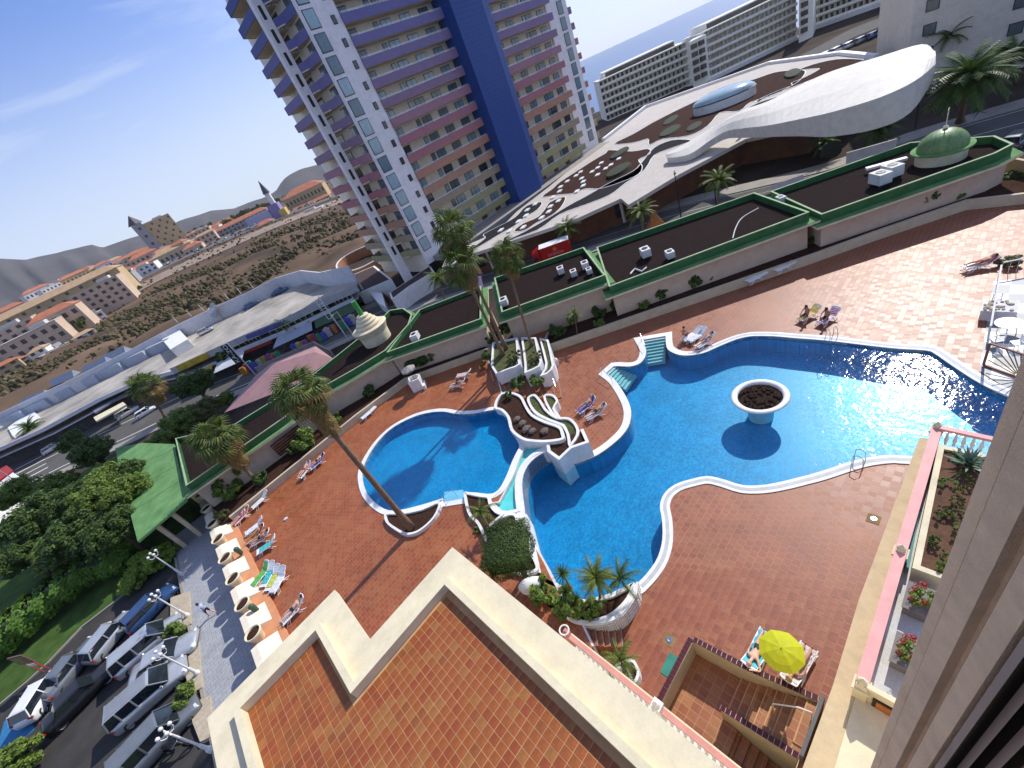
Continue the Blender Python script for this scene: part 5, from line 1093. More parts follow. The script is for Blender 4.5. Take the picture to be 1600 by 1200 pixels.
# orange shelter and yellow bin by the street, wall with posters
g = MB(); a, b, c, d_ = [G(q[0], q[1], -2.9) for q in [(1012, 374), (1050, 362), (1040, 350), (1008, 362)]]; ap = (a+c)/2+Vector((0, 0, 3.4))
g.add([a, b, c, d_, ap], [(0, 1, 4), (1, 2, 4), (2, 3, 4), (3, 0, 4)]); tag(g.build('orange_tent', mat('orange_canvas', (.45, .16, .04), .7, .2, 2)), 'pointed orange tent by the street palm', 'tent')
a = G(953, 398, -2.9); g = MB(); g.lathe(a, [(.45, 0), (.75, .5), (.7, 1.3), (.3, 1.6), (.01, 1.6)], 14); tag(g.build('litter_bin', mat('yellow_plastic', (.6, .42, .03), .5, .1)), 'yellow round recycling bin beside the roadside wall', 'bin')
g = MB(); a, b = G(640, 500, -1.6), G(690, 478, -1.6); g.beam(a, b, .25, 2.6); tag(g.build('poster_wall', mat('grey_panel', (.35, .38, .36), .6, .1)), 'pale panelled hoarding between the road and narrow roof', 'hoarding')
g = MB(); a, b = G(752, 460, -1.3), G(746, 432, 1.2); g.beam(a, b, 1.2, .08); tag(g.build('banner', mat('lilac_banner', (.5, .36, .5), .7, .1)), 'lilac pink banner on a post by the divider', 'banner')
# low barrier walls along the right end of the street
for i, (a_, b_) in enumerate([((1322, 254), (1399, 233)), ((1205, 305), (1255, 288))]):
    A, B = G(a_[0], a_[1], -1.0), G(b_[0], b_[1], -1.0); g = MB(); g.beam(A, B, .15, 2.4); tag(g.build('barrier_screen', OFFW), ['white roadside screen in front of the dome', 'white roadside screen left of the dome roof'][i], 'screen')
# ================================================================ garden, car park, walkway at the left
gp = px([(430, 1330), (200, 1600), (-200, 1500), (-260, 980), (-120, 890), (-30, 838), (70, 772), (150, 725), (215, 700), (290, 772), (300, 800)], -.2)
GPd = P2(gp); g = MB(); g.prism(GPd, -3.2, -.2); struct('garden_ground', g, GRASS, 'lawn and beds between the hedge and the street')
g = MB(); g.prism(P2(px([(350, 1300), (-100, 1330), (-60, 1150), (0, 1105), (70, 1042), (125, 985), (180, 942), (222, 905), (258, 885), (290, 900)], -.18)), -.19, -.186, flat=True); struct('car_park', g, ASPH)
g = MB(); g.prism(P2(px([(-10, 1190), (6, 1128), (41, 1089), (54, 1140), (14, 1172)], -.18)), -.19, -.181, flat=True); struct('blue_parking_bay', g, mat('blue_bay_paint', (.02, .16, .34), .8, .12, 2, .1))
kb = P2(px([(-20, 1118), (40, 1068), (75, 1036), (128, 980), (183, 938), (226, 900)], -.1)); g = MB(); g.ribbon(kb, -.2, -.06, .18); struct('car_park_kerb', g, PAVE)
wx = G(295, 962, 0).x; g = MB(); g.prism([(wx, 12), (-9.1, 12), (-9.1, 50), (wx, 50)], -.25, 0.0)
WALKM = tilemat('grey_walk_stones', [(.34, .35, .37), (.37, .38, .40), (.40, .40, .42)], .5, .34, (.27, .28, .30), .02, .8, offset=.5, bump=.4, spec=.1)
struct('walkway', g, WALKM, 'grey paved walkway below the potted wall')
g = MB(); g.prism([(wx-.2, 12), (wx, 12), (wx, 46), (wx-.2, 46)], -.25, .08); struct('walkway_kerb', g, PAVE)
# potted parapet
PEACH = mat('peach_paint', (.62, .27, .13), .8, .1, 1, .05)
t = thing('potted_parapet', (-8.2, 27, 0), 'thick peach and cream parapet with sloping blocks beside the walkway', 'parapet')
g = MB(); g.prism([(-9.05, 14), (-7.15, 14), (-7.15, 45.8), (-9.05, 45.8)], 0, 1.22); g.build('parapet_base', PEACH, t)
pots = [G(q[0], q[1], 1.95) for q in [(318, 768), (326, 790), (332, 816), (340, 841), (351, 871), (361, 905), (375, 946), (389, 994)]]
ys = [p_.y for p_ in pots]; px_ = sum(p_.x for p_ in pots[1:])/7
blk = MB(); blk.add([(-.85, -1.0, 0), (.65, -1.0, 0), (.65, 1.0, 0), (-.85, 1.0, 0), (-.85, -.85, .5), (-.45, -.85, .5), (-.45, .85, .5), (-.85, .85, .5)], [(3, 2, 1, 0), (4, 5, 6, 7), (0, 1, 5, 4), (1, 2, 6, 5), (2, 3, 7, 6), (3, 0, 4, 7)])
bo = blk.build('sloping_block', mat('cream_white_block', (.76, .68, .54), .8, .05, 1)); bme = bo.data; bpy.data.objects.remove(bo)
yy = [(a+b)/2 for a, b in zip(ys, ys[1:])]+[ys[-1]-1.7, ys[-1]-5]
for y in yy: shot('sloping_block', bme, t, Matrix.Translation(Vector((-8.2, y, 1.22))-t.location))
SH = ['fifth visible', 'topmost', 'second from the canopy', 'third from the canopy', 'middle', 'third from the tiled roof', 'second from the tiled roof', 'largest, closest to the tiled roof']
proto = None
for i, p_ in enumerate(pots):
    lb = ['shaded pot under the canopy edge', 'uppermost sunlit pot near the canopy', 'second sunlit pot from the canopy', 'third sunlit pot from the canopy', 'fourth sunlit pot from the canopy', 'fifth pot from the canopy above the walking person', 'sixth pot from the canopy', 'lowest pot nearest the foreground roof'][i]+', cream pot on the peach parapet'
    t = thing('flower_pot', (px_, p_.y, 1.0), lb, 'pot', group='cream pots on the peach parapet')
    g = MB(); g.lathe((0, 0, 0), [(.28, 0), (.34, .3), (.46, .75), (.54, .9), (.54, .98), (.46, .98), (.44, .85)], 20); g.build('pot_body', PALEC, t, local=True, smooth=True)
    g = MB(); g.lathe((0, 0, 0), [(.45, .86), (.2, .93), (.01, .95)], 14); g.build('soil', SOIL, t, local=True)
# beds with bushes along the walkway
CHIP = mat('pale_chippings', (.45, .38, .28), .9, .2, 6, .4)
for i, L_ in enumerate([[(268, 935), (297, 925), (300, 975), (282, 990), (268, 965)], [(285, 1005), (311, 995), (318, 1075), (300, 1085), (290, 1050)], [(300, 1100), (330, 1088), (336, 1150), (315, 1160), (303, 1130)]]):
    P = P2(px(L_, 0)); g = MB(); g.prism(P, -.2, .12); tag(g.build('wedge_bed', CHIP), ORD[i]+' wedge-shaped bed of pale chippings counted from the canopy', 'bed', 'wedge beds beside the walkway')
# ================================================================ street lamps with globes
GLB = mat('white_globe', (.8, .78, .76), .25, .02)
def lamp(base, label, z=0.0, h=3.3, n=4, grp='white globe lamps of the car park'):
    b = G(base[0], base[1], z); t = thing('street_lamp', b, label, 'lamp', group=grp)
    g = MB(); g.lathe((0, 0, 0), [(.17, 0), (.17, .25), (.1, .4), (.09, .9), (.06, 1.0), (.045, h), (.01, h+.02)], 12); g.build('post', WHITE, t, local=True)
    for k in range(n):
        a = 2*math.pi*k/n+.4; c, s = math.cos(a), math.sin(a)
        g = MB(); g.tube([(0, 0, h-.35), (c*.2, s*.2, h-.4), (c*.33, s*.33, h-.25), (c*.34, s*.34, h-.1)], .022, 6); g.build('arm', WHITE, t, local=True)
        g = MB(); g.lathe((c*.34, s*.34, h-.1), [(.02, 0), (.08, .03), (.115, .12), (.08, .2), (.01, .23)], 12); g.build('globe', GLB, t, local=True, smooth=True)
lamp((286, 898), 'white globe lamp nearest the canopy'); lamp((295, 963), 'white globe lamp beside the dark blue car'); lamp((311, 1053), 'white globe lamp over the silver van with ribbed roof'); lamp((331, 1172), 'white globe lamp at the bottom next to the foreground block')
def polelamp(base, h, label, z=-2.9, m=None):
    b = G(base[0], base[1], z); t = thing('street_lamp', b, label, 'lamp', rz=R(30)); m = m or BLACK
    g = MB(); g.tube([(0, 0, 0), (0, 0, h)], [.1, .06], 8); g.build('post', m, t, local=True)
    g = MB(); g.tube([(0, 0, h-.1), (-1.3, 0, h+.05)], .045, 6); g.build('arm', m, t, local=True)
    g = MB(); g.box((-1.5, 0, h+.02), (.7, .3, .14), top=.7); g.build('lamp_head', m, t, local=True)
polelamp((1066, 352), 7.9, 'tall dark lamp post behind the middle green roof'); polelamp((1430, 200), 6.5, 'lamp post before the canopy tip'); polelamp((62, 775), 9.5, 'grey lamp post leaning out over the street on the left', m=mat('grey_post', (.3, .3, .28), .6, .1)); polelamp((1120, 330), 4.5, 'short lamp post beside the second roadside palm')
polelamp((556, 530), 6.0, 'street lamp with two heads beside the stepped tower', m=PALEC)
# ================================================================ plants
LEAF = {}
def leafmat(nm, a, b, tr=.25): return mat(nm, a, .55, .0, 1, island=True, col2=b, transl=tr, spec=.3)
LM = {'mid': leafmat('leaf_mid_green', (.05, .10, .014), (.22, .30, .05)), 'dark': leafmat('leaf_dark_green', (.028, .06, .012), (.10, .165, .032)), 'hedge': leafmat('leaf_hedge', (.05, .12, .012), (.16, .30, .04)), 'olive': leafmat('leaf_olive', (.07, .08, .025), (.19, .2, .06)), 'red': leafmat('petals_red', (.22, .008, .01), (.45, .03, .02)), 'lime': leafmat('leaf_lime', (.10, .20, .02), (.32, .42, .07))}
BARK = mat('palm_bark', (.20, .13, .08), .95, .25, 4, .6, bscale=18); BARK2 = mat('tree_bark', (.12, .08, .05), .95, .3, 4, .6)
def crownmesh(seed, n, clumps, R_, leaf, flat=1.0, box=False):
    rs = random.Random(seed); g = MB(); C_ = []
    for i in range(clumps):
        while True:
            v = Vector((rs.uniform(-1, 1), rs.uniform(-1, 1), rs.uniform(-1, 1)))
            if box or .45 < v.length < 1: break
        C_.append((Vector((v.x*R_[0]*.82, v.y*R_[1]*.82, v.z*R_[2]*.82)), rs.uniform(.55, 1.1)))
    rr_ = min(R_)*(.42 if clumps < 40 else .30)
    for i in range(n):
        c, s = rs.choice(C_)
        if box:
            v = Vector((rs.uniform(-1, 1), rs.uniform(-1, 1), rs.uniform(-1, 1))); ax = rs.randrange(3); v[ax] = (1 if v[ax] > 0 else -1)*rs.uniform(.86, 1.03); v = v.lerp(v.normalized()*1.2, .38)*rs.uniform(.9, 1.04)*(1+.06*math.sin(v.x*5+v.y*4+v.z*3)); p = Vector((v.x*R_[0], v.y*R_[1], v.z*R_[2])); nrm = v.normalized()
        else:
            d = Vector((rs.gauss(0, 1), rs.gauss(0, 1), rs.gauss(0, 1))).normalized(); p = c+d*rr_*s*rs.uniform(.55, 1.05); p.z = c.z+(p.z-c.z)*flat; nrm = (d+Vector((0, 0, .5))).normalized()
        nrm = (nrm+Vector((rs.uniform(-.6, .6), rs.uniform(-.6, .6), rs.uniform(-.4, .6)))).normalized()
        u = nrm.cross(Vector((rs.uniform(-1, 1), rs.uniform(-1, 1), rs.uniform(-1, 1)))).normalized(); w = nrm.cross(u); L_ = leaf*rs.uniform(.6, 1.3); W_ = L_*.5
        g.add([p-u*L_, p+w*W_, p+u*L_+nrm*-.15*L_, p-w*W_], [(0, 1, 2, 3)])
    o = g.build('crown', LM['mid']); me = o.data; bpy.data.objects.remove(o); return me
CR = {}
def crown(key, mt, *a):
    k = (key, mt)
    if k not in CR:
        if key not in CR: CR[key] = crownmesh(*a)
        me = CR[key].copy(); me.materials.clear(); me.materials.append(LM[mt]); CR[k] = me
    return CR[k]
SPEC = {'round': (11, 7000, 46, (1, 1, .78), .075), 'big': (12, 14000, 80, (1, 1, .7), .05), 'shrub': (13, 1500, 16, (1, 1, .75), .13), 'square': (14, 16000, 60, (1, 1, .8), .035, 1.0, True), 'hedgebox': (15, 5200, 40, (1, .5, .4), .065, 1.0, True), 'mound': (16, 1600, 18, (1, 1, .4), .1), 'low': (17, 500, 10, (1, 1, .25), .16)}
def tree(nm, base, h, r, label, key='round', mt='mid', trunk=True, cat='tree', rz=None, sz=None, group=None, lean=(0, 0)):
    t = thing(nm, base, label, cat, rz=U(0, 6) if rz is None else rz, group=group)
    sz = sz or (r, r, r*.8); cz = h-sz[2]*.75 if trunk else sz[2]*.7
    if trunk:
        g = MB(); g.tube([(0, 0, -.1), (.05+lean[0]*.4, lean[1]*.4, cz*.5), (lean[0], lean[1], cz)], [r*.09+.05, r*.06+.04, r*.04+.02], 8)
        for k in range(4): a = 1.6*k+.4; g.tube([(lean[0]*.6, lean[1]*.6, cz*.55), (lean[0]+math.cos(a)*r*.5, lean[1]+math.sin(a)*r*.5, cz+sz[2]*.2)], [r*.04+.02, .015], 6)
        g.build('trunk', BARK2, t, local=True, smooth=True)
    me = crown(key, mt, *SPEC[key]); shot('crown' if trunk else 'foliage', me, t, Matrix.Translation((lean[0], lean[1], cz)) @ Matrix.Rotation(U(0, 6) if key not in ('square', 'hedgebox') else 0, 4, 'Z') @ Matrix.Diagonal((*sz, 1)))
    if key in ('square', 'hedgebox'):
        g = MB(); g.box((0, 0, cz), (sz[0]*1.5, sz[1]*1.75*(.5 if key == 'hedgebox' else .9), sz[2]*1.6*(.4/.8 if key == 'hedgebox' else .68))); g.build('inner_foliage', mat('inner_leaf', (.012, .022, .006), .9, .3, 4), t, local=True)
    return t
def shrub(base, r, label, mt='mid', key='shrub', h=None, cat='shrub', group=None): return tree('shrub', base, 0, r, label, key, mt, False, cat, sz=(r, r, h or r*.8), group=group)
# palms
def fan_frond():
    g = MB(); g.tube([(0, 0, 0), (.5, 0, .12), (1.0, 0, .08)], [.022, .018, .012], 4, cap=False); n = 15
    for k in range(n):
        a = -1.75+3.5*k/(n-1); L_ = 1.05*(1-.22*abs(a)/1.75); d = Vector((math.cos(a), math.sin(a), 0)); p = Vector((-d.y, d.x, 0))*.055
        o = Vector((.95, 0, .08)); m_ = o+d*L_*.62+Vector((0, 0, .03)); e = o+d*L_+Vector((0, 0, -.42)); up = Vector((0, 0, .045))
        g.add([o, m_-p+up*0, m_+up, m_+p, e], [(0, 1, 2), (0, 2, 3), (1, 4, 2), (2, 4, 3)])
    o = g.build('frond', LM['mid']); m = o.data; bpy.data.objects.remove(o); return m
def feather_frond(L_=1.0, drop=.55, n=17, lw=.035, ll=.30):
    g = MB(); R2 = [Vector((L_*u, 0, L_*(.45*u-drop*1.6*u*u))) for u in [i/8 for i in range(9)]]; g.tube(R2, [.016*(1-.1*i)*L_ for i in range(9)], 4, cap=False)
    for k in range(n):
        u = .12+.88*k/(n-1); i = min(7, int(u*8)); p = R2[i].lerp(R2[i+1], u*8-i); dr = (R2[i+1]-R2[i]).normalized(); l_ = ll*L_*(1-.55*abs(u-.45))
        for s in (-1, 1):
            d = (Vector((0, s, -.35))+dr*.55).normalized(); g.add([p-dr*lw*L_, p+dr*lw*L_, p+d*l_+Vector((0, 0, -.05*L_))], [(0, 1, 2)])
    o = g.build('frond', LM['mid']); m = o.data; bpy.data.objects.remove(o); return m
FAN, FEA = fan_frond(), feather_frond()
def vary(me, m): c = me.copy(); c.materials.clear(); c.materials.append(m); return c
PG1 = leafmat('palm_leaf_fresh', (.055, .09, .015), (.20, .25, .05), .3); PG2 = leafmat('palm_leaf_dry', (.20, .14, .05), (.36, .24, .08), .2); PG3 = leafmat('palm_leaf_dark', (.03, .07, .012), (.09, .15, .03), .2)
FANg, FANd, FEAg, FEAk = vary(FAN, PG1), vary(FAN, PG2), vary(FEA, PG1), vary(FEA, PG3)
def palm(label, base, top, kind='fan', s=1.0, n=34, r=.17, dry=8, cat='palm tree', nm='palm_tree', bend=.25):
    base = Vector(base); top = Vector(top); t = thing(nm, base, label, cat)
    rel = top-base; g = MB(); pts = []; rad = []
    for i in range(13):
        u = i/12; q = rel*u; k = math.sin(u*math.pi)*bend; q = q+Vector((0, 0, 0)) + Vector((-rel.x, -rel.y, 0))*(.0 if rel.xy.length < .2 else k*.35); pts.append(q); rad.append(r*(1.55 if i == 0 else (1.15 if i == 1 else 1-.35*u))*(1+.05*(i % 2)))
    g.tube(pts, rad, 10); g.build('trunk', BARK, t, local=True, smooth=True)
    rs = random.Random(len(label)*7+int(abs(base.x)*3))
    if kind == 'fan':
        for k in range(n):
            el = R(72-150*(k/n)**.8+rs.uniform(-18, 18)); az = k*2.399+rs.uniform(-.3, .3); M = Matrix.Translation(rel+Vector((0, 0, -.25*k/n))) @ Matrix.Rotation(az, 4, 'Z') @ Matrix.Rotation(-el, 4, 'Y') @ Matrix.Rotation(rs.uniform(-.5, .5), 4, 'X') @ Matrix.Scale(s*rs.uniform(.85, 1.1), 4); shot('frond', FANg if k < n*.55 else (FANd if rs.random() < .6 else FANg), t, M)
        for k in range(dry):
            az = k*2.399; M = Matrix.Translation(rel+Vector((0, 0, -.5-.08*k))) @ Matrix.Rotation(az, 4, 'Z') @ Matrix.Rotation(R(72), 4, 'Y') @ Matrix.Scale(s*.8, 4); shot('dead_frond', FANd, t, M)
    else:
        me = FEAg if kind == 'feather' else FEAk
        for k in range(n):
            el = R(70-85*(k/n)+rs.uniform(-8, 8)); az = k*2.399+rs.uniform(-.2, .2); shot('frond', me, t, Matrix.Translation(rel) @ Matrix.Rotation(az, 4, 'Z') @ Matrix.Rotation(-el, 4, 'Y') @ Matrix.Rotation(rs.uniform(-.4, .4), 4, 'X') @ Matrix.Scale(s*rs.uniform(.85, 1.1), 4))
    return t
palm('tall fan palm whose crown stands second highest before the tower', G(787, 557, 2.0), G(719, 413, 12.3), s=1.1, n=40)
palm('tallest fan palm with the highest crown before the tower', G(792, 547, 2.0), G(706, 362, 14.6), s=1.15, n=42, dry=14)
palm('fan palm with orange seed cluster in the middle terraced planter', G(831, 541, 1.9), G(790, 400, 10.6), s=1.0, n=36, r=.14)
palm('leaning fan palm whose trunk crosses the smaller pool', G(642, 824, 1.2), G(468, 612, 13.5), s=.92, n=40, dry=22, r=.21, bend=.12)
palm('stout fan palm rising beside the left roofed wing', G(404, 755, 1.6), G(338, 688, 7.4), s=1.3, n=48, dry=20, r=.2, bend=0)
palm('roadside fan palm above the white parked cars', G(258, 652, -2.5), G(226, 604, 4.2), s=1.8, n=44, dry=20, r=.22, bend=0)
palm('fan palm in front of the left end of the shopping row', G(78, 690, -2.8), G(48, 668, 2.4), 'dark', s=2.6, n=30, r=.2)
palm('small yellow-green palm in the brown soil planter', G(767, 830, 1.2), G(752, 800, 2.6), 'feather', s=.9, n=11, r=.07, bend=0)
palm('young yellow-green palm in the small white pot below the steps', G(975, 1050, .6), G(970, 1032, 1.5), 'feather', s=.85, n=10, r=.05, bend=0)
for q0_, q1_, s_, lb in [((1122, 330), (1123, 283), 2.6, 'second roadside palm left of the dark lamp, nearest the canopy'), ((1006, 372), (1001, 332), 2.4, 'roadside palm beside the orange tent'), ((893, 392), (886, 357), 2.4, 'roadside palm standing behind the red truck'), ((700, 482), (684, 436), 2.3, 'roadside palm left of the tall fan palms'), ((1392, 232), (1376, 204), 3.0, 'shaded street palm under the canopy tip'), ((1300, 245), (1290, 225), 2.4, 'dark palm at the shaded plaza entrance'), ((445, 548), (448, 508), 2.6, 'palm in front of the middle of the shopping row'), ((478, 530), (482, 498), 2.2, 'palm right of the pink goods stalls'), ((130, 655), (128, 636), 2.2, 'small palm at the left of the shopping row'), ((432, 628), (448, 590), 1.7, 'slim palm top behind the left roof')]:
    a = G(q0_[0], q0_[1], -2.9); 
    best = min((math.hypot(G(q1_[0], q1_[1], -2.9+h_).x-a.x, G(q1_[0], q1_[1], -2.9+h_).y-a.y), h_) for h_ in [x*.2 for x in range(8, 50)])
    palm(lb, a, G(q1_[0], q1_[1], -2.9+best[1]), 'feather' if q0_[0] < 1200 else 'dark', s=s_*.85, n=26, r=.15, bend=0)
palm('huge dark date palm in the shade at the upper right', G(1500, 190, -2.9), G(1512, 128, 5.2), 'dark', s=3.5, n=60, r=.35, bend=0)
palm('slim dark palm against the beige tower block', G(1486, 100, -2.9), G(1484, 58, 3.5), 'dark', s=2.4, n=18, r=.12, bend=0)
palm('dark palm at the far right edge', G(1585, 130, -2.9), G(1580, 92, 2.4), 'dark', s=3.0, n=30, r=.2, bend=0)
palm('feathery palm at the top of the boat-shaped planter', G(938, 935, .9), G(933, 905, 2.6), 'feather', s=.95, n=22, r=.06, bend=0)
palm('thin wispy palm at the tip of the boat-shaped planter', G(965, 918, .9), G(970, 905, 2.0), 'dark', s=.9, n=10, r=.04, bend=0)
# spiky yuccas
def yucca(base, h, s, label):
    t = thing('yucca', base, label, 'yucca'); g = MB(); g.tube([(0, 0, 0), (.03, .02, h)], [.06, .05], 7); g.build('stem', BARK, t, local=True)
    g = MB(); rs = random.Random(int(h*100)); g.add([(0, -.035, 0), (0, .035, 0), (.5, .03, .02), (.5, -.03, .02), (1, 0, -.05)], [(0, 1, 2, 3), (3, 2, 4)]); o = g.build('leaf_blade', PG3); me = o.data; bpy.data.objects.remove(o)
    for k in range(70): shot('leaf_blade', me, t, Matrix.Translation((.03, .02, h)) @ Matrix.Rotation(k*2.399, 4, 'Z') @ Matrix.Rotation(-R(85-115*k/70), 4, 'Y') @ Matrix.Scale(s, 4))
yucca(G(900, 935, .9), 2.3, .62, 'tallest spiky yucca above the boat-shaped planter'); yucca(G(893, 942, .9), 1.0, .6, 'second spiky yucca just below the tallest one'); yucca(G(905, 945, .9), .5, .45, 'lowest spiky yucca between the leafy shrubs')
# clipped tree and planter shrubs
b_ = G(822, 900, 1.0); tree('clipped_tree', b_, 3.6, 1.5, 'dense square-clipped dark green tree at the foot of the pools', 'square', 'dark', rz=R(42), sz=(1.38, 1.25, 1.05))
for q, r_, lb in [((855, 930), 1.1, 'leafy shrub beside the white round stub of the planter'), ((895, 950), 1.2, 'large leafy shrub in the middle of the boat-shaped planter'), ((925, 952), .8, 'low shrub at the right of the boat-shaped planter'), ((745, 830), .4, 'tiny shrub at the planter corner by the small palm')]: shrub(G(q[0], q[1], 1.0), r_*.8, lb, 'mid')
g = MB(); a = G(833, 918, 1.0); g.lathe((a.x, a.y, .3), [(.5, 0), (.55, 1.1), (.45, 1.25), (.01, 1.3)], 20, sx=1.3, sy=.7, rz=R(-40)); tag(g.build('white_stub', COPE, smooth=True), 'smooth white rounded stub wall beside the square tree', 'wall')
for q, r_, z_, mt_, lb in [((813, 603), .9, 1.3, 'dark', 'dark leafy plant at the head of the curved planters'), ((842, 598), .8, 1.0, 'mid', 'rounded shrub above the small grassy planter'), ((797, 620), .5, 1.5, 'dark', 'small dark plant inside the boulder planter'), ((765, 558), .8, 1.8, 'dark', 'dark shrub left of the terraced planters'), ((755, 572), .5, 1.2, 'mid', 'small leafy plant drooping beside the lantern'), ((770, 533), 1.0, 1.8, 'dark', 'dense shrub behind the palm trunks'), ((788, 522), 1.1, 1.8, 'dark', 'dark bush between trunks and wall')]: shrub(G(q[0], q[1], z_), r_, lb, mt_)
for q, z_, w_, lb in [((805, 562), 2.1, 1.0, 'grassy tufts in the left terraced planter'), ((838, 562), 1.9, .9, 'grassy tufts in the middle terraced planter')]:
    shrub(G(q[0], q[1], z_), w_, lb, 'olive', 'mound', cat='plant')
# plants along the wall
wallp = [((478, 690), 1.5, 'mid', 'broad leafy bush under the slatted window'), ((463, 697), .8, 'dark', 'small bush left of the broad leafy one'), ((370, 762), 1.7, 'mid', 'round leafy tree-like bush above the peach parapet corner'), ((413, 745), .8, 'dark', 'small round bush right of the stout palm'), ((352, 798), .7, 'olive', 'pale bush at the corner of the parapet'), ((578, 610), .9, 'dark', 'dark bush against the wall left of the lifeguard stand'), ((530, 650), .7, 'mid', 'leafy plant by the white bench'), ((512, 660), .8, 'dark', 'small dark bush at the wall bend'), ((893, 497), .9, 'mid', 'leafy plant at the start of the lower wall'), ((875, 515), 1.0, 'dark', 'spreading bush by the thin palm sprout'), ((940, 485), .9, 'dark', 'round dark bush near the wall'), ((938, 500), .6, 'mid', 'small bush beneath the round dark one'), ((967, 475), .8, 'dark', 'first of the twin dark bushes'), ((982, 470), .9, 'dark', 'second, taller of the twin dark bushes'), ((1007, 472), .6, 'mid', 'low bush right of the twin bushes'), ((1035, 457), .9, 'dark', 'lone bush midway along the lower wall'), ((1085, 438), 1.0, 'dark', 'left bush of the pair nearest the stacked loungers'), ((1108, 428), 1.0, 'dark', 'right bush of the pair nearest the stacked loungers'), ((1435, 315), 1.4, 'dark', 'wide dark bush below the dome wing'), ((1462, 302), 1.2, 'mid', 'leafy bush right of the wide dark one'), ((1498, 302), .7, 'mid', 'last small bush before the end of the wall'), ((1265, 372), .5, 'dark', 'sparse dry sprig against the wall')]
for q, r_, mt_, lb in wallp:
    z_ = 1.6 if q[0] < 780 else .7; p_ = G(q[0], q[1]+8, z_); shrub(p_, r_*1.05, lb, mt_, h=r_*1.15)
for i, q in enumerate([(655, 572), (672, 566), (690, 558), (707, 550)]): tree('hedge', G(q[0], q[1], 1.6), 0, 1.3, ORD[i]+' block of the dark hedge behind the lifeguard stand', 'hedgebox', 'dark', False, 'hedge', rz=R(-10-8*i), sz=(1.3, 1.5, 1.3))
palm('thin sprouting palm against the buff wall', G(902, 522, .7), G(898, 492, 2.8), 'feather', s=.9, n=12, r=.05, bend=0)
# hedges and trees of the garden
hd = px([(12, 1024), (40, 1000), (68, 977), (98, 950), (128, 926), (155, 904), (180, 890), (200, 886)], -.2)
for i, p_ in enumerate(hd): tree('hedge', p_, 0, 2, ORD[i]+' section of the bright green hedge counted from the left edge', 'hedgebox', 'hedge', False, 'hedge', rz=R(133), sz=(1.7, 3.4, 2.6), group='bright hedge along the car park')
trees_ = [((55, 810), 4.8, 7.4, 'dark', 'large dark round tree at the left edge'), ((115, 835), 4.1, 6.8, 'dark', 'dark tree just right of the largest one'), ((150, 775), 3.7, 7.4, 'mid', 'bright patchy tree in the middle of the garden'), ((195, 770), 3.2, 6.8, 'mid', 'leafy tree touching the green canopy'), ((140, 705), 3.7, 7.4, 'dark', 'broad dark tree beside the street'), ((205, 740), 2.5, 5.9, 'dark', 'dark tree in front of the white gateway'), ((85, 760), 3.4, 6.1, 'mid', 'tree behind the large dark one'), ((300, 600), 4.3, 7.0, 'dark', 'round clipped dark tree in the street'), ((280, 660), 3.8, 6.0, 'mid', 'leafy tree at the back of the left roof'), ((255, 690), 3.2, 5.2, 'mid', 'smaller leafy tree above the canopy corner'), ((20, 770), 3.9, 6.8, 'mid', 'bright tree against the street at the left edge'), ((90, 855), 3.4, 5.7, 'mid', 'tree above the bright hedge'), ((175, 825), 3.2, 5.9, 'dark', 'dark tree beside the lit lawn strip'), ((170, 745), 3.0, 6.8, 'mid', 'yellow-tinged tree by the gateway'), ((115, 780), 3.7, 7.0, 'dark', 'dark tree at the centre of the garden'), ((110, 690), 2.8, 6.1, 'dark', 'dark rounded tree hiding the crossing'), ((355, 555), 2.9, 5.0, 'dark', 'dark tree behind the black street sign'), ((318, 640), 3.2, 4.8, 'olive', 'spreading olive green shrub behind the left roof'), ((30, 870), 3.4, 5.4, 'dark', 'dark bushy tree above the lawn'), ((350, 625), 2.0, 3.2, 'mid', 'small spiky green bush near the tent roof'), ((20, 1195), 1.7, 2.0, 'mid', 'leafy bush at the bottom left corner'), ((215, 880), 1.5, 2.2, 'lime', 'yellow-green feathery bush by the first lamp'), ((245, 868), 1.6, 2.4, 'lime', 'bright feathery bush beside the walkway start'), ((205, 905), 1.4, 2.0, 'lime', 'low lime bush at the head of the car park')]
for q, r_, h_, mt_, lb in trees_:
    r_ *= .86 if q[0] < 240 and q[1] < 880 else 1
    z_ = -2.9 if q in [(300, 600), (280, 660), (255, 690), (355, 555), (318, 640), (350, 625)] else -.2
    cz_ = z_+(h_-r_*.6 if h_ > 2.5 else h_*.5); p_ = G(q[0], q[1], cz_); p_ = Vector((p_.x, p_.y, z_)); tree('broadleaf_tree', p_, h_, r_, lb, 'big' if r_ > 2.6 else 'round', mt_, h_ > 2.5, 'tree' if h_ > 2.5 else 'shrub')
for q, r_, lb in [((272, 992), .95, 'round green bush between the parked silver cars'), ((288, 1088), .9, 'round dark bush above the lowest wedge bed')]: shrub(G(q[0]+6, q[1]+6, .1), r_, lb, 'mid', h=1.0)
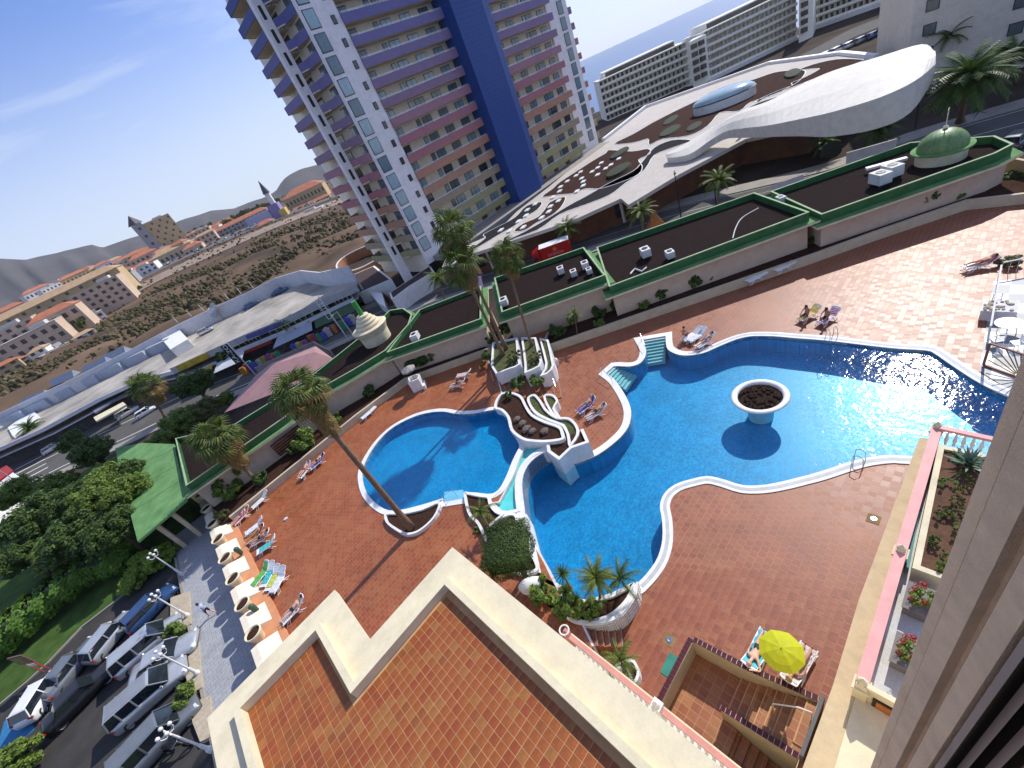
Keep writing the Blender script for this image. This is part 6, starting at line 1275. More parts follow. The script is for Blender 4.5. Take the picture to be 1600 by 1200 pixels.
# hedged ovals on the plaza
for q, a_, b_2, rz_, mt_, h_, lb in [((967, 268), 4.2, 2.2, 10, 'hedge', 1.0, 'thick green oval hedge on the plaza roof'), ((968, 240), 4.2, 1.7, 10, 'olive', .6, 'olive oval bed at the back of the plaza roof'), ((1047, 205), 4.5, 2.2, 15, 'lime', .5, 'lime-edged oval bed with reddish centre'), ((1048, 188), 4.5, 1.6, 15, 'olive', .4, 'smaller lime-ringed oval behind the reddish one'), ((1085, 198), 3.6, 1.5, 15, 'mid', .4, 'flat green bed with white diamond slabs'), ((1238, 116), 5.0, 1.6, 20, 'lime', .7, 'lime green mound on the far plaza roof'), ((1300, 235), 3, 1, 15, 'dark', .6, 'dark planting in the plaza shade')]:
    t = thing('oval_hedge', G(q[0], q[1], 1.95), lb, 'hedge', rz=R(rz_)); shot('foliage', crown('mound', mt_, *SPEC['mound']), t, Matrix.Diagonal((a_, b_2, h_*1.6, 1)))
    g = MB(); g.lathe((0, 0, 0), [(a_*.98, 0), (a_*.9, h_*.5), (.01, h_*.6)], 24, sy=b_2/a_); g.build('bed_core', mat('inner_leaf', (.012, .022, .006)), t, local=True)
# creeping plants in the raised trough and geraniums in the boxes
x0_, x1_, y0_, y1_ = TR[0]; rs = random.Random(5)
for i in range(46):
    p_ = (x0_+(x1_-x0_)*(i+rs.random())/46, rs.uniform(y0_, y1_), 3.12); shrub(p_, rs.uniform(.18, .42), 'low creeping green plant in the long cream trough', rs.choice(['mid', 'dark', 'olive', 'hedge']), 'low', h=.3, cat='plant', group='creeping plants in the trough')
for i in (0, 1):
    t, p_ = fc[i]
    for mt_, n_, zz in (('mid', 0, .25), ('red', 1, .34)):
        me = crown('gera%d' % n_, mt_, 31+n_, [1100, 420][n_], 14, (1, 1, .6), [.10, .07][n_]); o = shot(['geranium_leaves', 'geranium_blooms'][n_], me, t, Matrix.Translation((0, -.1, .5+zz)) @ Matrix.Diagonal((.62, .48, .35, 1)))
t = thing('agave', (x1_-.6, -.9, 3.15), 'blue-green agave at the far end of the trough', 'agave')
g = MB(); g.add([(0, -.06, 0), (0, .06, 0), (.45, .07, .12), (.45, -.07, .12), (.9, 0, .1)], [(0, 1, 2, 3), (3, 2, 4)]); o = g.build('leaf', mat('agave_leaf', (.10, .17, .13), .5, .2)); me = o.data; bpy.data.objects.remove(o)
for k in range(22): shot('leaf', me, t, Matrix.Rotation(k*2.399, 4, 'Z') @ Matrix.Rotation(-R(70-60*k/22), 4, 'Y'))
# little boat-shaped white pot planter below the steps
PQ = smooth(px([(955, 1040), (975, 1030), (992, 1032), (999, 1055), (988, 1070), (978, 1050)], .6), 3); PLp = planter('white_pot_planter', 'small white curved planter holding the young palm', PQ, 0, .6, .12)
# ================================================================ people
SKIN = mat('skin_tanned', (.48, .24, .15), .6, .06, 8); SKINP = mat('skin_fair', (.62, .38, .28), .6, .06, 8); HAIRD = mat('hair_dark', (.03, .018, .012), .7, .1); HAIRG = mat('hair_grey', (.3, .28, .26), .7, .1); HAIRB = mat('hair_blond', (.45, .3, .12), .7, .1)
def bodymesh(J, mats, region, head):
    # J: dict name -> (pos, radius, parent)
    names = list(J); V = [J[n][0] for n in names]; E = [(names.index(J[n][2]), names.index(n)) for n in names if J[n][2]]
    me = bpy.data.meshes.new('body'); me.from_pydata(V, E, []); o = bpy.data.objects.new('body', me); COL.objects.link(o)
    o.modifiers.new('s', 'SKIN'); sv = me.skin_vertices[0].data
    for i, n in enumerate(names): r = J[n][1]; sv[i].radius = (r, r) if not isinstance(r, tuple) else r; sv[i].use_root = (n == 'hip')
    o.modifiers.new('u', 'SUBSURF').levels = 1; bpy.context.view_layer.update()
    m2 = bpy.data.meshes.new_from_object(o.evaluated_get(bpy.context.evaluated_depsgraph_get())); bpy.data.objects.remove(o)
    m2.materials.clear(); [m2.materials.append(m) for m in mats]
    for p in m2.polygons: p.material_index = region(p.center); p.use_smooth = True
    return m2
def limbs(hipz, chest, neck, head, sh, elbow, hand, hipw, knee, ankle, toe, fem=False, hd=None):
    J = {}; V3 = Vector; hip = V3(hipz); chest, neck, head = V3(chest), V3(neck), V3(head)
    J['hip'] = (hip, (.155, .115), None); J['waist'] = (hip.lerp(chest, .5), (.125, .10) if fem else (.145, .115), 'hip'); J['chest'] = (chest, (.165, .12), 'waist'); J['neck'] = (neck, .055, 'chest')
    d = (head-neck).normalized(); J['jaw'] = (neck.lerp(head, .45), .075, 'neck'); J['head'] = (head, .105, 'jaw'); J['crown'] = (head+d*.07, .07, 'head')
    fwd = V3(hd) if hd else V3((0, 0, 1)); J['nose'] = (head-d*.01+fwd*.105, .018, 'head')
    for s, nm in ((1, 'l'), (-1, 'r')):
        f = lambda q: V3((q[0], q[1]*s, q[2]))
        side = lambda L_: f(L_) if len(L_) == 3 else f(L_[0] if s == 1 else L_[1])
        S_, E_, H_ = f(sh), side(elbow), side(hand); J['sh'+nm] = (S_, .062, 'chest'); J['el'+nm] = (E_, .042, 'sh'+nm); J['wr'+nm] = (E_.lerp(H_, .92), .028, 'el'+nm); J['pa'+nm] = (H_+(H_-E_).normalized()*.05, (.042, .018), 'wr'+nm)
        hdv = (H_-E_).normalized(); sd = hdv.cross(V3((0, 0, 1))); sd = sd.normalized() if sd.length > .1 else V3((0, 1, 0))
        for k in range(4): J['f%d%s' % (k, nm)] = (J['pa'+nm][0]+hdv*(.075-.012*abs(k-1.4))+sd*(.018*(k-1.5)), .009, 'pa'+nm)
        J['th'+nm] = (J['wr'+nm][0]+hdv*.06+sd*.05*s, .010, 'wr'+nm)
        K_, A_ = side(knee), side(ankle); T_ = A_+V3(toe); W_ = f((hip.x, hipw, hip.z)); J['lg'+nm] = (W_.lerp(K_, .15), .095, 'hip'); J['kn'+nm] = (K_, .058, 'lg'+nm); J['ca'+nm] = (K_.lerp(A_, .35), .058, 'kn'+nm); J['an'+nm] = (A_, .035, 'ca'+nm); J['to'+nm] = (T_, (.04, .022), 'an'+nm)
    return J
def lying(cloth, skin=SKIN, fem=False, arm=0, top=False):
    el = {0: (1.22, .27, .50), 1: ((1.75, .42, .62), (1.22, .27, .50)), 2: (1.72, .36, .72)}[arm]; ha = {0: (.98, .26, .50), 1: ((1.95, .18, .80), (.98, .26, .50)), 2: (1.80, .10, .90)}[arm]
    J = limbs((.95, 0, .50), (1.32, 0, .60), (1.54, 0, .70), (1.70, 0, .77), (1.42, .18, .64), el, ha, .10, ((.52, .13, .56), (.52, .12, .52)), (.10, .12, .47), (-.04, .02, .12), fem)
    def reg(c): return 1 if (.80 < c.x < 1.06 and abs(c.y) < .24 and c.z > .3) or (top and 1.28 < c.x < 1.38 and abs(c.y) < .16) else 0
    return bodymesh(J, [skin, cloth], reg, None)
def sitting(cloth, skin=SKIN, shirt=None):
    J = limbs((0, 0, .55), (-.05, 0, .95), (.0, 0, 1.14), (.05, 0, 1.30), (-.04, .19, 1.05), (.12, .28, .82), (.38, .2, .68), .10, (.45, .16, .56), (.48, .15, .10), (.14, .02, -.03), hd=(1, 0, 0))
    def reg(c): return 1 if (c.z < .68 and -.2 < c.x < .30 and c.z > .42) else (2 if shirt and .68 < c.z < 1.1 and abs(c.y) < .27 and c.x < .15 else 0)
    return bodymesh(J, [skin, cloth, shirt or skin], reg, None)
def walking(cloth, shirt, skin=SKINP):
    J = limbs((0, 0, .94), (.02, 0, 1.32), (.04, 0, 1.50), (.07, 0, 1.66), (.03, .2, 1.42), ((-.12, .27, 1.18), (.12, .27, 1.18)), ((-.1, .26, .95), (.32, .22, 1.02)), .10, ((.22, .1, .52), (-.02, .1, .50)), ((.30, .1, .10), (-.38, .1, .18)), (.15, .01, -.05), hd=(1, 0, 0))
    def reg(c): return 2 if c.z > 1.0 and c.z < 1.47 and not (c.z < 1.14 and abs(c.y) > .2) else (1 if .55 < c.z <= 1.0 and abs(c.y) < .21 else (3 if c.z < .14 else 0))
    return bodymesh(J, [skin, cloth, shirt, BLACK], reg, None)
def person(me, loc, rz, label, hair=HAIRD, hp=(1.74, 0, .79), hr=.108, sc=1.0):
    t = thing('person', loc, label, 'person', rz=rz); t.scale = (sc,)*3
    shot('body', me, t, Matrix.Identity(4)); g = MB()
    back = Vector((hp[3], 0, hp[4])) if len(hp) > 3 else Vector((.03, 0, -.02)); g.lathe(Vector(hp[:3])+back, [(hr*math.cos(a), hr*math.sin(a)) for a in [R(q) for q in (-50, -20, 10, 40, 65, 89)]], 12); g.build('hair', hair, t, local=True, smooth=True); return t
SW = [mat('swim_%d' % i, c, .7, .1) for i, c in enumerate([(.02, .03, .06), (.30, .02, .03), (.04, .16, .30), (.55, .25, .03), (.3, .05, .25), (.02, .02, .02)])]
# ================================================================ loungers
def lounger_parts(m=PLASTIC, ang=32, cloth=None):
    P = {}
    g = MB()
    for k in range(9): g.box((.12+k*.13, 0, .36), (.105, .56, .03))
    P['seat'] = (g, m)
    g = MB(); c, s = math.cos(R(ang)), math.sin(R(ang))
    for k in range(6): x = .08+k*.12; g.add([(1.24+(x-.05)*c, y, .37+(x-.05)*s) for y in (-.28, .28)]+[(1.24+(x+.05)*c, y, .37+(x+.05)*s) for y in (.28, -.28)]+[(1.24+(x-.05)*c, y, .34+(x-.05)*s) for y in (-.28, .28)]+[(1.24+(x+.05)*c, y, .34+(x+.05)*s) for y in (.28, -.28)], [(0, 1, 2, 3), (7, 6, 5, 4), (0, 4, 5, 1), (1, 5, 6, 2), (2, 6, 7, 3), (3, 7, 4, 0)])
    for y in (-.29, .29): g.tube([(1.22, y, .36), (1.22+.72*c, y, .36+.72*s)], .025, 6)
    g.tube([(1.22+.72*c, -.29, .36+.72*s), (1.25+.76*c, 0, .36+.76*s), (1.22+.72*c, .29, .36+.72*s)], .03, 6); P['backrest'] = (g, m)
    for y, nm in ((-.3, 'a'), (.3, 'b')):
        g = MB(); g.tube([(.0, y, .34), (.3, y, .345), (1.25, y, .345)], .03, 6); P['side_rail'+nm] = (g, m)
        for x0_, x1_ in ((.28, .05), (1.2, 1.5)):
            g = MB(); g.tube([(x0_+.25*(1 if x0_ < 1 else -1), y, .34), (x0_, y, .2), (x1_, y*1.08, .02), (x1_+.28*(1 if x0_ < 1 else -1), y*1.08, .02), (x0_+.25*(1 if x0_ < 1 else -1), y, .34)], .022, 5, cap=False); P['leg'+nm+str(x0_)] = (g, m)
    if cloth: g = MB(); 
    return P
LP = {}
for a_ in (32, 4):
    ms = {}
    for k, (g, m) in lounger_parts(ang=a_).items(): o = g.build(k, m); ms[k] = o.data; bpy.data.objects.remove(o)
    LP[a_] = ms
def lounger(loc, rz, label, flat=False, towel=None, tfull=True):
    t = thing('sun_lounger', loc, label, 'sun lounger', rz=rz, group='white plastic sun loungers')
    for k, me in LP[4 if flat else 32].items(): shot({'se': 'seat', 'ba': 'backrest', 'si': 'side_rail', 'le': 'leg'}[k[:2]], me, t, Matrix.Identity(4))
    return t
def towel(loc, rz, m, label, flat=False, x0=.1, x1=1.85):
    ang = R(4 if flat else 32); c, s = math.cos(ang), math.sin(ang); pts = []; n = 16
    for i in range(n+1):
        x = x0+(x1-x0)*i/n; p = (x, .4) if x < 1.24 else (1.24+(x-1.24)*c, .4+(x-1.24)*s); pts.append(p)
    g = MB(); vs = []
    for i, (x, z) in enumerate(pts):
        w = .27+.03*math.sin(i*1.7); vs += [(x, -w-.03, z-.1), (x, -w, z+.012*math.sin(i*2.3)), (x, 0, z+.012*math.sin(i*1.1)), (x, w, z+.012*math.cos(i*2)), (x, w+.03, z-.1)]
    g.add(vs, [(i*5+j, (i+1)*5+j, (i+1)*5+j+1, i*5+j+1) for i in range(n) for j in range(4)])
    o = g.build('towel', m); o.location = loc; o.rotation_euler = (0, 0, rz); return tag(o, label, 'towel')
def heading(a, b, z): A, B = G(a[0], a[1], z), G(b[0], b[1], z); return math.atan2(B.y-A.y, B.x-A.x)
def LG(foot, head, z, label, **k):
    rz = heading(foot, head, z); A = G(foot[0], foot[1], z+.3); B = G(head[0], head[1], z+.5); c = (A+B)/2; d = Vector((math.cos(rz), math.sin(rz), 0)); loc = Vector((c.x, c.y, z))-d*.95
    lounger(loc, rz, label, **k); return loc, rz
TWL = [mat('towel_%d' % i, c, .95, .15, 8, .1) for i, c in enumerate([(.05, .40, .42), (.45, .50, .10), (.10, .38, .08), (.60, .62, .68), (.55, .20, .22), (.55, .22, .04), (.10, .12, .50), (.60, .45, .15), (.55, .40, .40), (.10, .45, .55)])]
def towel_striped(): 
    m = bpy.data.materials.new('striped_towel'); m.use_nodes = True; n = m.node_tree.nodes; l = m.node_tree.links; w = n.new('ShaderNodeTexWave'); w.inputs['Scale'].default_value = 1.4; w.bands_direction = 'X'; t_ = n.new('ShaderNodeTexCoord'); r_ = n.new('ShaderNodeValToRGB'); r_.color_ramp.interpolation = 'CONSTANT'; e = r_.color_ramp.elements; e[0].color = (.6, .04, .05, 1); e[1].position = .35; e[1].color = (.7, .7, .7, 1); x = e.new(.7); x.color = (.08, .12, .45, 1)
    l.new(t_.outputs['Object'], w.inputs[0]); l.new(w.outputs[0], r_.inputs[0]); l.new(r_.outputs[0], n['Principled BSDF'].inputs['Base Color']); return m
STR = towel_striped()
# upper deck, left group by the parapet
p_, r_ = LG((441, 971), (476, 935), 1, 'single white lounger with a sunbather near the foreground roof'); person(lying(SW[0], SKINP), p_+Vector((0, 0, .0)), r_, 'sunbather in dark trunks lying on the lone lounger near the roof', HAIRD)
for a, b, tw, lb in [((398, 910), (418, 885), 2, 'lounger under a bright green towel'), ((410, 915), (428, 882), 0, 'lounger with a teal towel in the four-lounger group'), ((418, 920), (436, 888), 1, 'lounger with a yellow towel in the four-lounger group'), ((425, 924), (445, 890), 3, 'bare white lounger at the right of the four-lounger group'), ((402, 862), (432, 842), 0, 'lounger carrying a blue-green towel above the green bin'), ((392, 850), (424, 832), 8, 'lounger second from the blue-green towelled one'), ((386, 845), (414, 824), 5, 'lounger with an orange towel edge'), ((383, 834), (412, 812), 3, 'white raised lounger beside the orange sunbather'), ((372, 812), (384, 800), 4, 'lounger with a pink patterned towel at the corner')]:
    p_, r_ = LG(a, b, 1, 'white '+lb if 'white' not in lb else lb); towel(p_, r_, TWL[tw], ['teal', 'yellow', 'bright green', 'pale', 'pink patterned', 'orange', 'blue', 'gold', 'rose', 'turquoise'][tw]+' towel spread on the '+lb.replace('lounger', 'seat', 1)[:60], x0=.3 if tw in (0, 1) else .1, x1=1.3 if tw in (0, 1) else 1.85)
    if tw in (5, 8): person(lying(SW[3 if tw == 5 else 5], SKIN), p_+Vector((0, 0, .03)), r_, ['tanned sunbather in orange trunks among the left loungers', 'tanned sunbather in black trunks between the towels'][tw == 8], HAIRD)
    if tw == 4: person(lying(SW[4], SKINP, top=True, fem=True), p_+Vector((0, 0, .03)), r_, 'sunbather with pink towel at the parapet corner', HAIRB)
for a, b, lb in [((471, 742), (482, 728), 'left lounger of the pair beneath the slatted window'), ((490, 727), (503, 716), 'right lounger of the pair beneath the slatted window')]:
    p_, r_ = LG(a, b, 1, 'white '+lb); towel(p_, r_, TWL[8 if 'left' in lb else 6], ('rose' if 'left' in lb else 'bluish')+' towel on the '+lb, x0=.2); person(lying(SW[1 if 'left' in lb else 0], SKINP), p_+Vector((0, 0, .03)), r_, 'sunbather on the '+lb)
LG((394, 793), (419, 770), 1, 'empty white lounger along the bed wall near the peach parapet'); LG((563, 655), (587, 635), 1, 'empty white flat lounger along the bed wall left of the lifeguard stand', flat=True)
p_, r_ = LG((712, 587), (738, 582), 1, 'pink-towelled lounger near the palm shadows'); towel(p_, r_, TWL[8], 'pale pink towel covering the lounger by the palm shadows')
p_, r_ = LG((704, 602), (727, 597), 1, 'grey-towelled lounger below the pink one'); person(lying(SW[5], SKIN), p_, r_, 'sunbather on the grey lounger by the palm shadows')
# nearest deck tiles, one by one
DTM = [mat('deck_tile_'+n_, c_, .45, .14, 4, .1, spec=.5) for n_, c_ in (('rust', (.225, .064, .029)), ('red', (.25, .072, .032)), ('clay', (.27, .082, .037)), ('ochre', (.285, .098, .044)))]; DME = []
for m in DTM: g = MB(); g.box((0, 0, -.0015), (.34, .34, .002), mi=1); g.box((0, 0, .002), (.34-.013, .34-.013, .004), top=.995); o = g.build('deck_tile', [m, mat('deck_grout', (.36, .18, .12), .8, .1)]); DME.append(o.data); bpy.data.objects.remove(o)
dk = bpy.data.objects['pool_deck']; c_ = []
for i in range(6, 40):
    for j in range(0, 32):
        x = (i+.5)*.34+(.17 if j % 2 else 0); y = (j+.5)*.34
        if inside((x, y), WELL) or any(inside((x+a, y+b), WELL) for a in (-.32, .32) for b in (-.32, .32)): continue
        if not inside((x, y), DR) or inside((x, y), Qm) or y < 1.3 or y > 8.4 or x < 3.3: continue
        if not inview((x, y, 0), 0): continue
        c_.append((x, y))
c_.sort(key=lambda q: math.hypot(q[0], q[1]))
for (x, y) in c_[:300]: shot('deck_tile', DME[random.choice([0, 1, 1, 2, 2, 3])], dk, Matrix.Translation((x, y, .006)))
# small things on the upper deck
for q, lb, c in [((446, 811), 'small white bag lying alone on the upper deck', (.6, .6, .62)), ((393, 886), 'small cream bundle beside the parapet', (.65, .55, .4))]:
    g = MB(); rock(g, G(q[0], q[1], 1.05), .22, .5); tag(g.build('bag', mat('cloth_'+lb[6:11].strip(), c, .9, .1)), lb, 'bag')
for q, lb in [((382, 868), 'green post box shaped bin beside the upper loungers'), ((408, 958), 'green bin on a stand nearest the foreground roof')]:
    b = G(q[0], q[1], 1.0); t = thing('litter_bin', b, lb, 'bin', group='green litter bins'); g = MB(); g.lathe((0, 0, .35), [(.16, 0), (.2, .6), (.2, .66), (.12, .75), (.01, .78)], 12); g.build('bin_body', mat('bin_green', (.05, .10, .06), .6, .1), t, local=True); g = MB(); g.tube([(0, 0, 0), (0, 0, .4)], .03, 6); g.build('post', BLACK, t, local=True)
# lower deck
for a, b, lb in [((907, 640), (925, 627), 'lounger with a violet towel beside the grassy planter'), ((919, 651), (944, 637), 'lounger at the pool end of the planter pair')]:
    p_, r_ = LG(a, b, 0, 'white '+lb); towel(p_, r_, TWL[6 if 'violet' in lb else 3], 'towel on the '+lb); person(lying(SW[2 if 'violet' in lb else 5], SKIN), p_+Vector((0, 0, .03)), r_, 'sunbather on the '+lb)
for a, b, lb in [((1072, 528), (1090, 518), 'left lounger of the three beside the pool steps'), ((1078, 531), (1100, 518), 'middle lounger of the three, bearing a white towel'), ((1090, 540), (1113, 525), 'right lounger of the three, at the pool edge')]:
    p_, r_ = LG(a, b, 0, lb.replace('lounger', 'white lounger'))
    if 'middle' in lb: towel(p_, r_, TWL[3], 'white towel on the middle of three poolside loungers')
    elif 'right' in lb: person(lying(SW[2], SKIN), p_+Vector((0, 0, .02)), r_, 'sunbather in blue trunks lying on the right of three loungers')
    else: person(sitting(SW[5], SKIN), p_+Vector((.6, .1, -.08)), r_+.5, 'tanned man sitting up on the left of three loungers', HAIRD, hp=(.05, 0, 1.32), hr=.11)
p_, r_ = LG((1250, 498), (1278, 482), 0, 'yellow-towelled lounger on the sunlit deck'); towel(p_, r_, TWL[7], 'golden towel under a seated sunbather'); person(sitting(SW[0], SKIN), p_+Vector((math.cos(r_), math.sin(r_), 0))*.75+Vector((0, 0, -.08)), r_+math.pi, 'dark-haired sunbather sitting up on the golden towel', HAIRD, hp=(.05, 0, 1.32), hr=.11)
p_, r_ = LG((1280, 504), (1308, 485), 0, 'lounger with a red, white and blue towel on the sunlit deck'); towel(p_, r_, STR, 'red, white and blue striped towel on a lounger'); person(sitting(SW[5], SKIN), p_+Vector((math.cos(r_), math.sin(r_), 0))*.8+Vector((0, 0, -.08)), r_+math.pi, 'sunbather sitting up on the striped towel', HAIRD, hp=(.05, 0, 1.32), hr=.11)
p_, r_ = LG((1518, 415), (1546, 408), 0, 'lounger in strong glare at the far right of the deck'); towel(p_, r_, TWL[4], 'reddish towel on the far right lounger', x0=1.2); person(lying(SW[1], SKIN), p_+Vector((0, 0, .02)), r_, 'tanned sunbather at the far right of the deck')
# stacked loungers along the bed wall
for k in range(4):
    for j, (a, b) in enumerate([((1167, 441), (1200, 425)), ((1210, 424), (1245, 408))]):
        rz = heading(a, b, 0); A = G(a[0], a[1], .3+.12*k); lounger(Vector((A.x, A.y, .12*k)), rz, 'white lounger in the %s stack by the wall, %s from the ground' % (['left', 'right'][j], ORD[k]), flat=True)
# umbrella group on the near deck
uc = G(1221, 1016, 1.9)
LK = [((1187, 1036), (1178, 1003), 'left lounger beneath the yellow parasol'), ((1246, 1060), (1263, 1008), 'right lounger beneath the yellow parasol')]
r0_ = heading((1195, 990), (1175, 1030), 0); A = G(1200, 985, .4); pl_ = Vector((A.x, A.y, 0))
lounger(pl_, r0_, 'white lounger holding a bald sunbather, left of the yellow parasol'); towel(pl_, r0_, TWL[9], 'pale blue towel under the bald sunbather')
person(lying(SW[5], SKINP, arm=1), pl_+Vector((0, 0, .03)), r0_, 'bald sunbather in sunglasses with one arm raised beside the parasol', SKINP)
r1_ = heading((1262, 1015), (1236, 1062), 0); A = G(1265, 1008, .4); pl_ = Vector((A.x, A.y, 0))
lounger(pl_, r1_, 'white lounger with striped towel, right of the yellow parasol'); towel(pl_, r1_, mat('cream_stripe', (.6, .5, .48), .9, .4, 9), 'cream and red striped towel right of the parasol'); person(lying(SW[3], SKIN, fem=True), pl_+Vector((0, 0, .03)), r1_, 'long-haired sunbather in orange swimwear right of the parasol', HAIRB, hr=.12)
UY = mat('yellow_parasol', (.62, .66, .02), .7, .06, 2, transl=.35)
t = thing('parasol', (uc.x, uc.y, 0), 'bright yellow parasol shading two sunbathers', 'parasol')
g = MB(); g.tube([(0, 0, 0), (0, 0, 2.12)], .02, 8); g.build('pole', WHITE, t, local=True)
for k in range(8):
    g = MB(); a0, a1 = 2*math.pi*k/8, 2*math.pi*(k+1)/8; rr_ = .78; am = (a0+a1)/2; vs = [(0, 0, 2.12)]
    for f_, z_ in ((.35, 2.07), (.7, 1.97), (1.0, 1.83)): vs += [(math.cos(a0)*rr_*f_, math.sin(a0)*rr_*f_, z_), (math.cos(am)*rr_*f_*.955, math.sin(am)*rr_*f_*.955, z_-.012), (math.cos(a1)*rr_*f_, math.sin(a1)*rr_*f_, z_)]
    g.add(vs, [(0, 1, 2), (0, 2, 3), (1, 4, 5, 2), (2, 5, 6, 3), (4, 7, 8, 5), (5, 8, 9, 6)]); g.build('canopy_panel', UY, t, local=True)
    g = MB(); g.beam((0, 0, 2.1), (math.cos(a0)*rr_, math.sin(a0)*rr_, 1.82), .012, .012); g.build('rib', CHROME, t, local=True)
g = MB(); g.lathe((0, 0, 2.12), [(.03, 0), (.02, .05), (.01, .06)], 8); g.build('finial', UY, t, local=True)
rz_ = r0_-.1; q = G(1258, 1008, .5); lounger(Vector((q.x, q.y, 0)), rz_+2.9, 'empty white lounger back showing behind the yellow parasol') if False else None
g = MB(); q = G(1268, 1095, .5); g.tube([q, q+Vector((.2, -.15, 0)), q+Vector((.45, -.3, 0))], .04, 6); 
# walking man
f_ = G(334, 960, 0); person(walking(mat('navy_shorts', (.02, .025, .05), .8, .1), mat('light_blue_shirt', (.42, .50, .66), .8, .08)), f_, heading((334, 960), (300, 935), 0)+.4, 'man in a light blue shirt and dark shorts walking on the grey path', HAIRD, hp=(.07, 0, 1.68, -.015, .01), hr=.112, sc=.95)
# lifeguard stand
b = G(655, 606, 1.0); t = thing('lifeguard_stand', b, 'white rounded lifeguard podium beside the bed wall', 'podium', rz=R(-35))
g = MB(); g.ribbon([(-.6, -.6), (.6, -.6), (.75, .3), (.2, .7), (-.6, .6)], 0, 1.35, .12, closed=True); g.build('podium_wall', WHITE, t, local=True)
g = MB(); g.prism([(-.5, -.5), (.5, -.5), (.6, .25), (.15, .58), (-.5, .5)], 0, .7); g.build('podium_floor', OFFW, t, local=True)
g = MB(); g.prism([(.6, -.9), (.9, -.9), (.9, .3), (.75, .3)], 0, .5); g.build('step', WHITE, t, local=True)
t = thing('parasol', b+Vector((.1, .1, .7)), 'grey fringed parasol standing in the white podium', 'parasol')
g = MB(); g.tube([(0, 0, 0), (0, 0, 2.1)], .025, 6); g.build('pole', BLACK, t, local=True)
for k in range(8):
    a0, a1 = 2*math.pi*k/8, 2*math.pi*(k+1)/8; g = MB(); g.add([(0, 0, 2.15), (math.cos(a0)*.8, math.sin(a0)*.8, 1.8), (math.cos(a1)*.8, math.sin(a1)*.8, 1.8), (math.cos(a0)*.8, math.sin(a0)*.8, 1.62), (math.cos(a1)*.8, math.sin(a1)*.8, 1.62)], [(0, 1, 2), (1, 3, 4, 2)]); g.build('canopy_panel', mat('grey_straw', (.30, .28, .27), .9, .3, 6), t, local=True)
# pool ladders and rails
def ladder(q, rz, z, label):
    b = G(q[0], q[1], z); t = thing('pool_ladder', b, label, 'ladder', rz=rz)
    for y in (-.25, .25):
        g = MB(); g.tube([(-.35, y, 0), (-.33, y, .6), (-.15, y, .8), (.08, y, .7), (.12, y, .2), (.12, y, -1.0)], .022, 8); g.build('rail', CHROME, t, local=True)
    for k in range(3): g = MB(); g.box((.12, 0, -.25-.27*k), (.1, .5, .03)); g.build('rung', CHROME, t, local=True)
ladder((1301, 528), R(-135), 0, 'steel ladder at the far side of the large pool'); ladder((1337, 722), R(90), 0, 'steel ladder with curved rails at the near side of the large pool')
def handrail(a, b, z, label, h=.85):
    A, B = G(a[0], a[1], z), G(b[0], b[1], z); t = thing('handrail', A, label, 'handrail'); d = B-A
    g = MB(); g.tube([(0, 0, 0), (0, 0, h), d+Vector((0, 0, h-.25)), d+Vector((0, 0, -.3))], .022, 8); g.build('rail', CHROME, t, local=True)
handrail((698, 790), (712, 772), 1, 'bent steel handrail at the smaller pool steps'); handrail((700, 800), (692, 812), 1, 'outer steel rail beside the smaller pool steps', .7); handrail((1003, 533), (1009, 547), 0, 'steel rail at the upper pool steps'); handrail((941, 585), (958, 600), 0, 'steel rail at the lower-left pool steps'); handrail((771, 590), (775, 603), 1, 'dark rail at the top of the red steps'); handrail((867, 598), (871, 612), 0, 'dark rail at the foot of the red steps')
for q, z_, lb in [((1046, 1000), 0, 'round drain in a pale square beside the stairwell'), ((1365, 811), 0, 'small round drain on the deck near the pink rail')]:
    c = G(q[0], q[1], .005); t = thing('drain', c, lb, 'drain'); g = MB(); g.box((0, 0, .006), (.5, .5, .012)); g.build('surround', mat('mossy_tile', (.22, .15, .06), .8, .2), t, local=True); g = MB(); g.lathe((0, 0, .012), [(.14, 0), (.13, .02), (.08, .022), (.01, .01)], 16); g.build('cover', CHROME, t, local=True)
b = G(1047, 1040, .01); g = MB(); g.box((b.x, b.y, .02), (.95, .48, .03), rz=R(2)); tag(g.build('hatch_cover', mat('teal_hatch', (.03, .20, .15), .6, .15)), 'teal green hatch cover beside the stairwell coping', 'hatch')
b = G(868, 563, .6); t = thing('litter_bin', (b.x, b.y, 0), 'white-topped bin by the right terraced planter', 'bin'); g = MB(); g.lathe((0, 0, 0), [(.2, 0), (.22, .7), (.2, .72), (.05, .9), (.01, .92)], 14); g.build('bin_body', WHITE, t, local=True)
b = G(772, 583, 1); t = thing('lantern', b, 'white double lantern at the corner of the terraced planters', 'lantern'); g = MB(); g.tube([(0, 0, 0), (0, 0, 1.2)], .03, 6); g.build('post', BLACK, t, local=True); g = MB(); g.lathe((0, 0, 1.2), [(.05, 0), (.14, .1), (.14, .25), (.02, .35)], 10); g.build('globe', GLB, t, local=True)
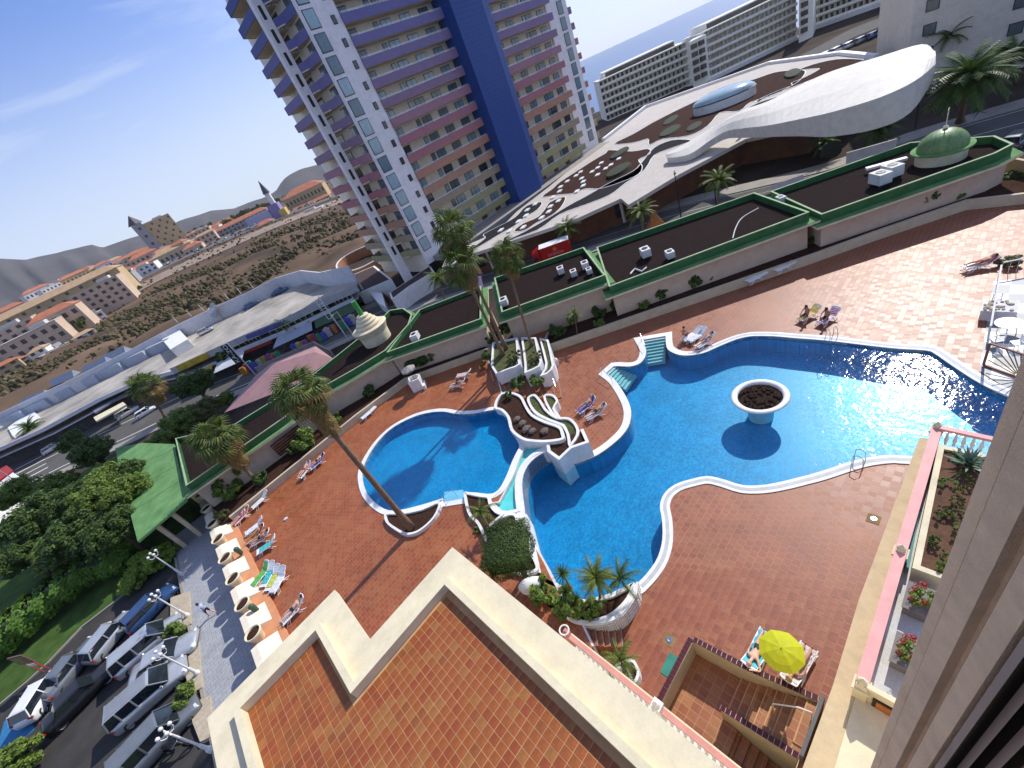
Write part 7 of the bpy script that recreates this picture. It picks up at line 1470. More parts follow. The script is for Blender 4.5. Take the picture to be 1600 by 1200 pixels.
# terrace corner at the far right
RC = P2(px([(1552, 440), (1640, 430), (1660, 660), (1530, 580)], .02)); 
CHK = bpy.data.materials.new('checker_floor'); CHK.use_nodes = True; n = CHK.node_tree.nodes; l = CHK.node_tree.links; t_ = n.new('ShaderNodeTexCoord'); c_ = n.new('ShaderNodeTexChecker'); c_.inputs['Scale'].default_value = .9; c_.inputs['Color1'].default_value = (.72, .72, .7, 1); c_.inputs['Color2'].default_value = (.2, .22, .24, 1); l.new(t_.outputs['Object'], c_.inputs[0]); l.new(c_.outputs[0], n['Principled BSDF'].inputs['Base Color'])
g = MB(); g.prism(RC, 0, .03, flat=True); struct('cafe_floor', g, CHK)
def rail(a, b, label, h=.95, m=None):
    A, B = G(a[0], a[1], 0), G(b[0], b[1], 0); t = thing('railing', A, label, 'railing'); m = m or OFFW; n = int((B-A).length/.35)
    g = MB(); g.beam(A+Vector((0, 0, h)), B+Vector((0, 0, h)), .09, .06); g.build('top_rail', m, t)
    for i in range(n+1): p_ = A.lerp(B, i/n); g = MB(); g.beam(p_, p_+Vector((0, 0, h)), .03, .03, up=(1, 0, 0)); g.build('baluster', m, t)
rail((1559, 434), (1542, 530), 'pale railing around the terrace corner'); rail((1562, 430), (1640, 415), 'white balustered railing at the back of the terrace corner')
A, B = G(1536, 572, 0), G(1590, 592, 0); t = thing('sunray_gate', A, 'brown timber gate with a sunray pattern at the pool end', 'gate'); d = (B-A).normalized(); Lg = 3.4; up = Vector((0, 0, 1)); GW = mat('golden_timber', (.30, .20, .08), .6, .2, 3)
for p0, p1 in [((0, 0), (Lg, 0)), ((0, 1.5), (Lg, 1.5)), ((0, 0), (0, 1.5)), ((Lg, 0), (Lg, 1.5))]: g = MB(); g.beam(A+d*p0[0]+up*(p0[1]+.1), A+d*p1[0]+up*(p1[1]+.1), .09, .09, up=(d.y, -d.x, 0)); g.build('frame_bar', WOOD, t)
for k in range(15): a_ = math.pi*k/14; e = Vector((Lg/2+math.cos(a_)*1.6, min(1.5, math.sin(a_)*1.9))); g = MB(); g.beam(A+d*(Lg/2+math.cos(a_)*.3)+up*(.15+math.sin(a_)*.3), A+d*e.x+up*(e.y+.1), .04, .04, up=(d.y, -d.x, 0)); g.build('ray_slat', GW, t)
c = G(1577, 505, .72); t = thing('round_table', (c.x, c.y, 0), 'round white table in the terrace corner', 'table'); g = MB(); g.lathe((0, 0, .70), [(.01, 0), (.6, 0), (.62, .02), (.6, .05), (.01, .05)], 28); g.build('tabletop', PLASTIC, t, local=True)
for k in range(4): a_ = k*1.57; g = MB(); g.tube([(math.cos(a_)*.3, math.sin(a_)*.3, .7), (math.cos(a_)*.4, math.sin(a_)*.4, 0)], .025, 6); g.build('leg', PLASTIC, t, local=True)
def chair(q, rz, label, m=PLASTIC):
    c = G(q[0], q[1], .45); t = thing('garden_chair', (c.x, c.y, 0), label, 'chair', rz=rz, group='white garden chairs'); g = MB(); g.box((0, 0, .43), (.45, .45, .04)); g.build('seat', m, t, local=True); g = MB()
    for k in range(4): g.box((-.21-.02*k, 0, .52+.09*k), (.03, .42, .05))
    g.box((-.23, .2, .65), (.04, .04, .45)); g.box((-.23, -.2, .65), (.04, .04, .45)); g.build('backrest', m, t, local=True)
    for x in (-.2, .2):
        for y in (-.2, .2): g = MB(); g.tube([(x, y, .43), (x*1.15, y*1.15, 0)], .018, 6); g.build('leg', m, t, local=True)
chair((1558, 530), R(30), 'white chair tucked by the sunray gate'); chair((1590, 535), R(120), 'white chair below the round table'); chair((1560, 470), R(200), 'white chair behind the stone-topped planter')
b = G(1562, 480, .6); t = thing('stone_planter', (b.x, b.y, 0), 'square planter filled with pale stones by the railing', 'planter'); g = MB(); g.box((0, 0, .35), (1.3, 1.5, .7)); g.build('box', OFFW, t, local=True); g = MB()
for k in range(40): rock(g, (U(-.55, .55), U(-.65, .65), .72), U(.07, .14))
o = g.build('stones', CHIP, t, local=True); o['kind'] = 'stuff'
shrub(G(1575, 412, 0), .8, 'plant in a pot at the back of the terrace corner', 'olive')
# dark cafe building edge in the upper right corner beyond the deck
g = MB(); g.prism(P2(px([(1562, 262), (1640, 250), (1640, 305), (1566, 300)], 0)), -.3, .02); struct('side_terrace', g, TERRA)
g = MB(); A, B = G(1566, 262, .9), G(1640, 278, .9); g.beam(A, B, .25, 1.9); tag(g.build('garden_wall', mat('ochre_wall', (.5, .4, .22), .8, .1)), 'ochre garden wall at the right end of the roofed wing', 'wall')
shrub(G(1590, 285, 0), 1.2, 'shrub before the ochre garden wall', 'dark')
# ================================================================ vehicles
TYRE = mat('tyre', (.02, .02, .02), .8, .1); RIM = mat('alloy_rim', (.45, .46, .48), .3, .05, metal=.9); CGL = mat('car_glass', (.015, .02, .025), .05, 0, spec=1.0); LGT = mat('headlight', (.7, .72, .75), .1, .05); RLT = mat('tail_light', (.35, .01, .01), .2, .05)
def paint(nm, c, met=.3): return mat(nm, c, .28, .03, .5, metal=met, spec=.6)
PT = {'silver': paint('paint_silver', (.50, .52, .54), .5), 'dark': paint('paint_dark_blue', (.012, .02, .05)), 'black': paint('paint_black', (.015, .015, .018)), 'white': paint('paint_white', (.75, .75, .73), 0), 'blue': paint('paint_blue', (.03, .08, .20)), 'red': paint('paint_red', (.40, .012, .015), 0), 'grey': paint('paint_grey', (.22, .24, .26), .5)}
def carmeshes(kind):
    # profile: x, hood/belt z, roof z (0 where none)
    L_, W_, Hc, belt = {'hatch': (4.0, 1.72, 1.48, .92), 'mpv': (4.55, 1.82, 1.72, 1.0), 'sedan': (4.6, 1.78, 1.45, .93)}[kind]
    hood = {'hatch': .24, 'mpv': .2, 'sedan': .27}[kind]; tail = {'hatch': .985, 'mpv': .995, 'sedan': .84}[kind]
    st = [(0, .30, .52, .86), (.03, .24, .66, .95), (.10, .2, .74, .98), (hood, .2, .84, 1.0), (.36, .2, belt, 1.0), (.6, .2, belt+.02, 1.0), (.82, .2, belt+.03, .99), (.93, .22, belt+.02 if kind != 'sedan' else .96, .96), (.985, .26, belt-.04 if kind != 'sedan' else .88, .93), (1.0, .36, .62, .88)]
    g = MB(); ring = []
    for u, zb, zt, w in st:
        x = L_/2-u*L_; h = W_/2*w; r_ = [(x, -h*.96, zb), (x, -h, zb+.15), (x, -h, zt-.14), (x, -h*.9, zt-.02), (x, -h*.5, zt+.015), (x, 0, zt+.02), (x, h*.5, zt+.015), (x, h*.9, zt-.02), (x, h, zt-.14), (x, h, zb+.15), (x, h*.96, zb)]; ring.append(r_)
    n = 11; g.add([p for r_ in ring for p in r_], [(i*n+j, i*n+(j+1) % n, (i+1)*n+(j+1) % n, (i+1)*n+j) for i in range(len(st)-1) for j in range(n)]+[tuple(range(n))[::-1], tuple(range((len(st)-1)*n, len(st)*n))])
    body = g
    # cabin glass and roof
    x0, x1 = L_/2-(hood+.01)*L_, L_/2-(hood+.14)*L_ if kind != 'mpv' else L_/2-(hood+.17)*L_; x3 = L_/2-tail*L_; x2 = x3+({'hatch': .38, 'mpv': .22, 'sedan': .55}[kind]); wb, wt = W_/2*.97, W_/2*.78; zb = belt-.03
    cab = MB(); cab.add([(x0, -wb*.9, zb-.05), (x3, -wb*.92, zb), (x3, wb*.92, zb), (x0, wb*.9, zb-.05), (x1, -wt, Hc-.04), (x2, -wt, Hc-.05), (x2, wt, Hc-.05), (x1, wt, Hc-.04)], [(3, 2, 1, 0), (4, 5, 6, 7), (0, 1, 5, 4), (1, 2, 6, 5), (2, 3, 7, 6), (3, 0, 4, 7)])
    roof = MB(); roof.add([(x1+.06, -wt*.98, Hc-.05), (x2-.06, -wt*.98, Hc-.06), (x2-.06, wt*.98, Hc-.06), (x1+.06, wt*.98, Hc-.05), (x1-.05, -wt*.8, Hc), (x2+.05, -wt*.8, Hc-.01), (x2+.05, wt*.8, Hc-.01), (x1-.05, wt*.8, Hc)], [(4, 5, 6, 7), (0, 1, 5, 4), (1, 2, 6, 5), (2, 3, 7, 6), (3, 0, 4, 7)])
    pil = []
    for s in (-1, 1):
        for a, b in (((x0, zb), (x1, Hc-.03)), ((x3, zb), (x2, Hc-.04)), ((x1-(x1-x2)*.42, zb), (x1-(x1-x2)*.40, Hc-.03))) + ((((x1-(x1-x2)*.78, zb), (x1-(x1-x2)*.76, Hc-.04)),) if kind == 'mpv' else ()):
            m = MB(); m.beam((a[0], s*wb*.95, a[1]), (b[0], s*wt*1.01, b[1]), .07, .05, up=(0, 1, 0)); pil.append(m)
    wh = [(x, y) for x in (L_/2-.17*L_-.1, -L_/2+.17*L_) for y in (-W_/2+.11, W_/2-.11)]
    d = dict(body=body, cab=cab, roof=roof, pil=pil, wh=wh, L=L_, W=W_, H=Hc, belt=belt, x=(x0, x1, x2, x3)); out = {}
    for k in ('body', 'cab', 'roof'): o = d[k].build(k, PT['silver'], smooth=(k == 'body')); out[k] = o.data; bpy.data.objects.remove(o)
    out['pil'] = []
    for m in pil: o = m.build('pillar', PT['silver']); out['pil'].append(o.data); bpy.data.objects.remove(o)
    d['m'] = out; return d
CM = {k: carmeshes(k) for k in ('hatch', 'mpv', 'sedan')}; PMC = {}
def pm(me, m):
    k = (me.name, m.name)
    if k not in PMC: c = me.copy(); c.materials.clear(); c.materials.append(m); PMC[k] = c
    return PMC[k]
g = MB(); Mr = Matrix.Rotation(math.pi/2, 4, 'X'); g.lathe((0, 0, 0), [(.2, -.1), (.31, -.1), (.33, -.06), (.33, .06), (.31, .1), (.2, .1)], 18); g.v = [Mr @ v for v in g.v]; o = g.build('tyre', TYRE); TYM = o.data; bpy.data.objects.remove(o)
g = MB(); g.lathe((0, 0, 0), [(.01, -.07), (.06, -.08), (.19, -.075), (.21, -.095), (.21, .095), (.19, .075), (.06, .08), (.01, .07)], 14); g.v = [Mr @ v for v in g.v]; o = g.build('rim', RIM); RMM = o.data; bpy.data.objects.remove(o)
g = MB(); g.box((0, 0, 0), (.14, .34, .15), top=.8); o = g.build('headlight', LGT); HLM = o.data; o.data = o.data; bpy.data.objects.remove(o); TLM = vary(HLM, RLT)
def car(kind, col, rear, front, z, label, detail=True, group=None, loc=None, rz=None, ribs=False):
    D = CM[kind]
    if loc is None:
        A, B = G(rear[0], rear[1], z+.7), G(front[0], front[1], z+.7); loc = ((A+B)/2); loc = Vector((loc.x, loc.y, z)); rz = math.atan2(B.y-A.y, B.x-A.x)
    t = thing('parked_car', loc, label, 'car', rz=rz, group=group); P = PT[col]; M = Matrix.Identity(4)
    shot('body', pm(D['m']['body'], P), t, M); shot('window_glass', pm(D['m']['cab'], CGL), t, M); shot('roof', pm(D['m']['roof'], P), t, M)
    if detail:
        for m in D['m']['pil']: shot('pillar', pm(m, P), t, M)
        for y in (-1, 1): shot('headlight', HLM, t, Matrix.Translation((D['L']/2-.17, y*D['W']*.36, .64))); shot('tail_light', TLM, t, Matrix.Translation((-D['L']/2+.10, y*D['W']*.40, .80)) ); shot('mirror', pm(D['m']['pil'][0], P), t, Matrix.Identity(4)) if False else None
        for y in (-1, 1): g = MB(); g.box((D['x'][0]-.35, y*(D['W']/2+.08), D['belt']+.06), (.12, .16, .12), top=.8); g.build('mirror', P, t, local=True)
        if ribs:
            for k in range(9): g = MB(); g.box(((D['x'][1]+D['x'][2])/2, -.56+.14*k, D['H']+.012), (D['x'][1]-D['x'][2]-.2, .045, .03)); g.build('roof_rib', P, t, local=True)
    for x, y in D['wh']:
        w = shot('wheel', TYM, t, Matrix.Translation((x, y, .33)))
        if detail: shot('rim', RMM, w, Matrix.Identity(4))
    return t
Z0 = -.19
car('hatch', 'blue', (210, 973), (256, 925), Z0, 'dark blue hatchback parked at the head of the row')
car('hatch', 'silver', (150, 1018), (190, 968), Z0, 'silver hatchback parked across the lane, nose towards the hedge lamp')
car('mpv', 'silver', (193, 1038), (268, 973), Z0, 'silver people carrier in the middle of the right-hand row')
car('sedan', 'silver', (222, 1050), (288, 1005), Z0, 'silver saloon partly hidden by the bush')
car('mpv', 'silver', (184, 1125), (282, 1038), Z0, 'silver people carrier with a ribbed roof', ribs=True)
car('mpv', 'grey', (205, 1195), (285, 1108), Z0, 'grey people carrier lowest in the right-hand row')
car('sedan', 'black', (88, 1120), (158, 1050), Z0, 'black saloon with red tail lights in the left-hand row')
car('sedan', 'grey', (88, 1070), (133, 1012), Z0, 'shiny grey saloon behind the black one')
car('hatch', 'white', (46, 1112), (82, 1055), Z0, 'white hatchback next to the blue parking bay')
t = thing('motorcycle', G(285, 1170, Z0), 'dark motorcycle parked below the lowest lamp', 'motorcycle', rz=R(-40))
for x in (-.65, .65): g = MB(); g.v = []; g.lathe((0, 0, 0), [(.22, -.05), (.31, -.04), (.31, .04), (.22, .05)], 16); g.v = [Mr @ v+Vector((x, 0, .31)) for v in g.v]; g.build('wheel', TYRE, t, local=True)
g = MB(); g.tube([(-.5, 0, .75), (0, 0, .8), (.3, 0, .85), (.5, 0, .6)], [.12, .16, .17, .08], 8); g.build('body', PT['black'], t, local=True); g = MB(); g.tube([(.45, -.35, 1.0), (.5, 0, .95), (.45, .35, 1.0)], .02, 6); g.tube([(.5, 0, .95), (.66, 0, .3)], .03, 6); g.build('handlebar', CHROME, t, local=True)
g = MB(); g.tube([(-.6, 0, .82), (-.1, 0, .9)], [.1, .13], 8); g.build('seat', BLACK, t, local=True)
# street cars
car('mpv', 'white', (186, 652), (212, 636), -2.99, 'white van parked on the street behind the roadside palm'); car('hatch', 'white', (215, 650), (238, 636), -2.99, 'white car parked just ahead of the street van')
car('sedan', 'grey', (192, 632), (212, 622), -2.99, 'grey car beyond the white van'); car('hatch', 'white', (70, 706), (92, 692), -2.99, 'white car at the street crossing on the left'); car('sedan', 'grey', (0, 718), (18, 708), -2.99, 'grey car at the far left of the street')
car('hatch', 'grey', (1583, 222), (1600, 210), -2.99, 'silver car half out of frame on the right street'); car('hatch', 'white', (1455, 138), (1468, 130), -2.95, 'white car with blue stripe under the canopy tip')
# roof car park
for i, (a, b, c, k, lb) in enumerate([((327, 500), (356, 487), 'white', 'hatch', 'white hatchback on the shop roof beside the dish'), ((272, 522), (292, 514), 'white', 'hatch', 'white car behind the stair head on the shop roof'), ((309, 522), (333, 510), 'silver', 'hatch', 'silver car at the parapet of the shop roof'), ((360, 478), (384, 466), 'silver', 'hatch', 'light silver hatchback right of the dish'), ((378, 472), (398, 462), 'white', 'hatch', 'white car behind the silver hatchback'), ((380, 483), (402, 470), 'blue', 'sedan', 'blue car on the parapet side of the shop roof'), ((415, 450), (440, 438), 'black', 'mpv', 'black car at the back wall of the shop roof'), ((424, 460), (448, 449), 'blue', 'sedan', 'dark blue car near the right parapet of the shop roof')]):
    car(k, c, a, b, 2.0, lb)
# small distant cars
def farcar(P, rz, col, label, group): car('hatch', col, 0, 0, 0, label, detail=False, group=group, loc=P, rz=rz)
cols_ = ['white', 'silver', 'grey', 'black', 'white', 'blue', 'red', 'silver']
for i in range(26):
    u = i/26; c = 215+u*300; p_ = terr(c, 3, .86+.10*(i % 2)) if c > 260 else terr(c, 3, .9); farcar(p_+Vector((0, 0, .6)), R(140 if i % 3 else 60), cols_[i % 8], ORD[i]+' distant parked car from the left beside the ravine, '+cols_[i % 8], 'distant cars parked beyond the ravine')
for i in range(17):
    u = i/16; a = G(1082+u*300, 192-u*140-6*math.sin(u*3.1), -2.95); b = G(1090+u*300, 188-u*140-6*math.sin(u*3.1), -2.95); farcar(a, math.atan2(b.y-a.y, b.x-a.x), cols_[(i*3) % 8], ORD[i]+' car from the left along the coast road, '+cols_[(i*3) % 8], 'cars along the coast road')
# red truck
A, B = G(893, 404, -2.99), G(838, 423, -2.99); rz = math.atan2(B.y-A.y, B.x-A.x); c = (A+B)/2; nrm = Vector((-math.sin(rz), math.cos(rz), 0)); nrm = nrm if nrm.dot(c) > 0 else -nrm; c = c+nrm*1.1
t = thing('red_truck', (c.x, c.y, -2.99), 'red box delivery truck with white roof on the street', 'truck', rz=rz)
RD = mat('truck_red', (.42, .006, .01), .35, .06, .5)
g = MB(); g.box((-.95, 0, 2.05), (5.0, 2.3, 2.3)); g.build('cargo_box', RD, t, local=True); g = MB(); g.box((-.95, 0, 3.23), (5.02, 2.32, .06)); g.build('box_roof', WHITE, t, local=True)
g = MB(); g.add([(1.7, -1.05, .5), (3.2, -1.05, .5), (3.2, 1.05, .5), (1.7, 1.05, .5), (1.7, -1.0, 2.7), (2.9, -.95, 2.7), (2.9, .95, 2.7), (1.7, 1.0, 2.7)], [(3, 2, 1, 0), (4, 5, 6, 7), (0, 1, 5, 4), (1, 2, 6, 5), (2, 3, 7, 6), (3, 0, 4, 7)]); g.build('cab', RD, t, local=True)
g = MB(); g.add([(3.22, -.9, 1.35), (3.22, .9, 1.35), (3.0, .85, 2.3), (3.0, -.85, 2.3)], [(0, 1, 2, 3)]); g.build('windscreen', CGL, t, local=True)
for y in (-1.06, 1.06): g = MB(); g.box((2.5, y, 1.75), (.9, .03, .65)); g.build('side_window', CGL, t, local=True)
g = MB(); g.add([(1.75, -.9, 2.7), (2.9, -.85, 2.72), (2.9, .85, 2.72), (1.75, .9, 2.7), (1.75, -.8, 3.2), (1.75, .8, 3.2)], [(0, 1, 4), (1, 2, 5, 4), (2, 3, 5), (0, 4, 5, 3)]); g.build('wind_deflector', RD, t, local=True)
g = MB(); g.box((-.4, 0, .75), (6.6, .9, .25)); g.build('chassis', BLACK, t, local=True)
for x in (2.5, -1.8, -2.7):
    for y in (-1, 1): w = shot('wheel', TYM, t, Matrix.Translation((x, y, .45)) @ Matrix.Scale(1.35, 4)); shot('rim', RMM, w, Matrix.Identity(4))
side = 1 if (Matrix.Rotation(rz, 3, 'Z') @ Vector((0, 1, 0))).dot(c) < 0 else -1
cu = bpy.data.curves.new('lettering', 'FONT'); cu.body = 'DORADA'; cu.size = .62; cu.extrude = .01; cu.align_x = 'CENTER'; o = bpy.data.objects.new('lettering', cu); COL.objects.link(o); bpy.context.view_layer.update(); me = bpy.data.meshes.new_from_object(o.evaluated_get(bpy.context.evaluated_depsgraph_get())); bpy.data.objects.remove(o); me.materials.append(mat('pink_letter', (.6, .3, .3), .5, 0))
shot('lettering', me, t, Matrix.Translation((-.95, side*1.165, 1.55)) @ (Matrix.Rotation(math.pi, 4, 'Z') if side > 0 else Matrix.Identity(4)) @ Matrix.Rotation(math.pi/2, 4, 'X'))
g = MB(); g.v = []; g.lathe((0, 0, 0), [(.01, 0), (.3, 0), (.3, .02), (.01, .02)], 16); g.v = [Matrix.Rotation(math.pi/2, 4, 'X') @ v+Vector((-.95, side*1.16, 2.45)) for v in g.v]
for k in range(12): a_ = k*math.pi/6; g.box((-.95+math.cos(a_)*.42, side*1.165, 2.45+math.sin(a_)*.42), (.06, .02, .06))
g.build('sun_emblem', mat('orange_emblem', (.55, .2, .03), .5, 0), t, local=True)
# sign board by the hedge
b = G(75, 1048, Z0); t = thing('notice_board', b, 'framed notice board on red posts by the hedge', 'notice board', rz=R(-45))
for x in (-.45, .45): g = MB(); g.box((x, 0, .9), (.08, .08, 1.8)); g.build('post', mat('red_post', (.35, .05, .05), .6, .1), t, local=True)
g = MB(); g.box((0, 0, 2.2), (1.5, .1, 1.1)); g.build('frame', mat('brown_frame', (.15, .08, .07), .7, .2), t, local=True); g = MB(); g.box((0, -.06, 2.2), (1.2, .03, .85)); g.build('panel', mat('faded_panel', (.20, .18, .07), .6, .6, 2), t, local=True); g = MB(); g.box((0, -.03, 1.25), (.8, .03, .3)); g.build('plate', OFFW, t, local=True)
# white gateway by the canopy
b = G(218, 722, 0); t = thing('gateway', (b.x, b.y, -2.9), 'small white arched gateway left of the green canopy', 'gateway', rz=R(-50))
for x in (-1.1, 1.1): g = MB(); g.box((x, 0, 1.9), (.5, .9, 3.8)); g.build('pier', PALEC, t, local=True)
g = MB(); g.box((0, 0, 3.95), (3.2, 1.0, .4)); g.build('lintel', PALEC, t, local=True)
# ================================================================ town beyond the ravine
TW_ = {'cream': mat('town_cream', (.55, .42, .28), .85, .1, .2), 'white': mat('town_white', (.72, .70, .68), .85, .06, .2), 'ochre': mat('town_ochre', (.48, .35, .19), .85, .12, .2), 'pink': mat('town_pink', (.56, .42, .31), .85, .1, .2), 'grey': mat('town_grey', (.33, .32, .32), .85, .1, .2)}
RF_ = {'red': mat('town_red_tiles', (.42, .15, .08), .85, .2, .3), 'tan': mat('town_tan_roof', (.45, .30, .17), .85, .15, .3), 'flat': mat('town_flat_roof', (.50, .47, .44), .85, .1, .3)}
WH = mat('far_window', (.075, .065, .06), .5, .2, .3)
def house(q, r, w, d, h, wall, roof, label, rot=None, fl=None, nm='house'):
    P = GR(q[0], q[1], r); az = math.atan2(P.y, P.x); rz = az-math.pi/2+(rot or 0); t = thing(nm, P, label, 'building', rz=rz)
    g = MB(); g.box((0, 0, h/2-2), (w, d, h+4)); g.build('wall', TW_[wall], t, local=True)
    g = MB()
    if roof == 'flat': g.box((0, 0, h+.15), (w+.3, d+.3, .3)); g.box((w*.2, 0, h+1), (w*.25, d*.4, 1.8))
    else:
        e = .5; o_ = h; g.add([(-w/2-e, -d/2-e, o_), (w/2+e, -d/2-e, o_), (w/2+e, d/2+e, o_), (-w/2-e, d/2+e, o_), (-w/2+d*.4, 0, o_+d*.22), (w/2-d*.4, 0, o_+d*.22)], [(0, 1, 5, 4), (1, 2, 5), (2, 3, 4, 5), (3, 0, 4), (3, 2, 1, 0)])
    g.build('roof', RF_[roof], t, local=True)
    fl = fl or max(1, int(h/3)); n = max(2, int(w/4))
    for k in range(fl):
        for i in range(n):
            if fl*n > 60 and (i+k) % 2: continue
            g = MB(); g.box((-w/2+(i+.5)*w/n, -d/2-.05, 1.6+k*h/fl), (w/n*.45, .12, h/fl*.5)); g.build('window', WH, t, local=True)
    return t
HS = [((95, 500), 400, 95, 16, 13, 'ochre', 'tan', 'long ochre hotel with tan roof and dark window rows at the left', -.35, 4), ((180, 475), 350, 26, 12, 13, 'pink', 'flat', 'salmon block with square windows right of the ochre hotel', -.3, 4), ((20, 545), 330, 34, 10, 9, 'pink', 'flat', 'pinkish stepped house row low at the left edge', -.3, 3), ((70, 540), 310, 26, 14, 8, 'pink', 'flat', 'brownish house cube beside the stepped row', -.3, 2), ((110, 512), 320, 22, 12, 9, 'pink', 'red', 'terraced houses with dark red bays', -.3, 2), ((155, 508), 330, 12, 10, 6, 'white', 'flat', 'small white house by the ravine edge', 0, 2),
      ((225, 438), 470, 34, 14, 9, 'white', 'flat', 'white stepped apartment row in the middle distance', -.3, 3), ((205, 452), 440, 20, 12, 10, 'grey', 'flat', 'grey-walled white building left of the stepped row', -.3, 3), ((192, 428), 560, 22, 14, 9, 'cream', 'flat', 'cream house behind the white row', 0, 3), ((170, 440), 560, 22, 14, 8, 'white', 'tan', 'white house with tan roof behind the salmon block', 0, 2), ((150, 450), 620, 26, 14, 7, 'pink', 'flat', 'pink house beneath the hillside at the left', 0, 2), ((235, 412), 560, 26, 15, 9, 'pink', 'red', 'pink house with red roof below the brown tower', 0, 2), ((262, 405), 540, 16, 12, 10, 'pink', 'flat', 'dark pink house below the slim grey tower', 0, 3),
      ((278, 400), 500, 34, 18, 6, 'cream', 'tan', 'low broad building with pale tan roof', -.2, 1), ((308, 393), 470, 16, 12, 5, 'pink', 'red', 'small red roofed pavilion beside the parked cars', -.2, 1), ((312, 378), 600, 34, 14, 10, 'cream', 'flat', 'cream apartment cluster below the palms', 0, 3), ((335, 378), 560, 30, 14, 8, 'white', 'red', 'white houses with red roofs at the centre of the town', 0, 2), ((372, 365), 520, 75, 14, 9, 'grey', 'red', 'long shaded grey hall with an orange tiled roof', -.25, 3), ((385, 372), 480, 14, 10, 4, 'pink', 'red', 'low orange roofed hut in front of the long hall', -.2, 1), ((420, 358), 440, 16, 12, 5, 'grey', 'red', 'orange tiled pavilion beside the church', -.2, 1), ((405, 364), 440, 7, 7, 6, 'cream', 'flat', 'tiny cream cube beside the parked cars', 0, 1),
      ((488, 318), 540, 44, 26, 14, 'ochre', 'red', 'large ochre building with stacked red roofs near the tower', -.2, 2), ((470, 338), 480, 70, 10, 6, 'ochre', 'red', 'long arcaded ochre wing below the stacked red roofs', -.25, 2), ((505, 338), 440, 26, 14, 7, 'cream', 'flat', 'cream ruin-like rock house beside the white terrace', 0, 2), ((480, 345), 400, 34, 12, 5, 'white', 'flat', 'white curved terrace building behind the tower balconies', -.2, 1), ((540, 330), 420, 30, 14, 8, 'white', 'flat', 'white terrace building half hidden by the tower', -.2, 2), ((352, 352), 760, 26, 12, 7, 'white', 'flat', 'white house among the far palms', 0, 2), ((395, 342), 780, 22, 12, 6, 'ochre', 'tan', 'small ochre house among the far palms', 0, 1), ((120, 458), 700, 30, 12, 7, 'ochre', 'tan', 'yellow gabled house above the ochre hotel', 0, 2), ((15, 498), 600, 34, 14, 7, 'cream', 'red', 'cream gabled house behind the hotel at the left edge', 0, 2)]
for h in HS: house(h[0], h[1], h[2], h[3], h[4], h[5], h[6], h[7], h[8], h[9])
rs = random.Random(21); kk = 0
for (u0, u1, yA, yB, r, n_) in [(150, 335, 462, 372, 520, 15), (175, 345, 440, 362, 640, 15), (290, 345, 400, 372, 560, 7), (300, 440, 378, 330, 720, 12), (0, 150, 590, 530, 300, 9), (60, 240, 470, 395, 760, 12)]:
    for i in range(n_):
        u = (i+.2+rs.random()*.6)/n_; c = u0+(u1-u0)*u; y = yA+(yB-yA)*u+rs.uniform(-3, 3); wl_ = rs.choice(['white', 'white', 'cream', 'pink', 'ochre', 'cream']); rf_ = rs.choice(['red', 'flat', 'tan', 'red']); k_ = r/520
        house((c, y), r+rs.uniform(-25, 25), rs.uniform(11, 22)*k_, rs.uniform(7, 11)*k_, rs.uniform(4.5, 8.5)*k_, wl_, rf_, '%s house from the left, %s with %s roof, in the %s town row' % (ORD[i], wl_, {'red': 'red', 'flat': 'flat', 'tan': 'tan'}[rf_], {0: 'front', 1: 'second', 2: 'middle', 3: 'ridge', 4: 'lowest', 5: 'hillside'}[kk]), rs.uniform(-.6, .4), 2, nm='village_house')
    kk += 1
# tall brown block with slim tower
house((275, 392), 620, 34, 20, 34, 'ochre', 'flat', 'tall mustard brown apartment block above the town', .15, 8, nm='apartment_block')
b = GR(255, 400, 600); t = thing('slim_tower', b, 'slim grey tower with pointed dark cap beside the brown block', 'tower'); g = MB(); g.box((0, 0, 17), (9, 9, 36)); g.build('shaft', TW_['grey'], t, local=True); g = MB(); g.lathe((0, 0, 35), [(7, 0), (0.1, 9)], 4); g.build('cap', mat('slate_cap', (.08, .08, .09), .7, .1), t, local=True)
for k in range(4): g = MB(); g.box((0, -4.6, 6+8*k), (2.5, .2, 2.5), rz=0); g.build('window', WH, t, local=True)
# church with spire
b = GR(432, 352, 460); az = math.atan2(b.y, b.x)-math.pi/2-.25; t = thing('church', b, 'white and violet church with dark pointed spire', 'church', rz=az)
g = MB(); g.box((-8, 0, 6), (22, 14, 16)); g.build('nave', mat('lilac_wall', (.40, .40, .55), .8, .08), t, local=True); g = MB(); g.box((8, 0, 7), (9, 12, 18)); g.build('front', mat('violet_front', (.24, .20, .42), .8, .1), t, local=True); g = MB(); g.box((9, -1, 12), (4, 4, 26)); g.build('belfry', TW_['white'], t, local=True); g = MB(); g.lathe((9, -1, 25), [(3.2, 0), (.1, 11)], 8); g.build('spire', mat('slate_cap', (.08, .08, .09)), t, local=True)
g = MB(); g.box((13, -2, 4), (6, 10, 12)); g.build('yellow_wing', mat('yellow_wing', (.6, .42, .12), .8, .1), t, local=True)
g = MB(); g.box((-8, -7.1, 6), (2, .2, 3)); g.build('window', WH, t, local=True)
# stone retaining wall under the terrace
A, B = GR(452, 372, 330), GR(560, 345, 330); g = MB(); n_ = 12
vs = [];
for i in range(n_+1):
    q = A.lerp(B, i/n_); vs += [q+Vector((0, 0, -6-3*math.sin(i*.3))), q+Vector((0, 0, 1.5)), q*1.01+Vector((0, 0, 1.5))]
g.add(vs, [(i*3, (i+1)*3, (i+1)*3+1, i*3+1) for i in range(n_)]+[(i*3+1, (i+1)*3+1, (i+1)*3+2, i*3+2) for i in range(n_)]); tag(g.build('stone_wall', mat('dark_stone', (.07, .06, .055), .95, .4, .3, .8)), 'dark stone retaining wall above the ravine near the tower', 'wall')
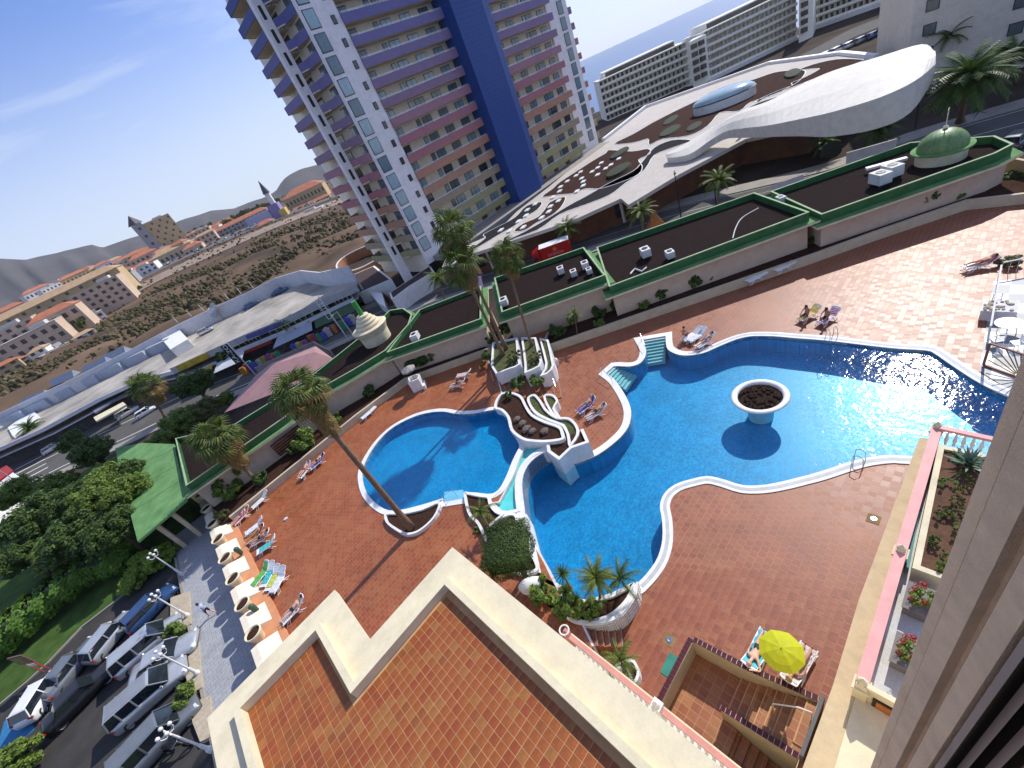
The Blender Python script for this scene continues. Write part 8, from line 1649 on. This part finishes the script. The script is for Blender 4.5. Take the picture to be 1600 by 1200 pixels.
# trees of the town
rs = random.Random(9); k = 0
for (u0, u1, v, r, n_, s_) in [(300, 440, 345, 700, 46, 7), (20, 160, 525, 330, 7, 5), (150, 240, 470, 380, 9, 5), (215, 300, 425, 520, 12, 6), (330, 460, 372, 440, 16, 4), (470, 560, 330, 420, 7, 5), (250, 260, 392, 640, 3, 9), (180, 340, 424, 560, 20, 6), (340, 440, 352, 600, 14, 6)]:
    for i in range(n_):
        c = u0+(u1-u0)*(i+rs.random()*.8)/n_; yy_ = v-(c-(u0+u1)/2)*.40+rs.uniform(-5, 5); p_ = GR(c, yy_, r+rs.uniform(-20, 20)); k += 1
        t = thing('town_tree', p_, '%s distant tree from the left in the %s' % ((ORD+['%dth' % z for z in range(31, 60)])[i], {300: 'palm grove on the town ridge', 20: 'gardens before the ochre hotel', 150: 'garden of the white stepped row', 215: 'planting below the brown block', 330: 'line beside the distant car park', 470: 'terrace behind the tower', 250: 'clump left of the slim tower', 180: 'gardens between the village houses', 340: 'slope below the palm grove'}[u0]), 'tree', group='distant town trees')
        sz = s_*rs.uniform(.6, 1.2); shot('crown', crown('shrub', rs.choice(['dark', 'mid', 'olive']), *SPEC['shrub']), t, Matrix.Translation((0, 0, sz*.6)) @ Matrix.Rotation(rs.uniform(0, 6), 4, 'Z') @ Matrix.Diagonal((sz*.6, sz*.6, sz*.8, 1))); g = MB(); g.tube([(0, 0, -2), (0, 0, sz*.5)], .3, 5); g.build('trunk', BARK2, t, local=True)
# ================================================================ air
hz = bpy.data.materials.new('haze_air'); hz.use_nodes = True; n = hz.node_tree.nodes; l = hz.node_tree.links; n.remove(n['Principled BSDF']); v = n.new('ShaderNodeVolumePrincipled'); v.inputs['Density'].default_value = HAZE; v.inputs['Color'].default_value = (.93, .97, 1, 1); v.inputs['Anisotropy'].default_value = .2; l.new(v.outputs[0], n['Material Output'].inputs['Volume'])
if HAZE > 0:
    g = MB(); g.box((0, 0, 0), (1, 1, 1)); o = g.build('haze', hz); o.scale = (12600, 12000, 900); o.location = (0, 0, 450-51.5); o['kind'] = 'stuff'; o['label'] = 'thin blue sea haze'
    SC.cycles.volume_bounces = 0; SC.cycles.volume_step_rate = 10; SC.cycles.volume_max_steps = 16
